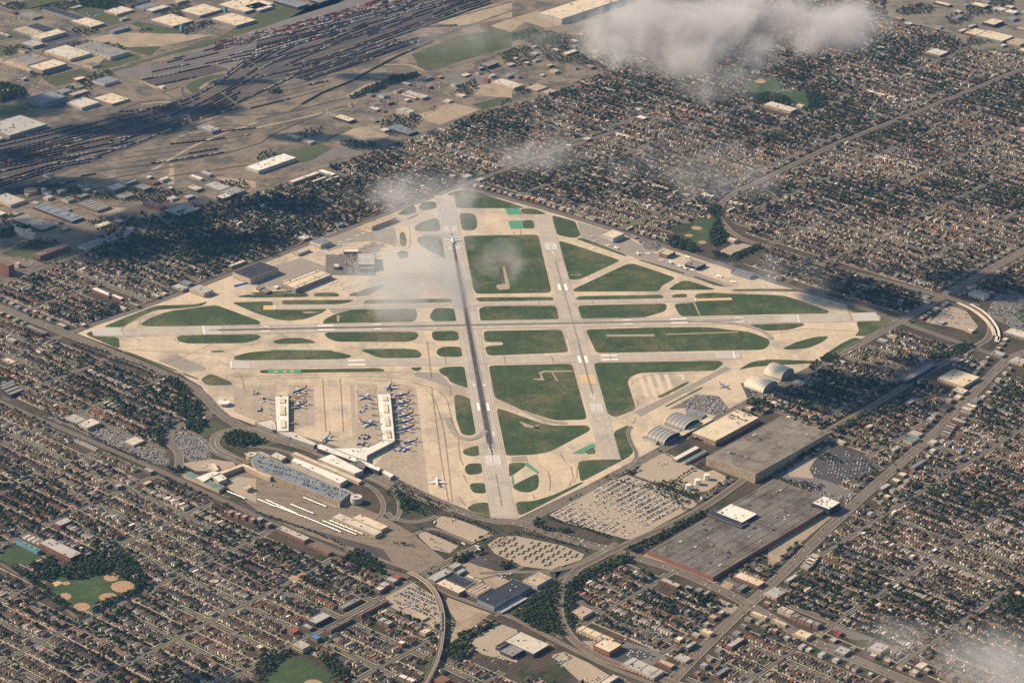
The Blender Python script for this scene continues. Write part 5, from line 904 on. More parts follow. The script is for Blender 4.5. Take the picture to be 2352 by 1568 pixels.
def house_mesh(s, r, w_):
    k = (s, r, w_)
    if k not in HM:
        wv, wf, rv, rf = house_arrays(s)
        a = wv.copy(); b = rv.copy(); b[:, 2] = np.where(b[:, 2] > 1.5, 1.5, 1) if s < 2 else .96
        HM[k] = (npmesh('house_wall', a, wf, HOUSE, np.repeat(WALLC[w_][None], len(wf), 0)), npmesh('house_roof', b, rf, HOUSE, np.repeat((ROOFC[r]*(2.2 if s == 2 else 1))[None], len(rf), 0)))
    return HM[k]
STN = ['hip-roofed', 'gable-roofed', 'flat-roofed']
ch = MB(); ch.box(0, 0, .5, 1, 1, 1); chm = ch.me('chimney', pm('brick')); dr = MB(); dr.box(0, 0, .5, 1, 1, 1); drm = dr.me('door', pm('white')); wi = MB(); wi.box(0, 0, .5, 1, 1, 1); wim = wi.me('window', GLASS)
for i in np.where(indiv)[0]:
    s, r, w_ = int(st[i]), int(rc[i]), int(wc[i]); a, b = house_mesh(s, r, w_)
    t = thing('house', f"{ROOFN[r]} {STN[s]} {WALLN[w_]} house {near(hp[i])}", 'house', (HX[i], HY[i], 0), 0, 'small houses in the street rows nearest the viewer')
    o = link('wall', a, t); o.scale = (hl[i], hw[i], hh[i]); o = link('roof', b, t); o.scale = (hl[i], hw[i], hh[i])
    c_ = link('chimney', chm, t, (-hl[i]*.15, hw[i]*.3, hh[i]*.9)); c_.scale = (.9, .9, hh[i]*.5)
    f = -side[i]; d = link('door', drm, t, (f*hl[i]/2, hw[i]*.25, .6)); d.scale = (.12, 1.1, 2.1)
    for yy in (-.2,): w2 = link('window', wim, t, (f*hl[i]/2, hw[i]*yy, 1.4)); w2.scale = (.1, 2.2, 1.5)
# garages on the alleys
gk = hr.random(n) < .8
GX = kk*BX+side*(50.3-2.6-3.4+hr.normal(0, .3, n)); GY = HY+hr.normal(0, .5, n); gk &= free(GX, GY); gid = np.zeros(n, bool)
gp = PJ(np.stack([GX, GY, GX*0], -1)); gin = (gp[:, 0] > 6) & (gp[:, 0] < 2346) & (gp[:, 1] > 6) & (gp[:, 1] < 1560) & gk
gid[np.argsort(np.where(gin, np.hypot(np.hypot(GX-CP[0], GY-CP[1]), CP[2]), 1e9))[:300]] = True
gc = hr.integers(0, 10, n); gh = np.full(n, 2.7); gs = np.where(hr.random(n) < .5, 6.2, 5.4); k = gk & ~gid
V, Fc, Cc = build_batch(GX[k], GY[k], gs[k], gs[k], gh[k], 0, gh[k]*.45, ROOFC[gc[k]]*1.25, WALLC[hr.integers(0, 6, k.sum())]*1.15)
link('garages', npmesh('garages', V, Fc, HOUSE, Cc), kind='stuff', label='small square garages lining the alleys behind the houses', category='garages')
for i in np.where(gid)[0]:
    r = int(gc[i]); w_ = int(i) % 6; a, b = house_mesh(0, r, w_)
    t = thing('garage', f"{ROOFN[r]} roofed {WALLN[w_]} garage {near(gp[i])}", 'garage', (GX[i], GY[i], 0), 0, 'alley garages nearest the viewer')
    o = link('wall', a, t); o.scale = (5.8, 5.8, 2.7); o = link('roof', b, t); o.scale = (5.8, 5.8, 2.7)
    d = link('door', drm, t, (side[i]*2.9, 0, .1)); d.scale = (.1, 4.4, 2.1)
# garden walks from the pavement to each house: the pale comb along the kerb
ck = hr.random(n) < .75; xs = kk[ck]*BX; sd_ = side[ck]; a = xs+sd_*5.0; b = xs+sd_*15.5
quadmesh('garden_walk', rects(np.minimum(a, b), np.maximum(a, b), HY[ck]+1.6, HY[ck]+2.5), .98, WALK)
# lawns and yards: small irregular patches of grass and paving between the houses
for nm, m_, cnt, z in (('back_lawn', mat('back_lawn', (.07, .095, .035), amt=.35, scale=.05), .45, .14), ('yard_paving', mat('yard_paving', (.16, .135, .11), amt=.25, scale=.05), .45, .17)):
    q = hr.random(n) < cnt; X0 = kk[q]*BX+side[q]*(hr.uniform(31, 36, q.sum())); wd = hr.uniform(3, 5.5, q.sum()); hy = hr.uniform(2, 3.8, q.sum())
    quadmesh(nm, rects(X0-wd, X0+wd, HY[q]-hy, HY[q]+hy), z, m_)
q = hr.random(n) < .7; X0 = kk[q]*BX+side[q]*11.8; quadmesh('front_lawn', rects(X0-2.4, X0+2.4, HY[q]-3.4, HY[q]+3.4), .15, MATS['back_lawn'])
# ---------------- trees
TREE = mat('tree_foliage', attr=True, amt=.35, scale=.15, fine=.8)
BARK = mat('bark', (.09, .065, .045))
def crown(seed, lobes, leaves, sub):
    rr = np.random.default_rng(seed); import bmesh
    bm = bmesh.new(); bmesh.ops.create_icosphere(bm, subdivisions=sub, radius=1); sv = np.array([v.co[:] for v in bm.verts]); bm.faces.ensure_lookup_table(); sf = np.array([[v.index for v in f.verts] for f in bm.faces]); bm.free()
    Vs, Fs, Cs, o = [], [], [], 0
    for i in range(lobes):
        a = 6.28*i/max(1, lobes-1)+rr.uniform(-.4, .4); rad = 0 if i == 0 else rr.uniform(.38, .62)
        c = np.array([rad*math.cos(a), rad*math.sin(a), rr.uniform(.45, .72) if i else .74]); r = rr.uniform(.34, .5)
        v = sv*(r*(1+rr.uniform(-.28, .28, (len(sv), 1)))) * np.array([1, 1, .62])+c; Vs.append(v); Fs.append(sf+o); o += len(v); Cs.append(np.tile(rr.uniform(.7, 1.3), (len(sf), 1))*rr.uniform(.75, 1.3, (len(sf), 1))*np.ones((1, 3)))
    if leaves:
        P = rr.normal(0, 1, (leaves, 3)); P /= np.linalg.norm(P, axis=1)[:, None]; P *= rr.uniform(.7, 1.12, (leaves, 1))**.6; P = P*np.array([.92, .92, .42])+np.array([0, 0, .62])
        a = rr.normal(0, 1, (leaves, 3)); a /= np.linalg.norm(a, axis=1)[:, None]; b = np.cross(a, rr.normal(0, 1, (leaves, 3))); b /= np.linalg.norm(b, axis=1)[:, None]; s = rr.uniform(.07, .15, (leaves, 1))
        v = np.stack([P-a*s, P+b*s, P+a*s], 1).reshape(-1, 3); Vs.append(v); Fs.append(np.arange(leaves*3).reshape(-1, 3)+o); Cs.append(rr.uniform(.6, 1.5, (leaves, 1))*np.ones((1, 3)))
    return np.concatenate(Vs), np.concatenate(Fs), np.concatenate(Cs)
TX, TY, TR, TC = [], [], [], []
tr = np.random.default_rng(5)
def addtrees(X, Y, rmin, rmax, hue=0):
    TX.append(X); TY.append(Y); TR.append(tr.uniform(rmin, rmax, len(X))); TC.append(np.full(len(X), hue))
# street trees and garden trees
D = lownoise(HX, HY, .012, 3)+.6*lownoise(HX, HY, .035, 4)
LUSH = [UU([(200,574),(412,506),(567,458),(700,408),(850,400),(930,470),(870,495),(748,540),(642,580),(430,655),(300,650),(190,600)]), UU([(1900,640),(2140,680),(2200,720),(2060,725),(1980,700)]), UU([(1850,900),(1960,860),(2150,850),(2100,940),(1980,960)]), UU([(1640,100),(1900,130),(2000,250),(1800,300),(1650,260)])]
lush = np.zeros(n, bool)
for p in LUSH: lush |= inpoly(HX, HY, p)
for fac, off, a_, b_, pr in ((1, 6.0, 2.6, 7.2, .62), (1, 35.5, 2.2, 7.2, .62), (1, 12.0, 2.0, 4.8, .26), (1, 39, 1.8, 5.2, .30)):
    q = (hr.random(n) < np.clip(pr*(.8+.95*D), .03, .92)+.22*lush*(pr > .2)); m_ = q.sum(); addtrees(kk[q]*BX+side[q]*(off+hr.normal(0, .9, m_)), HY[q]+hr.normal(0, 2.2, m_), a_, b_)
q = (D > .35) & (hr.random(n) < .42); addtrees(HX[q]+hr.normal(0, 8, q.sum()), HY[q]+hr.normal(0, 4, q.sum()), 4.5, 8.5)
q = lush & (hr.random(n) < .3); addtrees(HX[q]+hr.normal(0, 8, q.sum()), HY[q]+hr.normal(0, 5, q.sum()), 4.5, 8.5)
def grove(poly, sp=7.5, rmin=3.5, rmax=6.5, hue=1, world=False):
    p = np.array(poly if world else UU(poly)); x0, y0 = p.min(0); x1, y1 = p.max(0)
    X, Y = np.meshgrid(np.arange(x0, x1, sp), np.arange(y0, y1, sp)); X = X.ravel()+tr.normal(0, sp*.3, X.size); Y = Y.ravel()+tr.normal(0, sp*.3, Y.size)
    k = inpoly(X, Y, [tuple(a) for a in p]); addtrees(X[k], Y[k], rmin, rmax, hue)
def line_trees(pl, sp=9, rmin=2.5, rmax=4.5, wd=0, hue=0):
    p = UU(pl)
    for a, b in zip(p[:-1], p[1:]):
        L_ = math.dist(a, b); m_ = max(1, int(L_/sp)); t = (np.arange(m_)+tr.random(m_))/m_
        addtrees(a[0]+(b[0]-a[0])*t+tr.normal(0, .6+wd, m_), a[1]+(b[1]-a[1])*t+tr.normal(0, .6+wd, m_), rmin, rmax, hue)
for p in (T(2,3,10,970,60,900,280,740,430,640,400,800,420,1000,490,1140,250,1100), T(2,3,640,560,1060,400,1120,440,980,520,800,580,600,680,560,860,590,1100,520,1060,470,900,480,700), T(0,0,640,-60,1240,-60,1240,40,1000,95,760,60), T(0,0,0,760,220,820,250,880,0,950),
  T(0,3,290,500,480,400,560,560,480,640,360,620,280,560), T(0,3,550,560,620,480,700,420,1000,440,1030,520,840,590,700,620,560,610), T(0,3,1060,500,1180,440,1280,540,1380,700,1300,720,1100,600), T(0,3,870,870,1060,790,1260,690,1300,740,1060,830,860,940), T(0,3,440,790,520,770,660,900,740,960,620,900,470,830), T(0,3,80,500,280,560,400,700,500,800,380,720,200,600),
  T(1,3,820,400,940,340,1150,480,1200,570,1140,590,960,500,850,460), T(1,3,0,1400,60,1300,300,1280,330,1320,170,1400,60,1568,0,1568), T(1,3,560,1330,700,1330,860,1480,800,1568,720,1568,690,1470), T(1,3,1760,1240,1900,1180,1990,1240,1960,1330,1830,1380,1750,1340), T(1,3,1600,1160,1680,1150,1680,1240,1600,1220),
  T(0,2,1700,740,1860,720,1900,760,1800,850,1700,800), T(0,2,1500,340,1600,340,1780,480,1740,500,1560,430), T(0,2,1270,850,1560,740,1600,760,1500,860,1500,1000,1400,920), T(0,2,2040,850,2150,830,2351,860,2450,920,2351,960,2150,970,2060,940), T(1,2,1280,1380,1350,1400,1440,1480,1480,1568,1340,1568), T(0,2,1660,560,1760,520,1860,640,1860,700,1700,720,1640,690),
  T(0,1,790,1330,960,1290,1070,1240,1100,1290,980,1340,830,1390), T(2,1,1550,640,1640,660,1720,740,1690,760,1480,720,1400,660,1500,600), T(2,1,1810,560,1900,430,1930,560,1980,600,2000,640,1850,700,1820,680), T(2,1,1860,320,1920,330,1900,500,1830,420,1780,360), T(2,1,1840,740,1880,760,2000,800,2260,690,2300,700,2010,850,1860,820),
  T(0,2,1540,1170,1660,1160,1720,1190,1620,1210,1550,1200), T(3,0,0,850,180,900,200,980,100,960,0,930), T(3,0,340,840,480,860,560,1000,380,1000), T(2,0,2200,880,2351,860,2351,940,2220,960), T(1,0,840,910,960,850,1060,800,1250,720,1480,680,1500,700,1250,770,1100,850,880,915), T(1,1,600,860,740,800,770,900,680,920), T(1,1,60,830,180,760,220,790,90,850),
  T(3,3,2000,900,2100,860,2240,700,2351,640,2351,860,2250,960,2100,960), T(2,3,1060,330,1150,310,1500,130,1750,0,1820,0,1560,160,1240,340,1080,380), T(3,2,-60,1100,60,1120,200,1060,500,920,540,930,350,1050,150,1140,60,1180), T(3,2,560,850,900,660,940,680,640,870), T(2,3,180,90,260,70,300,150,520,170,520,190,300,170,200,130),
  T(1,3,1790,450,1900,400,2080,360,2110,380,1960,420,1830,480), T(1,3,2240,480,2351,460,2340,520,2260,530), T(1,3,1870,1130,2000,1100,2200,1000,2230,1000,2050,1130,1900,1180), T(2,2,2150,520,2351,540,2330,600,2240,640,2160,600), T(0,1,300,520,120,600,0,640,0,560,150,520), T(3,2,380,150,640,120,660,220,480,180,400,280,380,260), T(3,2,1630,90,1800,20,1900,40,1700,150,1480,180,1480,150), T(1,0,100,850,220,820,240,860,120,870)):
    grove(p, 7.5 if len(p) != 8 or p[0] != T(0,2,2040,850)[0] else 15)
grove(T(0,1,900,620,1300,420,1700,380,2200,220,2351,250,2351,380,2000,500,1700,560,1300,700,1240,960,1000,930,880,760), 19, 4, 8.5, 0); grove(T(0,1,1700,700,2000,620,2300,600,2250,760,1800,810,1620,780), 9, 4, 8, 1); grove(T(1,1,0,260,500,140,900,100,1200,300,900,500,500,560,200,640,0,700), 20, 4, 8.5, 0)
for pl, kw in ((T(2,3,-200,330,0,200,100,195,660,330,690,380), {}), (T(2,3,520,90,880,240), dict(sp=8)), (T(2,3,330,60,900,230), {}), (T(2,2,850,1270,1000,1230,1060,1190), {}), (T(2,2,1410,1370,1560,1240,1700,1160,1760,1120), dict(sp=7)), (T(2,2,1000,1290,1200,1350), {}), (T(2,2,500,1470,640,1410), {}), (T(1,3,1500,160,1900,310), {}), (T(1,3,1700,30,2000,100,2190,180,2000,280), dict(sp=7)),
  (T(0,2,690,10,1000,120), dict(sp=7)), (T(0,2,1040,150,1300,230,1460,320), dict(sp=9)), (T(0,2,650,30,950,150,1400,300), dict(sp=7)), (T(0,2,1640,300,1840,380,1900,470), dict(sp=6,rmin=1.6,rmax=2.6)), (T(0,2,2050,650,2351,770), dict(sp=7,rmin=1.6,rmax=2.8)), (T(1,3,0,10,480,170,820,320), dict(sp=10)), (T(3,2,900,1130,1000,1200,700,1340), {}), (T(2,2,1340,1010,1450,1060), {}), (T(2,2,1600,880,1900,960), {}),
  (T(1,0,2000,600,2351,470), dict(sp=9)), (T(2,3,1560,480,1900,620), dict(sp=20)), (T(3,3,1100,0,700,380), dict(sp=22)), (T(0,1,330,830,440,860,760,740), dict(sp=8,wd=3)), (T(3,2,600,1100,1160,1130), dict(sp=18)), (T(0,2,400,640,700,790,1000,960,1400,1130), dict(sp=9,wd=2)), (T(1,3,1240,280,1460,320), {})): line_trees(pl, **kw)
def scatter(poly, sp, seed, thr, rmin=2.5, rmax=5.5):
    p = np.array(UU(poly)); x0, y0 = p.min(0); x1, y1 = p.max(0)
    X, Y = np.meshgrid(np.arange(x0, x1, sp), np.arange(y0, y1, sp)); X = X.ravel()+tr.normal(0, sp*.4, X.size); Y = Y.ravel()+tr.normal(0, sp*.4, Y.size)
    k = inpoly(X, Y, [tuple(a) for a in p]) & (lownoise(X, Y, .018, seed) > thr); X, Y = X[k], Y[k]
    for q in EXCLB:
        if len(X): b = ~inpoly(X, Y, q); X, Y = X[b], Y[b]
    addtrees(X, Y, rmin, rmax, 1)
NOYARD = lambda: None
scatter(T(0,0,0,0,2300,0,1900,250,1100,600,1000,680,1200,740,1000,950,0,1250), 11, 8, .45); scatter(T(1,0,1500,1100,2351,450,2700,400,2700,560,2351,900,1900,1300,1000,1560,700,1400,1000,1000), 11, 9, .45)
scatter(T(0,1,0,250,1500,60,2200,30,2300,160,1500,460,0,800), 10, 10, .4); scatter(INDUS2, 11, 12, .6); scatter(T(2,0,0,250,700,240,850,560,300,820,0,900), 11, 13, .3); scatter(T(1,0,0,1100,700,1000,1300,1240,800,1350,560,1500,0,1560), 12, 14, .7)
scatter([(1470,1115),(1600,1090),(1640,1110),(1560,1170),(1600,1180),(1480,1120)], 7, 15, .2, 1.8, 3.4); scatter([(840,1060),(1000,1150),(1160,1215),(1140,1260),(980,1190),(860,1120)], 8, 16, .3, 1.8, 3.6); scatter([(1720,1070),(1900,1040),(1960,1080),(1850,1140)], 8, 17, .2, 2, 4); scatter([(60,1200),(190,1190),(330,1300),(300,1330),(130,1310),(30,1290)], 9, 18, .1)
TX, TY, TR, TC = [np.concatenate(a) for a in (TX, TY, TR, TC)]
AIRW = UU(AIRPORT); k = seen(TX, TY, 60) & ~inpoly(TX, TY, AIRW); TX, TY, TR, TC = TX[k], TY[k], TR[k], TC[k]
nT = len(TX); print('trees', nT); TH = TR*tr.uniform(1.5, 2.1, nT)
TG = np.array([(.025,.041,.018),(.019,.034,.019),(.034,.045,.017),(.014,.026,.018),(.056,.058,.019),(.031,.050,.019)])
tg = tr.integers(0, 6, nT); tg[(TC == 1) & (tr.random(nT) < .6)] = 5
tp = PJ(np.stack([TX, TY, TH], -1)); tin = (tp[:, 0] > 5) & (tp[:, 0] < 2347) & (tp[:, 1] > 5) & (tp[:, 1] < 1555)
tdist = np.hypot(np.hypot(TX-CP[0], TY-CP[1]), CP[2]); tid = np.zeros(nT, bool); tid[np.argsort(np.where(tin, -TR/tdist, 1e9)+np.where(TC == 1, .0001, 0))[:300]] = True
VAR = [crown(20+i, 5, 44, 1 if i < 0 else 1) for i in range(6)]; VARL = [crown(40+i, 4, 26, 1) for i in range(5)]
parts = []
k0 = np.where(~tid)[0]
for vi in range(5):
    k = k0[vi::5]; tv, tf, tc = VARL[vi]; th = tr.uniform(0, 6.28, len(k)); c, s = np.cos(th), np.sin(th)
    V = np.stack([TX[k][:, None]+(tv[None, :, 0]*c[:, None]-tv[None, :, 1]*s[:, None])*TR[k][:, None], TY[k][:, None]+(tv[None, :, 0]*s[:, None]+tv[None, :, 1]*c[:, None])*TR[k][:, None], tv[None, :, 2]*TH[k][:, None]*1.0+.12*TH[k][:, None]], -1).reshape(-1, 3)
    Fc = (tf[None]+(np.arange(len(k))*len(tv))[:, None, None]).reshape(-1, 3); Cc = (TG[tg[k]]*tr.uniform(.75, 1.3, (len(k), 1)))[:, None, :]*tc[None]; parts.append((V, Fc, Cc.reshape(-1, 3)))
V, Fc, Cc = merge(parts); link('woodland', npmesh('woodland', V, Fc, TREE, Cc), kind='stuff', label='street trees, garden trees and woods massed among the houses', category='trees')
CM = [[npmesh('crown', v, f, TREE, c*TG[g_]) for g_ in range(6)] for v, f, c in VAR]
tb = MB(); tb.tube((0, 0, 0), (0, 0, .5), .055, .035, 7)
for a in range(4): tb.tube((0, 0, .3+.05*a), (.3*math.cos(a*1.7), .3*math.sin(a*1.7), .62), .028, .012, 5)
tbm = tb.me('trunk', BARK); HUE = ['dark green','deep green','olive green','blackish green','yellow-green','mid green']
for j, i in enumerate(np.where(tid)[0]):
    big = 'large' if TR[i] > 7 else 'broad' if TR[i] > 5.8 else 'medium'
    t = thing('tree', f"{big} {HUE[tg[i]]} leafy tree {near(tp[i])}", 'tree', (TX[i], TY[i], 0), float(tr.uniform(0, 6.28)), 'larger leafy trees in the nearer streets and parks')
    o = link('crown', CM[j % 6][tg[i]], t, (0, 0, TH[i]*.12)); o.scale = (TR[i], TR[i], TH[i]); o = link('trunk', tbm, t); o.scale = (TR[i]*1.2, TR[i]*1.2, TH[i])
# ================================================================ VEHICLES
CARM = mat('car_paint', attr=True, rough=.35, amt=.03)
def carmesh(L=4.5, W=1.8, H=1.45, name='car_body'):
    v = np.array([(-.5,-.5,.12),(.5,-.5,.12),(.5,.5,.12),(-.5,.5,.12),(-.5,-.5,.58),(.5,-.5,.52),(.5,.5,.52),(-.5,.5,.58),(-.38,-.46,.6),(.22,-.46,.58),(.22,.46,.58),(-.38,.46,.6),(-.28,-.38,1),(.08,-.38,1),(.08,.38,1),(-.28,.38,1)])*np.array([L, W, H])
    q = [(0,1,5,4),(1,2,6,5),(2,3,7,6),(3,0,4,7),(4,5,6,7),(8,9,13,12),(9,10,14,13),(10,11,15,14),(11,8,12,15),(12,13,14,15)]
    f = [t for a in q for t in ((a[0],a[1],a[2]),(a[0],a[2],a[3]))]; dark = [10,11,12,13,14,15,16,17]
    return v, np.array(f), dark
CV, CF, CD = carmesh()
CC = np.array([(.62,.62,.60),(.75,.74,.70),(.035,.035,.04),(.16,.165,.17),(.33,.34,.35),(.30,.03,.025),(.03,.06,.16),(.22,.17,.11),(.08,.09,.10),(.04,.10,.08)])
CN = ['silver','white','black','dark grey','grey','red','blue','tan','charcoal','green']; CW = [.17,.22,.19,.12,.10,.05,.06,.03,.04,.02]
vr = np.random.default_rng(31); CX, CY, CR, CZ, CL = [], [], [], [], []
def rows(poly, where, ang=0., rs=11., sp=2.9, fill=.8, z=.45, h=0., pair=True, world=False):
    """cars parked in double rows; ang is the direction the rows run in"""
    p = np.array(poly if world else UU(poly, h)); c, s = math.cos(ang), math.sin(ang); u = p[:, 0]*c+p[:, 1]*s; v = -p[:, 0]*s+p[:, 1]*c
    for r in np.arange(v.min()+3, v.max()-2, rs*1.55 if pair else rs):
        for o in ((-2.6, 2.6) if pair else (0,)):
            t = np.arange(u.min()+2, u.max()-2, sp); dens = fill*(.65+.5*np.sin(t*.03+r*.7)); t = t[vr.random(len(t)) < dens]; t = t+vr.normal(0, .15, len(t)); q = r+o+vr.normal(0, .2, len(t))
            X = t*c-q*s; Y = t*s+q*c; k = inpoly(X, Y, [tuple(a) for a in p]); m_ = k.sum()
            CX.extend(X[k]); CY.extend(Y[k]); CR.extend([ang+math.pi/2+(math.pi if vr.random() < .5 else 0)]*m_); CZ.extend([z]*m_); CL.extend([where]*m_)
PI2 = math.pi/2
rows([(1268,1182),(1385,1116),(1440,1093),(1588,1147),(1590,1160),(1456,1233),(1440,1234),(1300,1198)], 'the long stay car park below the fuel tanks', 0, 11.5, 3.0, .85)
rows(T(1,3,1250,780,1440,660,1630,775,1680,900,1440,840,1640,960,1600,920,1500,1010,1250,830), 'the dealer lot inside the elevated track curve', -PI2+.02, 10.5, 2.8, .85); rows(T(1,3,1500,690,1640,790,1680,960,1640,980,1400,860,1250,760), 'the dealer lot inside the elevated track curve', PI2, 9.5, 2.8, .7)
rows(T(1,3,1420,950,1600,1030,1690,960,1690,1050,1560,1085,1500,1060), 'the lower end of the dealer lot', PI2, 11, 3, .6); rows(T(0,2,1590,860,1690,815,1890,900,1935,1080,1750,1110,1690,1050), 'the car park inside the left access loop', -1.15, 9.5, 2.8, .85)
rows(T(0,2,400,690,600,700,960,800,1230,870,1240,900,1150,960,1400,970,1550,1060,1540,1140,1400,1120,960,930,600,760), 'the car store along the left rail line', PI2, 8.5, 2.7, .8); rows(T(2,2,1570,560,1690,490,1895,505,2000,640,1920,695,1600,605), 'the car park beside the domed hangars', .35, 10, 3, .6)
rows(T(2,2,2150,430,2351,460,2340,560,2240,600), 'the small lot by the cream vaulted hangar', 0, 10, 3, .6); rows(T(1,3,1560,230,1640,240,1850,320,1780,368,1640,330), 'the small lot left of the road crossing', PI2, 14, 3, .5); rows(T(1,3,1720,80,1840,60,1960,200,1900,210), 'the bus lot at the crossing', .9, 14, 4, .3)
rows(T(3,1,1560,1290,1650,1250,1820,1295,1920,1430,1700,1400), 'the mall car park inside the station curve', PI2, 12, 3, .65); rows(T(3,1,2010,1330,2100,1135,2351,1160,2351,1480,2210,1420), 'the big car park outside the station curve', PI2, 11, 3, .85)
rows(T(2,3,370,1320,480,1290,560,1340,480,1440,400,1400), 'the truck lot by the bottom rails', 0, 9, 3, .8); rows(T(2,3,640,1530,900,1500,950,1568,700,1568), 'the truck lot by the bottom rails', 0, 14, 3, .3); rows(T(2,3,1040,1260,1200,1260,1330,1330,1250,1370,1140,1370,1000,1300), 'the dark lot by the cream brick works', .3, 10, 3, .6)
rows(T(1,3,1960,1330,2050,1240,2280,1320,2351,1400,2200,1380), 'the truck lot at the lower centre', PI2, 12, 3, .5); rows(T(1,3,2180,560,2351,560,2351,640,2250,620), 'the dark storage lot', 0, 8, 3, .8); rows(T(0,3,500,430,560,410,650,480,620,520,540,540), 'the school lot by the ball field', PI2, 9, 2.9, .8)
rows(T(2,2,2440-260,660,2240,650,2351,560,2260,560), 'the lot behind the cream garage', 0, 10, 3, .3); rows(T(3,2,120,1180,200,1260,400,1330,560,1400,700,1430,620,1460,400,1380,160,1300), 'the worker lot beside the giant factory', PI2, 11, 3, .7); rows(T(3,2,1560,130,1700,30,1950,180,1850,260,1650,220), 'the supermarket lot', .4, 11, 3, .6)
rows(T(3,2,620,1370,800,1410,720,1500,600,1440), 'the lot by the skylight bay', .4, 12, 3, .6); rows(T(0,1,200,800,330,830,350,860,260,870), 'the lot in the shade at left', 0, 10, 3, .6); rows(T(0,1,1860,950,1990,900,2050,940,1930,990), 'the lot outside the left hangar', 0, 10, 3, .7)
rows(T(0,0,120,160,280,170,300,230,160,250,20,220,0,160), 'the trailer lot at the top left', .3, 12, 3, .8); rows(T(0,0,1320,190,1460,200,1560,260,1500,265), 'the lot left of the cream warehouse', 0, 12, 3, .6); rows(T(0,0,1700,240,1900,170,2030,230,2000,260,1760,270), 'the lot between the cream warehouses', 0, 13, 3, .7)
rows(T(0,0,700,590,860,580,880,640,760,620), 'the lot by the charcoal warehouse', 0, 13, 3, .7); rows(T(0,0,760,120,980,150,1000,180,860,170), 'the lot behind the cream warehouse', .4, 13, 3, .6); rows(T(1,1,820,780,920,770,930,940,830,940), 'the dark car park by the silver hangar', .85, 9, 3, .8); rows(T(0,0,0,640,300,650,400,740,300,800,100,740), 'the yard of trucks on the left', 0, 16, 4, .5)
rows(T(1,0,1050,880,1300,880,1300,960,1100,960), 'the scrap yard', .5, 7, 4.2, .8, pair=False); rows(T(1,0,1360,760,1700,760,1700,860,1450,840), 'the scrap yard behind the grey sheds', .5, 8, 4.2, .6, pair=False); rows(T(1,0,840,950,1200,950,1150,1040,880,1020), 'the dismantler yard', .2, 8, 4.5, .7, pair=False); rows(T(2,0,560,440,760,400,760,540,600,560), 'the yard at the top centre', .3, 12, 5, .5); rows(T(3,0,1400,60,1700,80,1650,130,1450,110), 'the yard at the top right', .3, 12, 5, .6)
rows(T(0,1,1670,200,1830,190,1820,230,1700,230), 'the scrap yard at the left works', .3, 7, 4, .8, pair=False); rows(T(2,2,1250,1110,1420,1100,1500,1160,1380,1150), 'the lot by the palm garden', .2, 12, 3, .5); rows(T(1,2,40,1280,190,1330,200,1350,60,1310), 'the staff lot below the terminal garage', 1.3, 10, 3, .8)
rows(T(3,2,400,1170,460,1090,640,980,900,1080,1010,1160,850,1240,640,1300,450,1245), 'the dark store yard right of the great garage', .5, 8, 5, .6, pair=False); rows(T(2,1,1160,655,1330,650,1390,695,1330,740,1230,715), 'the lot behind the right apron', .3, 10, 3, .5); rows(T(2,2,1260,1250,1480,1330,1440,1360,1240,1290), 'the lot above the long stay park', 0, 10, 3, .6)
# roof decks
for k in range(7):
    a0, a1 = lerp((-30+0, 1080), (870, 1388), 0), lerp((0, 0), (0, 0), 0)
    f = .10+.13*k; p0 = lerp((20, 1030), (-30, 1130), f); p1 = lerp((860, 1388), (770, 1468), f)
    L_ = U(*T(1,2,*p0)[0], 14.2), U(*T(1,2,*p1)[0], 14.2); dx, dy = L_[1][0]-L_[0][0], L_[1][1]-L_[0][1]; D_ = math.hypot(dx, dy); an = math.atan2(dy, dx)
    for t in np.arange(8, D_-8, 2.8):
        if vr.random() < .72*(.6+.6*math.sin(t*.05+k*2)): CX.append(L_[0][0]+dx*t/D_); CY.append(L_[0][1]+dy*t/D_); CR.append(an+PI2); CZ.append(14.0); CL.append('the terminal garage roof')
rows(T(2,2,2050,640,2200,680,2180,720,2080,760,1960,680), 'the cream garage roof', PI2, 9, 2.9, .6, z=14, h=14); rows(T(2,2,1990,1010,2170,1070,2160,1090,1960,1040), 'the great garage roof', PI2+.0, 9, 3.2, .7, z=24, h=24)
# moving traffic and kerb-side cars
def traffic(pl, wd, sp, where, prob=.6):
    p = chaikin(UU(pl), 1, closed=False)
    for (x0, y0), (x1, y1) in zip(p[:-1], p[1:]):
        D_ = math.hypot(x1-x0, y1-y0)
        if D_ < 1: continue
        ux, uy = (x1-x0)/D_, (y1-y0)/D_
        for s in (-1, 1):
            for t in np.arange(vr.uniform(0, sp), D_, sp):
                if vr.random() < prob: o = s*wd*(.18+.17*(vr.random() < .5)); t2 = t+vr.uniform(-4, 4); CX.append(x0+ux*t2-uy*o); CY.append(y0+uy*t2+ux*o); CR.append(math.atan2(uy, ux)+(math.pi if s > 0 else 0)); CZ.append(.52); CL.append(where)
traffic(MAINR[0][0], 26, 30, 'the avenue along the right fence'); traffic(MAINR[1][0], 26, 22, 'the avenue along the terminal side'); traffic(MAINR[5][0]+[], 24, 26, 'the diagonal avenue'); traffic(MAINR[6][0], 24, 26, 'the upper diagonal avenue'); traffic(T(2,3,100,150,500,230,860,310), 16, 9, 'the jammed road above the empty lot', .8)
X = kk*BX+side*4.0; Y = HY+2; q = (hr.random(n) < .35) & free(X, Y); CX += list(X[q]); CY += list(Y[q]); CR += [PI2]*int(q.sum()); CZ += [.9]*int(q.sum()); zq = PJ(np.stack([X[q], Y[q], X[q]*0], -1)); CL += ['kerb']*int(q.sum())
CX, CY, CR, CZ = map(np.array, (CX, CY, CR, CZ)); nC = len(CX); CK = vr.choice(10, nC, p=CW); cp = PJ(np.stack([CX, CY, CZ], -1)); print('cars', nC)
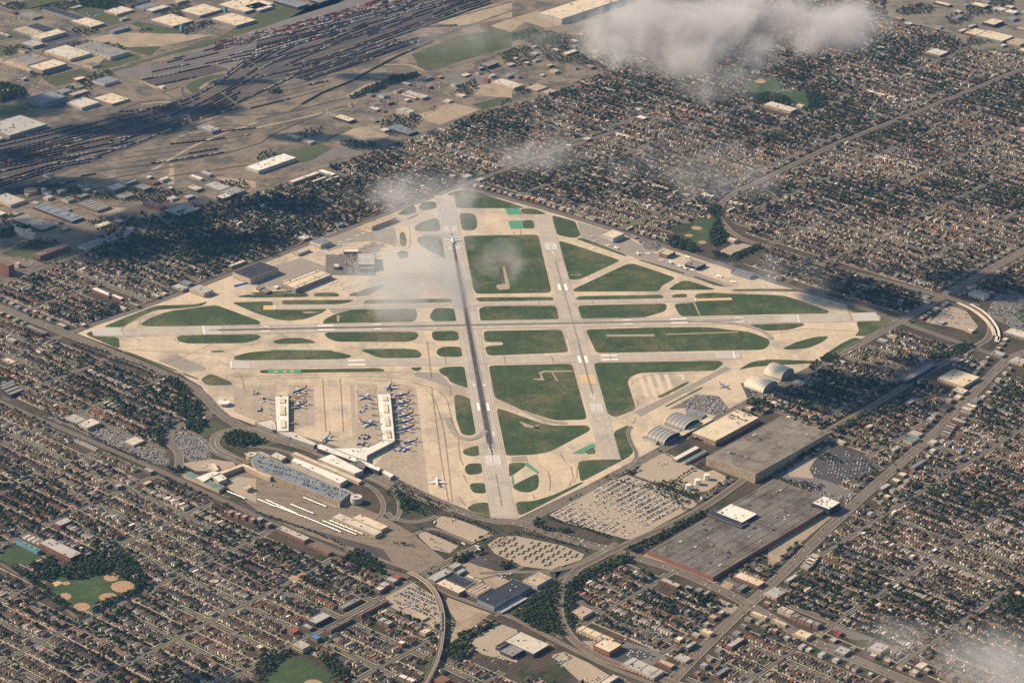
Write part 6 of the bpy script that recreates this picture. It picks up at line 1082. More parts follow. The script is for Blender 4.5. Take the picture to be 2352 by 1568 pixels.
cin = (cp[:, 0] > 5) & (cp[:, 0] < 2347) & (cp[:, 1] > 5) & (cp[:, 1] < 1560); cd = np.hypot(np.hypot(CX-CP[0], CY-CP[1]), CP[2]); cid = np.zeros(nC, bool); cid[np.argsort(np.where(cin, cd, 1e9))[:300]] = True
def spread(V0, F0_, dark, X, Y, Z, A, cols, darkc=(.03, .03, .035)):
    c, s = np.cos(A)[:, None], np.sin(A)[:, None]; N = len(X)
    V = np.stack([X[:, None]+V0[None, :, 0]*c-V0[None, :, 1]*s, Y[:, None]+V0[None, :, 0]*s+V0[None, :, 1]*c, Z[:, None]+V0[None, :, 2]], -1).reshape(-1, 3)
    Fc = (F0_[None]+(np.arange(N)*len(V0))[:, None, None]).reshape(-1, 3); C_ = np.repeat(cols[:, None], len(F0_), 1); 
    if len(dark): C_[:, dark] = darkc
    return V, Fc, C_.reshape(-1, 3)
k = ~cid; V, Fc, Cc = spread(CV, CF, CD, CX[k], CY[k], CZ[k], CR[k], CC[CK[k]]); link('parked_cars', npmesh('parked_cars', V, Fc, CARM, Cc), kind='stuff', label='rows of parked cars filling the farther car parks and streets', category='cars')
CARS = []
for i in range(10):
    c_ = np.repeat(CC[i][None], len(CF), 0); bd = [j for j in range(10)]; CARS.append((npmesh('car_body', CV[:8], CF[:10], CARM, c_[:10]), npmesh('car_cabin', CV[8:], CF[10:]-8, CARM, np.where(np.arange(10)[:, None] < 8, .03, c_[10:]))))
for i in np.where(cid)[0]:
    w_ = CL[i] if CL[i] != 'kerb' else None
    t = thing('car', f"{CN[CK[i]]} car " + (f"parked in {w_}" if w_ and 'avenue' not in w_ else f"driving on {w_}" if w_ else f"at the kerb {near(cp[i])}"), 'car', (CX[i], CY[i], CZ[i]), CR[i], 'cars nearest the viewer'); link('body', CARS[CK[i]][0], t); link('cabin', CARS[CK[i]][1], t)
# ================================================================ RAIL YARD
BXV = np.array([(-.5,-.5,0),(.5,-.5,0),(.5,.5,0),(-.5,.5,0),(-.5,-.5,1),(.5,-.5,1),(.5,.5,1),(-.5,.5,1)], float)
BXF = np.array([(0,1,5),(0,5,4),(1,2,6),(1,6,5),(2,3,7),(2,7,6),(3,0,4),(3,4,7),(4,5,6),(4,6,7)])
RCC = np.array([(.12,.075,.055),(.055,.05,.05),(.42,.38,.32),(.20,.10,.06),(.24,.07,.045),(.48,.44,.38),(.13,.15,.18),(.34,.15,.07),(.10,.085,.075),(.62,.60,.56)])
RCN = ['brown','black','beige','rusty','red','cream','slate','orange','dark brown','white']
RX, RY, RA, RL, RK, RT, RW_ = [], [], [], [], [], [], []
def yardrow(pl, L=16., gap=1.2, fill=.6, cols=None, kind='car', run=8, off=0., where=''):
    p = [Vector(a) for a in offset(UU(pl), off)]; st_ = vr.random() < fill; cnt = 0; base = None
    for a, b in zip(p[:-1], p[1:]):
        D_ = (b-a).length; u = (b-a)/D_; t = L/2
        while t < D_-L/2:
            if cnt <= 0: cnt = int(vr.integers(2, run*2)); st_ = vr.random() < fill; base = int(vr.choice(cols if cols is not None else 10))
            if st_:
                c_ = a+u*t; RX.append(c_.x); RY.append(c_.y); RA.append(math.atan2(u.y, u.x)); RL.append(L); RK.append(base if vr.random() < .6 else int(vr.choice(cols if cols is not None else 10))); RT.append(kind); RW_.append(where)
            cnt -= 1; t += L+gap
TRK = []
def yard(r, A0, A1, B0, B1, n_, where, dark=True, **kw):
    for i in range(n_):
        f = i/max(1, n_-1); a, b = lerp(A0, B0, f), lerp(A1, B1, f); m = lerp(a, b, .5); pl = T(*r, *a, m[0], m[1]+6, *b); TRK.append(pl); yardrow(pl, where=where, **kw)
    if dark: sheet('yard_dark', [T(*r, *A0, *A1, *B1, *B0)], .20+.0008*len(TRK), YDARK)
DK = np.array([0, 0, 1, 1, 8, 8, 3, 6, 2])
yard((0,0), (-20,1350), (760,1165), (-20,1460), (1000,1230), 6, 'the near tracks of the left yard', cols=DK, fill=.75); yard((0,0), (-20,1490), (1250,1215), (-20,1570), (1240,1330), 5, 'the middle tracks of the left yard', cols=DK, fill=.75); yard((0,1), (-20,20), (950,-120), (-20,150), (480,50), 5, 'the lower tracks of the left yard', cols=DK, fill=.5)
yard((0,0), (1380,600), (2351,340), (1400,700), (2351,520), 7, 'the trailer tracks of the upper yard', cols=np.array([0,3,4,8,6,2]), fill=.5, dark=False); yard((0,0), (1960,400), (2500,260), (1960,465), (2560,330), 8, 'the left end of the container park', cols=np.array([4,7,9,5,4,2]), L=14, fill=.6, kind='container', run=2, dark=False)
yard((1,0), (60,300), (1180,-10), (250,330), (1400,0), 13, 'the container park', cols=np.array([4,7,4,9,5,6,1]), L=14, gap=2.5, fill=.66, kind='container', run=2, dark=True); yard((1,0), (0,380), (1500,0), (0,520), (1760,10), 7, 'the long tracks under the container park', cols=np.array([5,2,0,4,1,6,9]), fill=.66, run=14)
yard((1,0), (0,560), (1900,20), (0,640), (2100,30), 5, 'the through tracks of the main yard', cols=DK, fill=.4, run=12); yard((1,0), (250,690), (1250,370), (460,745), (1720,320), 10, 'the sorting tracks of the main yard', cols=np.array([0,1,8,6,2,0]), fill=.55, run=8); yard((1,0), (330,610), (1040,400), (340,640), (1200,420), 3, 'the short tracks of the main yard', cols=DK, fill=.6)
yard((0,0), (1620,1110), (2351,900), (1480,1280), (1900,1160), 4, 'the spur tracks by the ribbed shed', cols=DK, fill=.3, dark=False); yard((0,0), (1220,1400), (2100,1270), (1000,1560), (2100,1400), 4, 'the spurs below the left yard', cols=DK, fill=.25, dark=False)
yard((1,0), (0,700), (1000,470), (0,760), (1000,520), 4, 'the lower tracks of the main yard', cols=DK, fill=.5); yard((1,0), (0,420), (1300,60), (0,470), (1500,40), 4, 'the middle tracks of the main yard', cols=np.array([0,1,8,2,6]), fill=.6)
yard((1,0), (1500,0), (2300,-140), (1760,40), (2351,-40), 7, 'the far throat of the yard', cols=DK, fill=.3); yard((0,0), (0,1290), (700,1110), (60,1320), (900,1130), 3, 'the first tracks below the pale roof', cols=DK, fill=.4); yard((0,0), (1100,1010), (1700,960), (1060,1130), (1640,1060), 6, 'the spurs under the wye', cols=DK, fill=.2)
yard((0,0), (900,1180), (1560,1060), (1250,1300), (1640,1110), 6, 'the narrowing neck of the left yard', cols=DK, fill=.4); yard((0,0), (1300,740), (1960,600), (1420,790), (2100,640), 4, 'the tracks above the sandy oval', cols=DK, fill=.4); yard((0,0), (1700,1240), (2351,1180), (1560,1330), (2300,1240), 4, 'the repair tracks', cols=DK, fill=.4, dark=False)
yard((0,1), (0,170), (900,30), (-20,240), (640,130), 4, 'the last tracks above the tanks', cols=DK, fill=.3, dark=False); yard((1,0), (-100,860), (700,700), (-50,1000), (600,830), 4, 'the empty sidings of the main yard', cols=DK, fill=.15, dark=False)
for pl in (T(0,0,1100,1315,1300,1205,1700,1085,2351,1055)+T(1,0,300,1030,600,860,900,740,1050,650,1300,520,1720,340), T(0,0,-20,1590,850,1400,1220,1350,1240,1350), T(1,0,1310,270,1850,235), T(0,0,1900,930,2200,830,2351,760)+T(1,0,150,620,330,600,700,520)): yardrow(pl, where='the curving main line', cols=DK, fill=.75, run=20); TRK.append(pl)
LINES = [T(0,0,850,1490,1500,1230,2000,1150,2351,1160), T(0,0,600,1150,1300,1090,1700,1000,1950,930,2351,700)+T(1,0,200,640,900,400,2351,20), T(0,0,900,1130,1200,960,1500,920,1800,960,2351,880), T(0,0,1480,850,1750,960,1850,960), T(0,0,1480,850,1690,790,1660,850,1750,930,1850,960), T(1,0,0,760,600,700,1100,560,1700,330,2351,100), T(0,1,-20,330,700,200,1500,60,2351,-60), T(0,0,900,1568,1600,1500,2351,1350)+T(1,0,200,1200,800,980), T(1,0,0,1100,400,1010,830,900), T(0,1,300,260,800,120,1600,-40)]
strips('yard_road', [T(0,0,1700,960,1400,1180,1220,1290), T(0,0,1300,960,1480,935,1620,950), T(0,0,2351,1130,1960,1260,1700,1380,1400,1568), T(1,0,0,1180,400,1090,800,1000), T(1,0,1050,700,1240,730,1240,760), T(1,0,1180,600,1400,590,1540,650)], 12, .30, SAND, smooth=2)
for i, p in enumerate(TRK+LINES): strips('yard_track', [p], 3.8 if i < len(TRK) else 5.0, .336+.0015*i, YDARK, smooth=1 if i >= len(TRK) else 0)
sheet('main_line_bed', [T(0,0,1960,930,1960,970,1640,1090,1300,1280,1100,1360,1250,1240,1600,1040,1880,930), T(1,0,-10,700,140,620,500,560,640,520,600,570,150,660,0,745)], .302, YDARK)
UE = [(-20,330),(260,258),(400,238),(490,190),(600,100),(860,0),(1010,-60)]; LE = [(-20,446),(250,362),(430,290),(560,232),(720,158),(920,82),(1330,-60)]
sheet('yard_dark', [UE+LE[::-1]], .19, mat('yard_cinder', (.135, .11, .088), amt=.3, scale=.008, fine=.07, tint=((.21, .17, .125), .01, .53)))
for k in range(30): f = (k+.5)/30+.008*math.sin(k*2.3); strips('yard_track', [[lerp(a, b, f) for a, b in zip(UE, LE)]], 3.0, .306+.0007*k, YDARK, smooth=2)
n0 = len(RX); bx0, by0 = np.array(RX), np.array(RY)
for k in range(1, 30, 2): yardrow(chaikin([lerp(a, b, (k+.5)/30+.008*math.sin(k*2.3)) for a, b in zip(UE, LE)], 2, closed=False), where='the long sweep of the main yard', cols=DK, fill=.5, run=12)
kp = list(range(n0))+[i for i in range(n0, len(RX)) if np.min(np.hypot(bx0-RX[i], by0-RY[i])) > 9]
RX, RY, RA, RL, RK, RT, RW_ = [[A[i] for i in kp] for A in (RX, RY, RA, RL, RK, RT, RW_)]
sheet('cinder_patch', [T(0,0,1050,960,1500,900,1640,960,1250,1010,1000,1060), T(0,0,1300,1400,1700,1300,2100,1280,2000,1400,1500,1500), T(1,0,0,760,400,700,700,640,640,720,300,850,0,900), T(0,1,0,230,500,120,900,20,1000,60,600,150,100,260), T(1,0,1250,600,1420,600,1440,680,1250,700)], .186, MATS['yard_cinder'])
RX, RY, RA, RL, RK = map(np.array, (RX, RY, RA, RL, RK)); nR = len(RX); print('railcars', nR); con = np.array([k == 'container' for k in RT])
rp = PJ(np.stack([RX, RY, RX*0], -1)); rin = (rp[:, 0] > 3) & (rp[:, 0] < 2349) & (rp[:, 1] > 3) & (rp[:, 1] < 1565); rd = np.hypot(np.hypot(RX-CP[0], RY-CP[1]), CP[2]); rid = np.zeros(nR, bool)
for m_ in (con, ~con): idx = np.where(m_ & rin)[0]; rid[idx[np.argsort(rd[idx])[:300]]] = True
for nm, m_, lb in (('railcars', ~con, 'freight cars standing on the farther yard tracks'), ('containers', con, 'shipping containers and trailers stacked in the far park')):
    k = m_ & ~rid
    if k.any():
        V, Fc, Cc = spread(BXV*np.array([15.4, 3.0, 4.2]), BXF, [], RX[k], RY[k], RX[k]*0+.7, RA[k], RCC[RK[k]]); link(nm, npmesh(nm, V, Fc, HOUSE, Cc), kind='stuff', label=lb, category=nm)
def rcmesh(c_, con_):
    m = MB(); L, W, H = (13.6, 2.5, 2.9) if con_ else (15.4, 3.0, 3.6); m.box(0, 0, 1.1+H/2, L, W, H)
    a = npmesh('box', np.array(m.v), np.array([t for f in m.f for t in ((f[0], f[1], f[2]), (f[0], f[2], f[3]))]), HOUSE, np.repeat(RCC[c_][None], 12, 0)); return a
RCM = [[rcmesh(c_, cn) for c_ in range(10)] for cn in (False, True)]; m = MB(); m.box(0, 0, .75, 15, 2.2, .5); [m.box(x, 0, .3, 2.2, 2.4, .6) for x in (-5.5, 5.5)]; UND = m.me('underframe', pm('dark'))
for i in np.where(rid)[0]:
    cn = bool(con[i]); t = thing('container_trailer' if cn else 'freight_car', f"{RCN[RK[i]]} {'container trailer' if cn else 'freight car'} on {RW_[i]}", 'container' if cn else 'freight car', (RX[i], RY[i], .66), RA[i], 'containers in the yard' if cn else 'freight cars in the rail yard'); link('box', RCM[cn][RK[i]], t); link('underframe', UND, t)
# ================================================================ TRANSIT TRAINS, ELEVATED TRACK
TM = mat('train_stainless', (.90, .86, .78), rough=.36, amt=.03, metal=1.)
def traincar(L=14.6):
    m = MB(); N = 8; pr = [(-1.4, .9), (-1.45, 3.0)]+[(-1.45*math.cos(math.pi*i/N), 3.0+.75*math.sin(math.pi*i/N)) for i in range(1, N)]+[(1.45, 3.0), (1.4, .9)]
    for (a, za), (b, zb) in zip(pr[:-1], pr[1:]): m.poly([(-L/2, a, za), (L/2, a, za), (L/2, b, zb), (-L/2, b, zb)])
    for s in (-1, 1): m.poly([(s*L/2, a, z) for a, z in pr])
    return m.me('car_shell', TM)
TCM = traincar(); m = MB(); m.box(0, 0, 0, 12.6, .06, .8); TWM = m.me('window_row', GLASS); m = MB(); [m.box(x, 0, .55, 2.4, 2.3, .7) for x in (-5, 5)]; TBM = m.me('bogie', pm('dark'))
def train(pl, label, z=.9, world=False, h=0.):
    p = [Vector(a) for a in (pl if world else UU(pl, h))]; c0 = p[0]; t = thing('train', label, 'train', (c0.x, c0.y, 0)); n_ = 0
    for a, b in zip(p[:-1], p[1:]):
        D_ = (b-a).length; u = (b-a)/D_; s = 7.5
        while s < D_-6: c_ = a+u*s; q = link('train_car', TCM, t, (c_.x-c0.x, c_.y-c0.y, z), math.atan2(u.y, u.x)); [link('window_row', TWM, q, (0, sy*1.47, 2.3)) for sy in (-1, 1)]; link('bogie', TBM, q); s += 14.8; n_ += 1
for xy, lb in (((592,1148,634,1166),'shortest bright silver train at the left of the yard'), ((612,1150,692,1186),'silver train left of the workshop, upper of two'), ((630,1163,700,1190),'silver train left of the workshop, lower of two'), ((668,1160,722,1182),'silver train nearest behind the workshop'), ((697,1188,784,1224),'long silver train lowest in the yard'), ((742,1198,820,1230),'silver train at the right end of the yard'), ((757,1197,842,1232),'silver train farthest right in the yard'), ((697,1144,758,1169),'silver train at the terminal side of the yard'), ((424,1094,498,1126),'silver train at the station platform'), ((522,1130,570,1150),'silver train just leaving the station')):
    train([xy[:2], xy[2:]], lb)
for i in range(12): a_, b_ = lerp((470,1128), (560,1172), i/11), lerp((900,1290), (880,1262), i/11); strips('yard_track', [[a_, lerp(a_, b_, .5), b_]], 2.2, .44+.002*i, STEEL)
EL = chaikin(UU(T(1,3,1400,545,1500,595,1580,655,1650,735,1695,850,1716,960,1712,1120,1680,1300,1620,1450,1540,1590,1480,1700,1380,1900), 9), 2, closed=False)
def prismstrip(pl, w_, z0, z1): 
    m = MB()
    for q in strip(pl, w_, True): m.prism(q, z0, z1, bottom=True)
    return m
t = thing('elevated_railway', 'long elevated transit track curving down to the bottom edge', 'railway viaduct', (EL[0][0], EL[0][1], 0)); ox, oy = EL[0]; ELo = [(x-ox, y-oy) for x, y in EL]
link('deck', prismstrip(ELo, 10.5, 7.6, 9).me('deck', mat('weathered_deck', (.30,.25,.195), amt=.2)), t)
for s in (-1, 1): link('parapet', prismstrip([tuple(a) for a in offset(ELo, s*5.1)], .5, 9, 10.2).me('parapet', pm('beige')), t)
for s in (-2.4, 2.4): link('track', prismstrip([tuple(a) for a in offset(ELo, s)], 1.8, 9.0, 9.25).me('track', pm('brown')), t)
acc = 0
for (x0, y0), (x1, y1) in zip(ELo[:-1], ELo[1:]):
    acc += math.hypot(x1-x0, y1-y0)
    if acc > 20: acc = 0; m = MB(); m.box(0, 0, 3.8, 2, 2, 7.7); m.box(0, 0, 7, 3, 8, 1.2, math.atan2(y1-y0, x1-x0)); link('pier', m.me('pier', pm('tan')), t, (x0, y0, 0))
EXCL_L.append((EL, 12))
pts = [a for a in offset(EL, 2.4) if 1257 < PJ([a[0], a[1], 9])[1] < 1320 or False]; pe = [a for a in offset(EL, -2.4) if 1262 < PJ([a[0], a[1], 9])[1]-0 < 1322]
pe = [a for a in offset(EL, -2.4) if 1176+850/4 < PJ([a[0], a[1], 9])[1] < 1176+1120/4]
if len(pe) > 1: train(pe, 'silver train riding the elevated curved track', z=8.6, world=True)
def canopy(r, xy, w_, h, label, c_='white'):
    p = chaikin(UU(T(*r, *xy), h), 2, closed=False); ox, oy = p[0]; q = [(x-ox, y-oy) for x, y in p]; t = thing('platform_canopy', label, 'station canopy', (ox, oy, 0)); link('roof', prismstrip(q, w_, h-.6, h).me('roof', pm(c_)), t); m = MB()
    for x, y in q[::2]: m.box(x, y, h/2-.4, .6, .6, h-.7)
    link('columns', m.me('columns', pm('gray')), t)
canopy((3,1), (1740,1210,1860,1262,1980,1345,2060,1440,2082,1510), 11, 6, 'long curved cream platform roof of the right station', 'cream'); canopy((3,1), (1860,1222,2000,1300,2095,1410,2125,1490,2120,1560), 6, 6, 'thin curved white canopy outside the cream platform roof'); canopy((3,1), (2110,1518,2100,1570), 12, 6, 'short cream end canopy of the right station', 'cream')
# ================================================================ AIRCRAFT
def acmesh(kind):
    m = {}; f = MB()
    if kind == 'jet': L, R_, span, zc, tw, hi = 36., 1.95, 34., 3.6, 2.3, False
    elif kind == 'biz': L, R_, span, zc, tw, hi = 20., 1.15, 19., 2.2, 1.6, True
    else: L, R_, span, zc, tw, hi = 8.6, .62, 10.8, 1.3, .0, False
    st_ = [(.5, .06, 0), (.485, .45, -.08), (.45, .8, -.02), (.40, 1, 0), (.1, 1, 0), (-.2, 1, 0), (-.34, .75, .2), (-.44, .38, .5), (-.5, .1, .75)]; N = 12; b = []
    for u, r, dz in st_: b.append([(u*L, R_*r*math.cos(6.2832*i/N), zc+dz*R_+R_*r*math.sin(6.2832*i/N)) for i in range(N)])
    for A, Bq in zip(b[:-1], b[1:]):
        for i in range(N): j = (i+1) % N; f.poly([A[i], A[j], Bq[j], Bq[i]])
    f.poly(b[0][::-1]); f.poly(b[-1]); m['fuselage'] = f
    def slab(pts, th): 
        q = MB(); top = [(x, y, z+th/2) for x, y, z in pts]; bot = [(x, y, z-th/2) for x, y, z in pts]; q.poly(top); q.poly(bot[::-1]); n_ = len(pts)
        for i in range(n_): j = (i+1) % n_; q.poly([bot[i], bot[j], top[j], top[i]])
        return q
    sw = .16*L if kind != 'prop' else 0; cr = .20*L if kind != 'prop' else .17*L; ct = cr*.32 if kind != 'prop' else cr*.85; zw = zc-R_*.7 if kind != 'prop' else zc+R_*1.0
    for s, nm in ((1, 'wing'), (-1, 'wing_')): m[nm] = slab([(cr*.55, s*R_*.6, zw), (cr*.55-sw, s*span/2, zw+span*.03), (cr*.55-sw-ct, s*span/2, zw+span*.03), (-cr*.45, s*R_*.6, zw)], .32 if kind == 'jet' else .16)
    zf = zc+R_*.6; hf = L*.17; 
    q = MB(); P_ = [(-.34*L, zf), (-.46*L, zf+hf), (-.51*L, zf+hf), (-.485*L, zf)]
    for s in (-.14, .14): q.poly([(x, s, z) for x, z in P_][::1 if s < 0 else -1])
    for i in range(4): a, c = P_[i], P_[(i+1) % 4]; q.poly([(a[0], -.14, a[1]), (c[0], -.14, c[1]), (c[0], .14, c[1]), (a[0], .14, a[1])])
    m['fin'] = q; zt = zf+hf if hi else zf+.1*R_; ts = span*.19
    for s, nm in ((1, 'tailplane'), (-1, 'tailplane_')): m[nm] = slab([(-.42*L, s*.1, zt), (-.47*L, s*ts, zt), (-.505*L, s*ts, zt), (-.49*L, s*.1, zt)], .15)
    for s, nm in ((1, 'engine'), (-1, 'engine_')):
        q = MB()
        if kind == 'jet': q.tube((3.4, s*5.2, zw-.6), (-1.2, s*5.2, zw-.5), 1.05, .75, 12)
        elif kind == 'biz': q.tube((-4.2, s*1.9, zc+.5), (-7.6, s*1.9, zc+.55), .6, .45, 10)
        elif s == 1: q.tube((.5*L, 0, zc), (.53*L, 0, zc), .9, .9, 10)
        else: continue
        m[nm] = q
    g_ = MB(); [g_.tube((x, y, .0), (x, y, zc-R_*.5), .35 if kind == 'jet' else .18, .25 if kind == 'jet' else .12, 6) for x, y in ((.38*L, 0), (-.04*L, 2.8 if kind == 'jet' else 1.3), (-.04*L, -2.8 if kind == 'jet' else -1.3))]; m['landing_gear'] = g_
    return m
ACB = {k: acmesh(k) for k in ('jet', 'biz', 'prop')}; LIV = {'blue': ('livery_blue', 'livery_blue', 'livery_red'), 'orange': ('livery_orange', 'livery_blue', 'livery_red'), 'white': ('aircraft_white',)*3, 'grey': ('aircraft_grey', 'aircraft_grey', 'livery_navy')}
for nm, c_ in (('livery_blue', (.05, .08, .24)), ('livery_red', (.52, .08, .04)), ('livery_orange', (.72, .30, .05)), ('aircraft_white', (.80, .79, .75)), ('aircraft_grey', (.46, .46, .45)), ('livery_navy', (.04, .06, .18)), ('wing_grey', (.55, .54, .52))): mat(nm, c_, rough=.35, amt=.04)
ACM = {}
def plane(r, nx, ny, tx, ty, kind, liv, label, group=None, sc=1., z=.35):
    a, b = U(*T(*r, nx, ny)[0], 3), U(*T(*r, tx, ty)[0], 3); cx, cy = (a[0]+b[0])/2, (a[1]+b[1])/2; an = math.atan2(a[1]-b[1], a[0]-b[0]); L_ = math.dist(a, b)
    if (kind, liv) not in ACM: fm, wm, tm = [MATS[k] for k in LIV[liv]]; ACM[(kind, liv)] = {k: v.me(k.rstrip('_'), fm if k == 'fuselage' else tm if k.startswith(('fin',)) else MATS['wing_grey'] if liv != 'white' and k.startswith(('wing', 'tailp')) else pm('gray') if k == 'landing_gear' else MATS[LIV[liv][1]]) for k, v in ACB[kind].items()}
    t = thing('aircraft', label, 'aircraft', (cx, cy, z), an, group); s = sc*max(.7, min(1.35, L_/{'jet': 36, 'biz': 20, 'prop': 8.6}[kind]))
    for k, me in ACM[(kind, liv)].items(): o = link(k.rstrip('_'), me, t); o.scale = (s, s, s)
a = (1, 2)
for i, (nx, ny, tx, ty, lv, lb) in enumerate(((335,478,468,432,'blue','blue airliner with red tail at the top right gate of the left pier'), (345,520,470,492,'orange','orange airliner at the second gate of the left pier'), (335,607,472,568,'blue','blue airliner at the third right gate of the left pier'),
    (1270,512,1415,482,'blue','blue airliner at the top right gate of the right pier'), (1280,592,1425,556,'blue','blue airliner second from top on the right pier'), (1285,645,1400,605,'grey','grey airliner third from top on the right pier'), (1305,705,1447,662,'blue','blue airliner fourth from top on the right pier'), (1300,760,1442,727,'blue','blue airliner fifth from top on the right pier'),
    (1305,825,1455,785,'blue','blue airliner sixth from top on the right pier'), (1355,942,1487,908,'blue','blue airliner beside the corner of the right pier'), (1310,965,1432,1002,'blue','blue airliner with orange tail below the right pier corner'), (1065,535,918,485,'blue','blue airliner at the upper left gate of the right pier'),
    (1115,772,948,738,'blue','blue airliner at the lower left gate of the right pier'), (1200,462,1250,385,'blue','blue airliner nosed in at the top of the right pier'), (598,932,686,852,'grey','silver airliner parked alone between the two piers'), (1660,1252,1668,1330,'white','white airliner taxiing alone on the right of the apron'))): plane(a, nx, ny, tx, ty, 'jet', lv, lb)
plane((2,2), 1990, 432, 1903, 385, 'jet', 'blue', 'blue airliner with red tail beside the cream vaulted hangar'); plane((1,1), 1808, 672, 1803, 612, 'jet', 'white', 'white airliner rolling on the main runway under thin mist', z=.8); plane((1,1), 1255, 738, 1325, 745, 'biz', 'white', 'biggest white jet at the end of the left apron'); plane((2,1), 768, 715, 715, 705, 'jet', 'white', 'white airliner taxiing on the upper right taxiway', sc=.8, z=.5)
ords = ['first', 'second', 'third', 'fourth', 'fifth', 'sixth', 'seventh', 'eighth', 'ninth', 'tenth', 'eleventh', 'twelfth', 'thirteenth', 'fourteenth']
for i, (x, y) in enumerate(((1045,555),(985,575),(928,595),(855,632),(778,650),(632,712),(572,735))): plane((1,1), x+24, y+3, x-20, y-2, 'biz', 'white', f"white business jet {ords[i]} from the right in the upper row of the left apron", 'business jets of the upper row')
for i, (x, y) in enumerate(((1140,670),(1047,680),(978,705),(750,768),(1125,778))): plane((1,1), x+26, y-4, x-24, y+5, 'biz', 'white', f"white business jet {ords[i]} from the right by the silver hangar", 'business jets by the silver hangar', sc=1.1)
for i, (x, y) in enumerate(((605,1083),(797,1083),(855,1048),(905,1048),(943,1030),(930,1108),(1020,1000),(742,1012),(700,1025),(672,1042),(655,1070),(720,1050),(770,1035),(790,1018))): plane((1,1), x+11, y-2, x-11, y+3, 'biz' if i in (1,3,4) else 'prop', 'white', f"small white plane, {ords[i]} of the fleet below the cream hangar", 'small planes below the cream hangar', sc=1.25 if i not in (1,3,4) else .8)
for i, (x, y) in enumerate(((545,1040),(570,1030),(595,1020),(620,1010),(645,1000),(670,990))): plane((1,1), x+9, y+5, x-9, y-4, 'prop', 'grey', f"small grey plane {ords[i]} in the row against the cream hangar", 'planes against the cream hangar', sc=1.2)
for i, (x, y, dx, dy) in enumerate(((740,602,-20,6),(765,645,-20,8),(880,680,22,5),(955,705,10,14),(1157,757,4,20),(1245,757,24,5),(1370,817,20,6),(1455,838,6,18),(1537,872,8,14),(1590,892,8,14),(1660,907,20,10),(1613,790,16,14),(1905,965,18,12),(2030,1017,26,8))): plane((2,1), x-dx, y-dy, x+dx, y+dy, 'biz', 'white', f"white business jet {ords[i]} from the left on the long right apron", 'business jets on the long right apron', sc=1.15 if i in (5, 13, 12) else 1.)
# apron carts and trucks
crt = MB(); crt.box(0, 0, .9, 3.4, 1.6, 1.3); crt.box(1.3, 0, 1.9, .9, 1.5, .9); CRT = {k: crt.me('cart_body', MATS[v]) for k, v in (('blue', 'livery_navy'), ('white', 'aircraft_white'), ('navy', 'livery_blue'))}; m = MB(); [m.tube((x, -.85, .35), (x, .85, .35), .35, .35, 8) for x in (-1.1, 1.1)]; CWM = m.me('wheels', pm('black'))
cr_ = random.Random(9)
for cx_, cy_, rx_, ry_, n_, w_ in ((990,880,60,25,16,'in the left bay of the right pier'), (985,945,65,12,14,'at the foot of the right pier'), (50,530,45,35,8,'left of the left pier'), (40,640,40,30,7,'below the left gates of the left pier'), (1320,1010,60,20,8,'below the right pier corner'), (1330,560,50,60,8,'under the right gates of the right pier'), (400,560,50,60,7,'under the right gates of the left pier'), (0,470,40,30,6,'at the upper left of the left pier'), (1000,620,60,50,8,'left of the right pier')):
    for i in range(n_):
        a_ = cr_.uniform(0, 6.28); q = cr_.uniform(.6, 1) if n_ > 13 else cr_.random(); c = U(*T(1,2,cx_+rx_*q*math.cos(a_),cy_+ry_*q*math.sin(a_))[0]); k = cr_.choice(['blue', 'navy', 'white', 'blue'])
        t = thing('baggage_cart', f"{'white' if k == 'white' else 'dark blue' if k == 'blue' else 'blue'} baggage cart {w_}", 'baggage cart', (c[0], c[1], .4), cr_.uniform(0, 6.28), 'baggage carts on the terminal apron'); link('cart_body', CRT[k], t).scale = (1.5, 1.5, 1.3); link('wheels', CWM, t)
# buses
bm_ = MB(); bm_.box(0, 0, 1.8, 12, 2.6, 2.8); BUS = {'white': bm_.me('bus_body', MATS['aircraft_white']), 'blue': bm_.me('bus_body', pm('tarp'))}; m = MB(); [m.box(0, s*1.31, 2.2, 10.5, .06, .9) for s in (-1, 1)]; m.box(6.02, 0, 2.1, .06, 2.2, 1.2); BWD = m.me('window_row', GLASS)
def bus(r, x, y, x2, y2, c_, label, group=None):
    a, b = U(*T(*r, x, y)[0]), U(*T(*r, x2, y2)[0]); t = thing('bus', label, 'bus', (a[0], a[1], .35), math.atan2(b[1]-a[1], b[0]-a[0]), group); link('bus_body', BUS[c_], t); link('window_row', BWD, t); return t
for i in range(5): bus((3,1), 1235+i*13, 1298-i*0, 1235+i*13+12, 1312, 'white', f"white bus {ords[i]} in the parked row by the right corner", 'parked buses at the right corner')
for i, (x, y) in enumerate(((1870,1158),(1900,1135),(1925,1178))): bus((0,2), x, y, x+30, y+4, 'white', ('white bus nearest the round bend of the bus plaza', 'white bus under the left side of the plaza canopy', 'white bus just below the plaza canopy')[i])
for i in range(8): bus((0,1), 2160+i*16, 1062-i*4, 2160+i*16+12, 1052-i*4, 'blue', f"blue ground truck {ords[i]} in the row below the navy hangar", 'blue trucks below the navy hangar')
for i in range(4): bus((1,3), (1905,2030,2050,1640)[i], (295,320,350,100)[i], (1925,2050,2070,1650)[i], (305,328,358,80)[i], 'white', ('white bus waiting at the yard exit', 'white bus turning at the big crossing, upper', 'white bus turning at the big crossing, lower', 'white bus at the lot gate left of the ramps')[i])
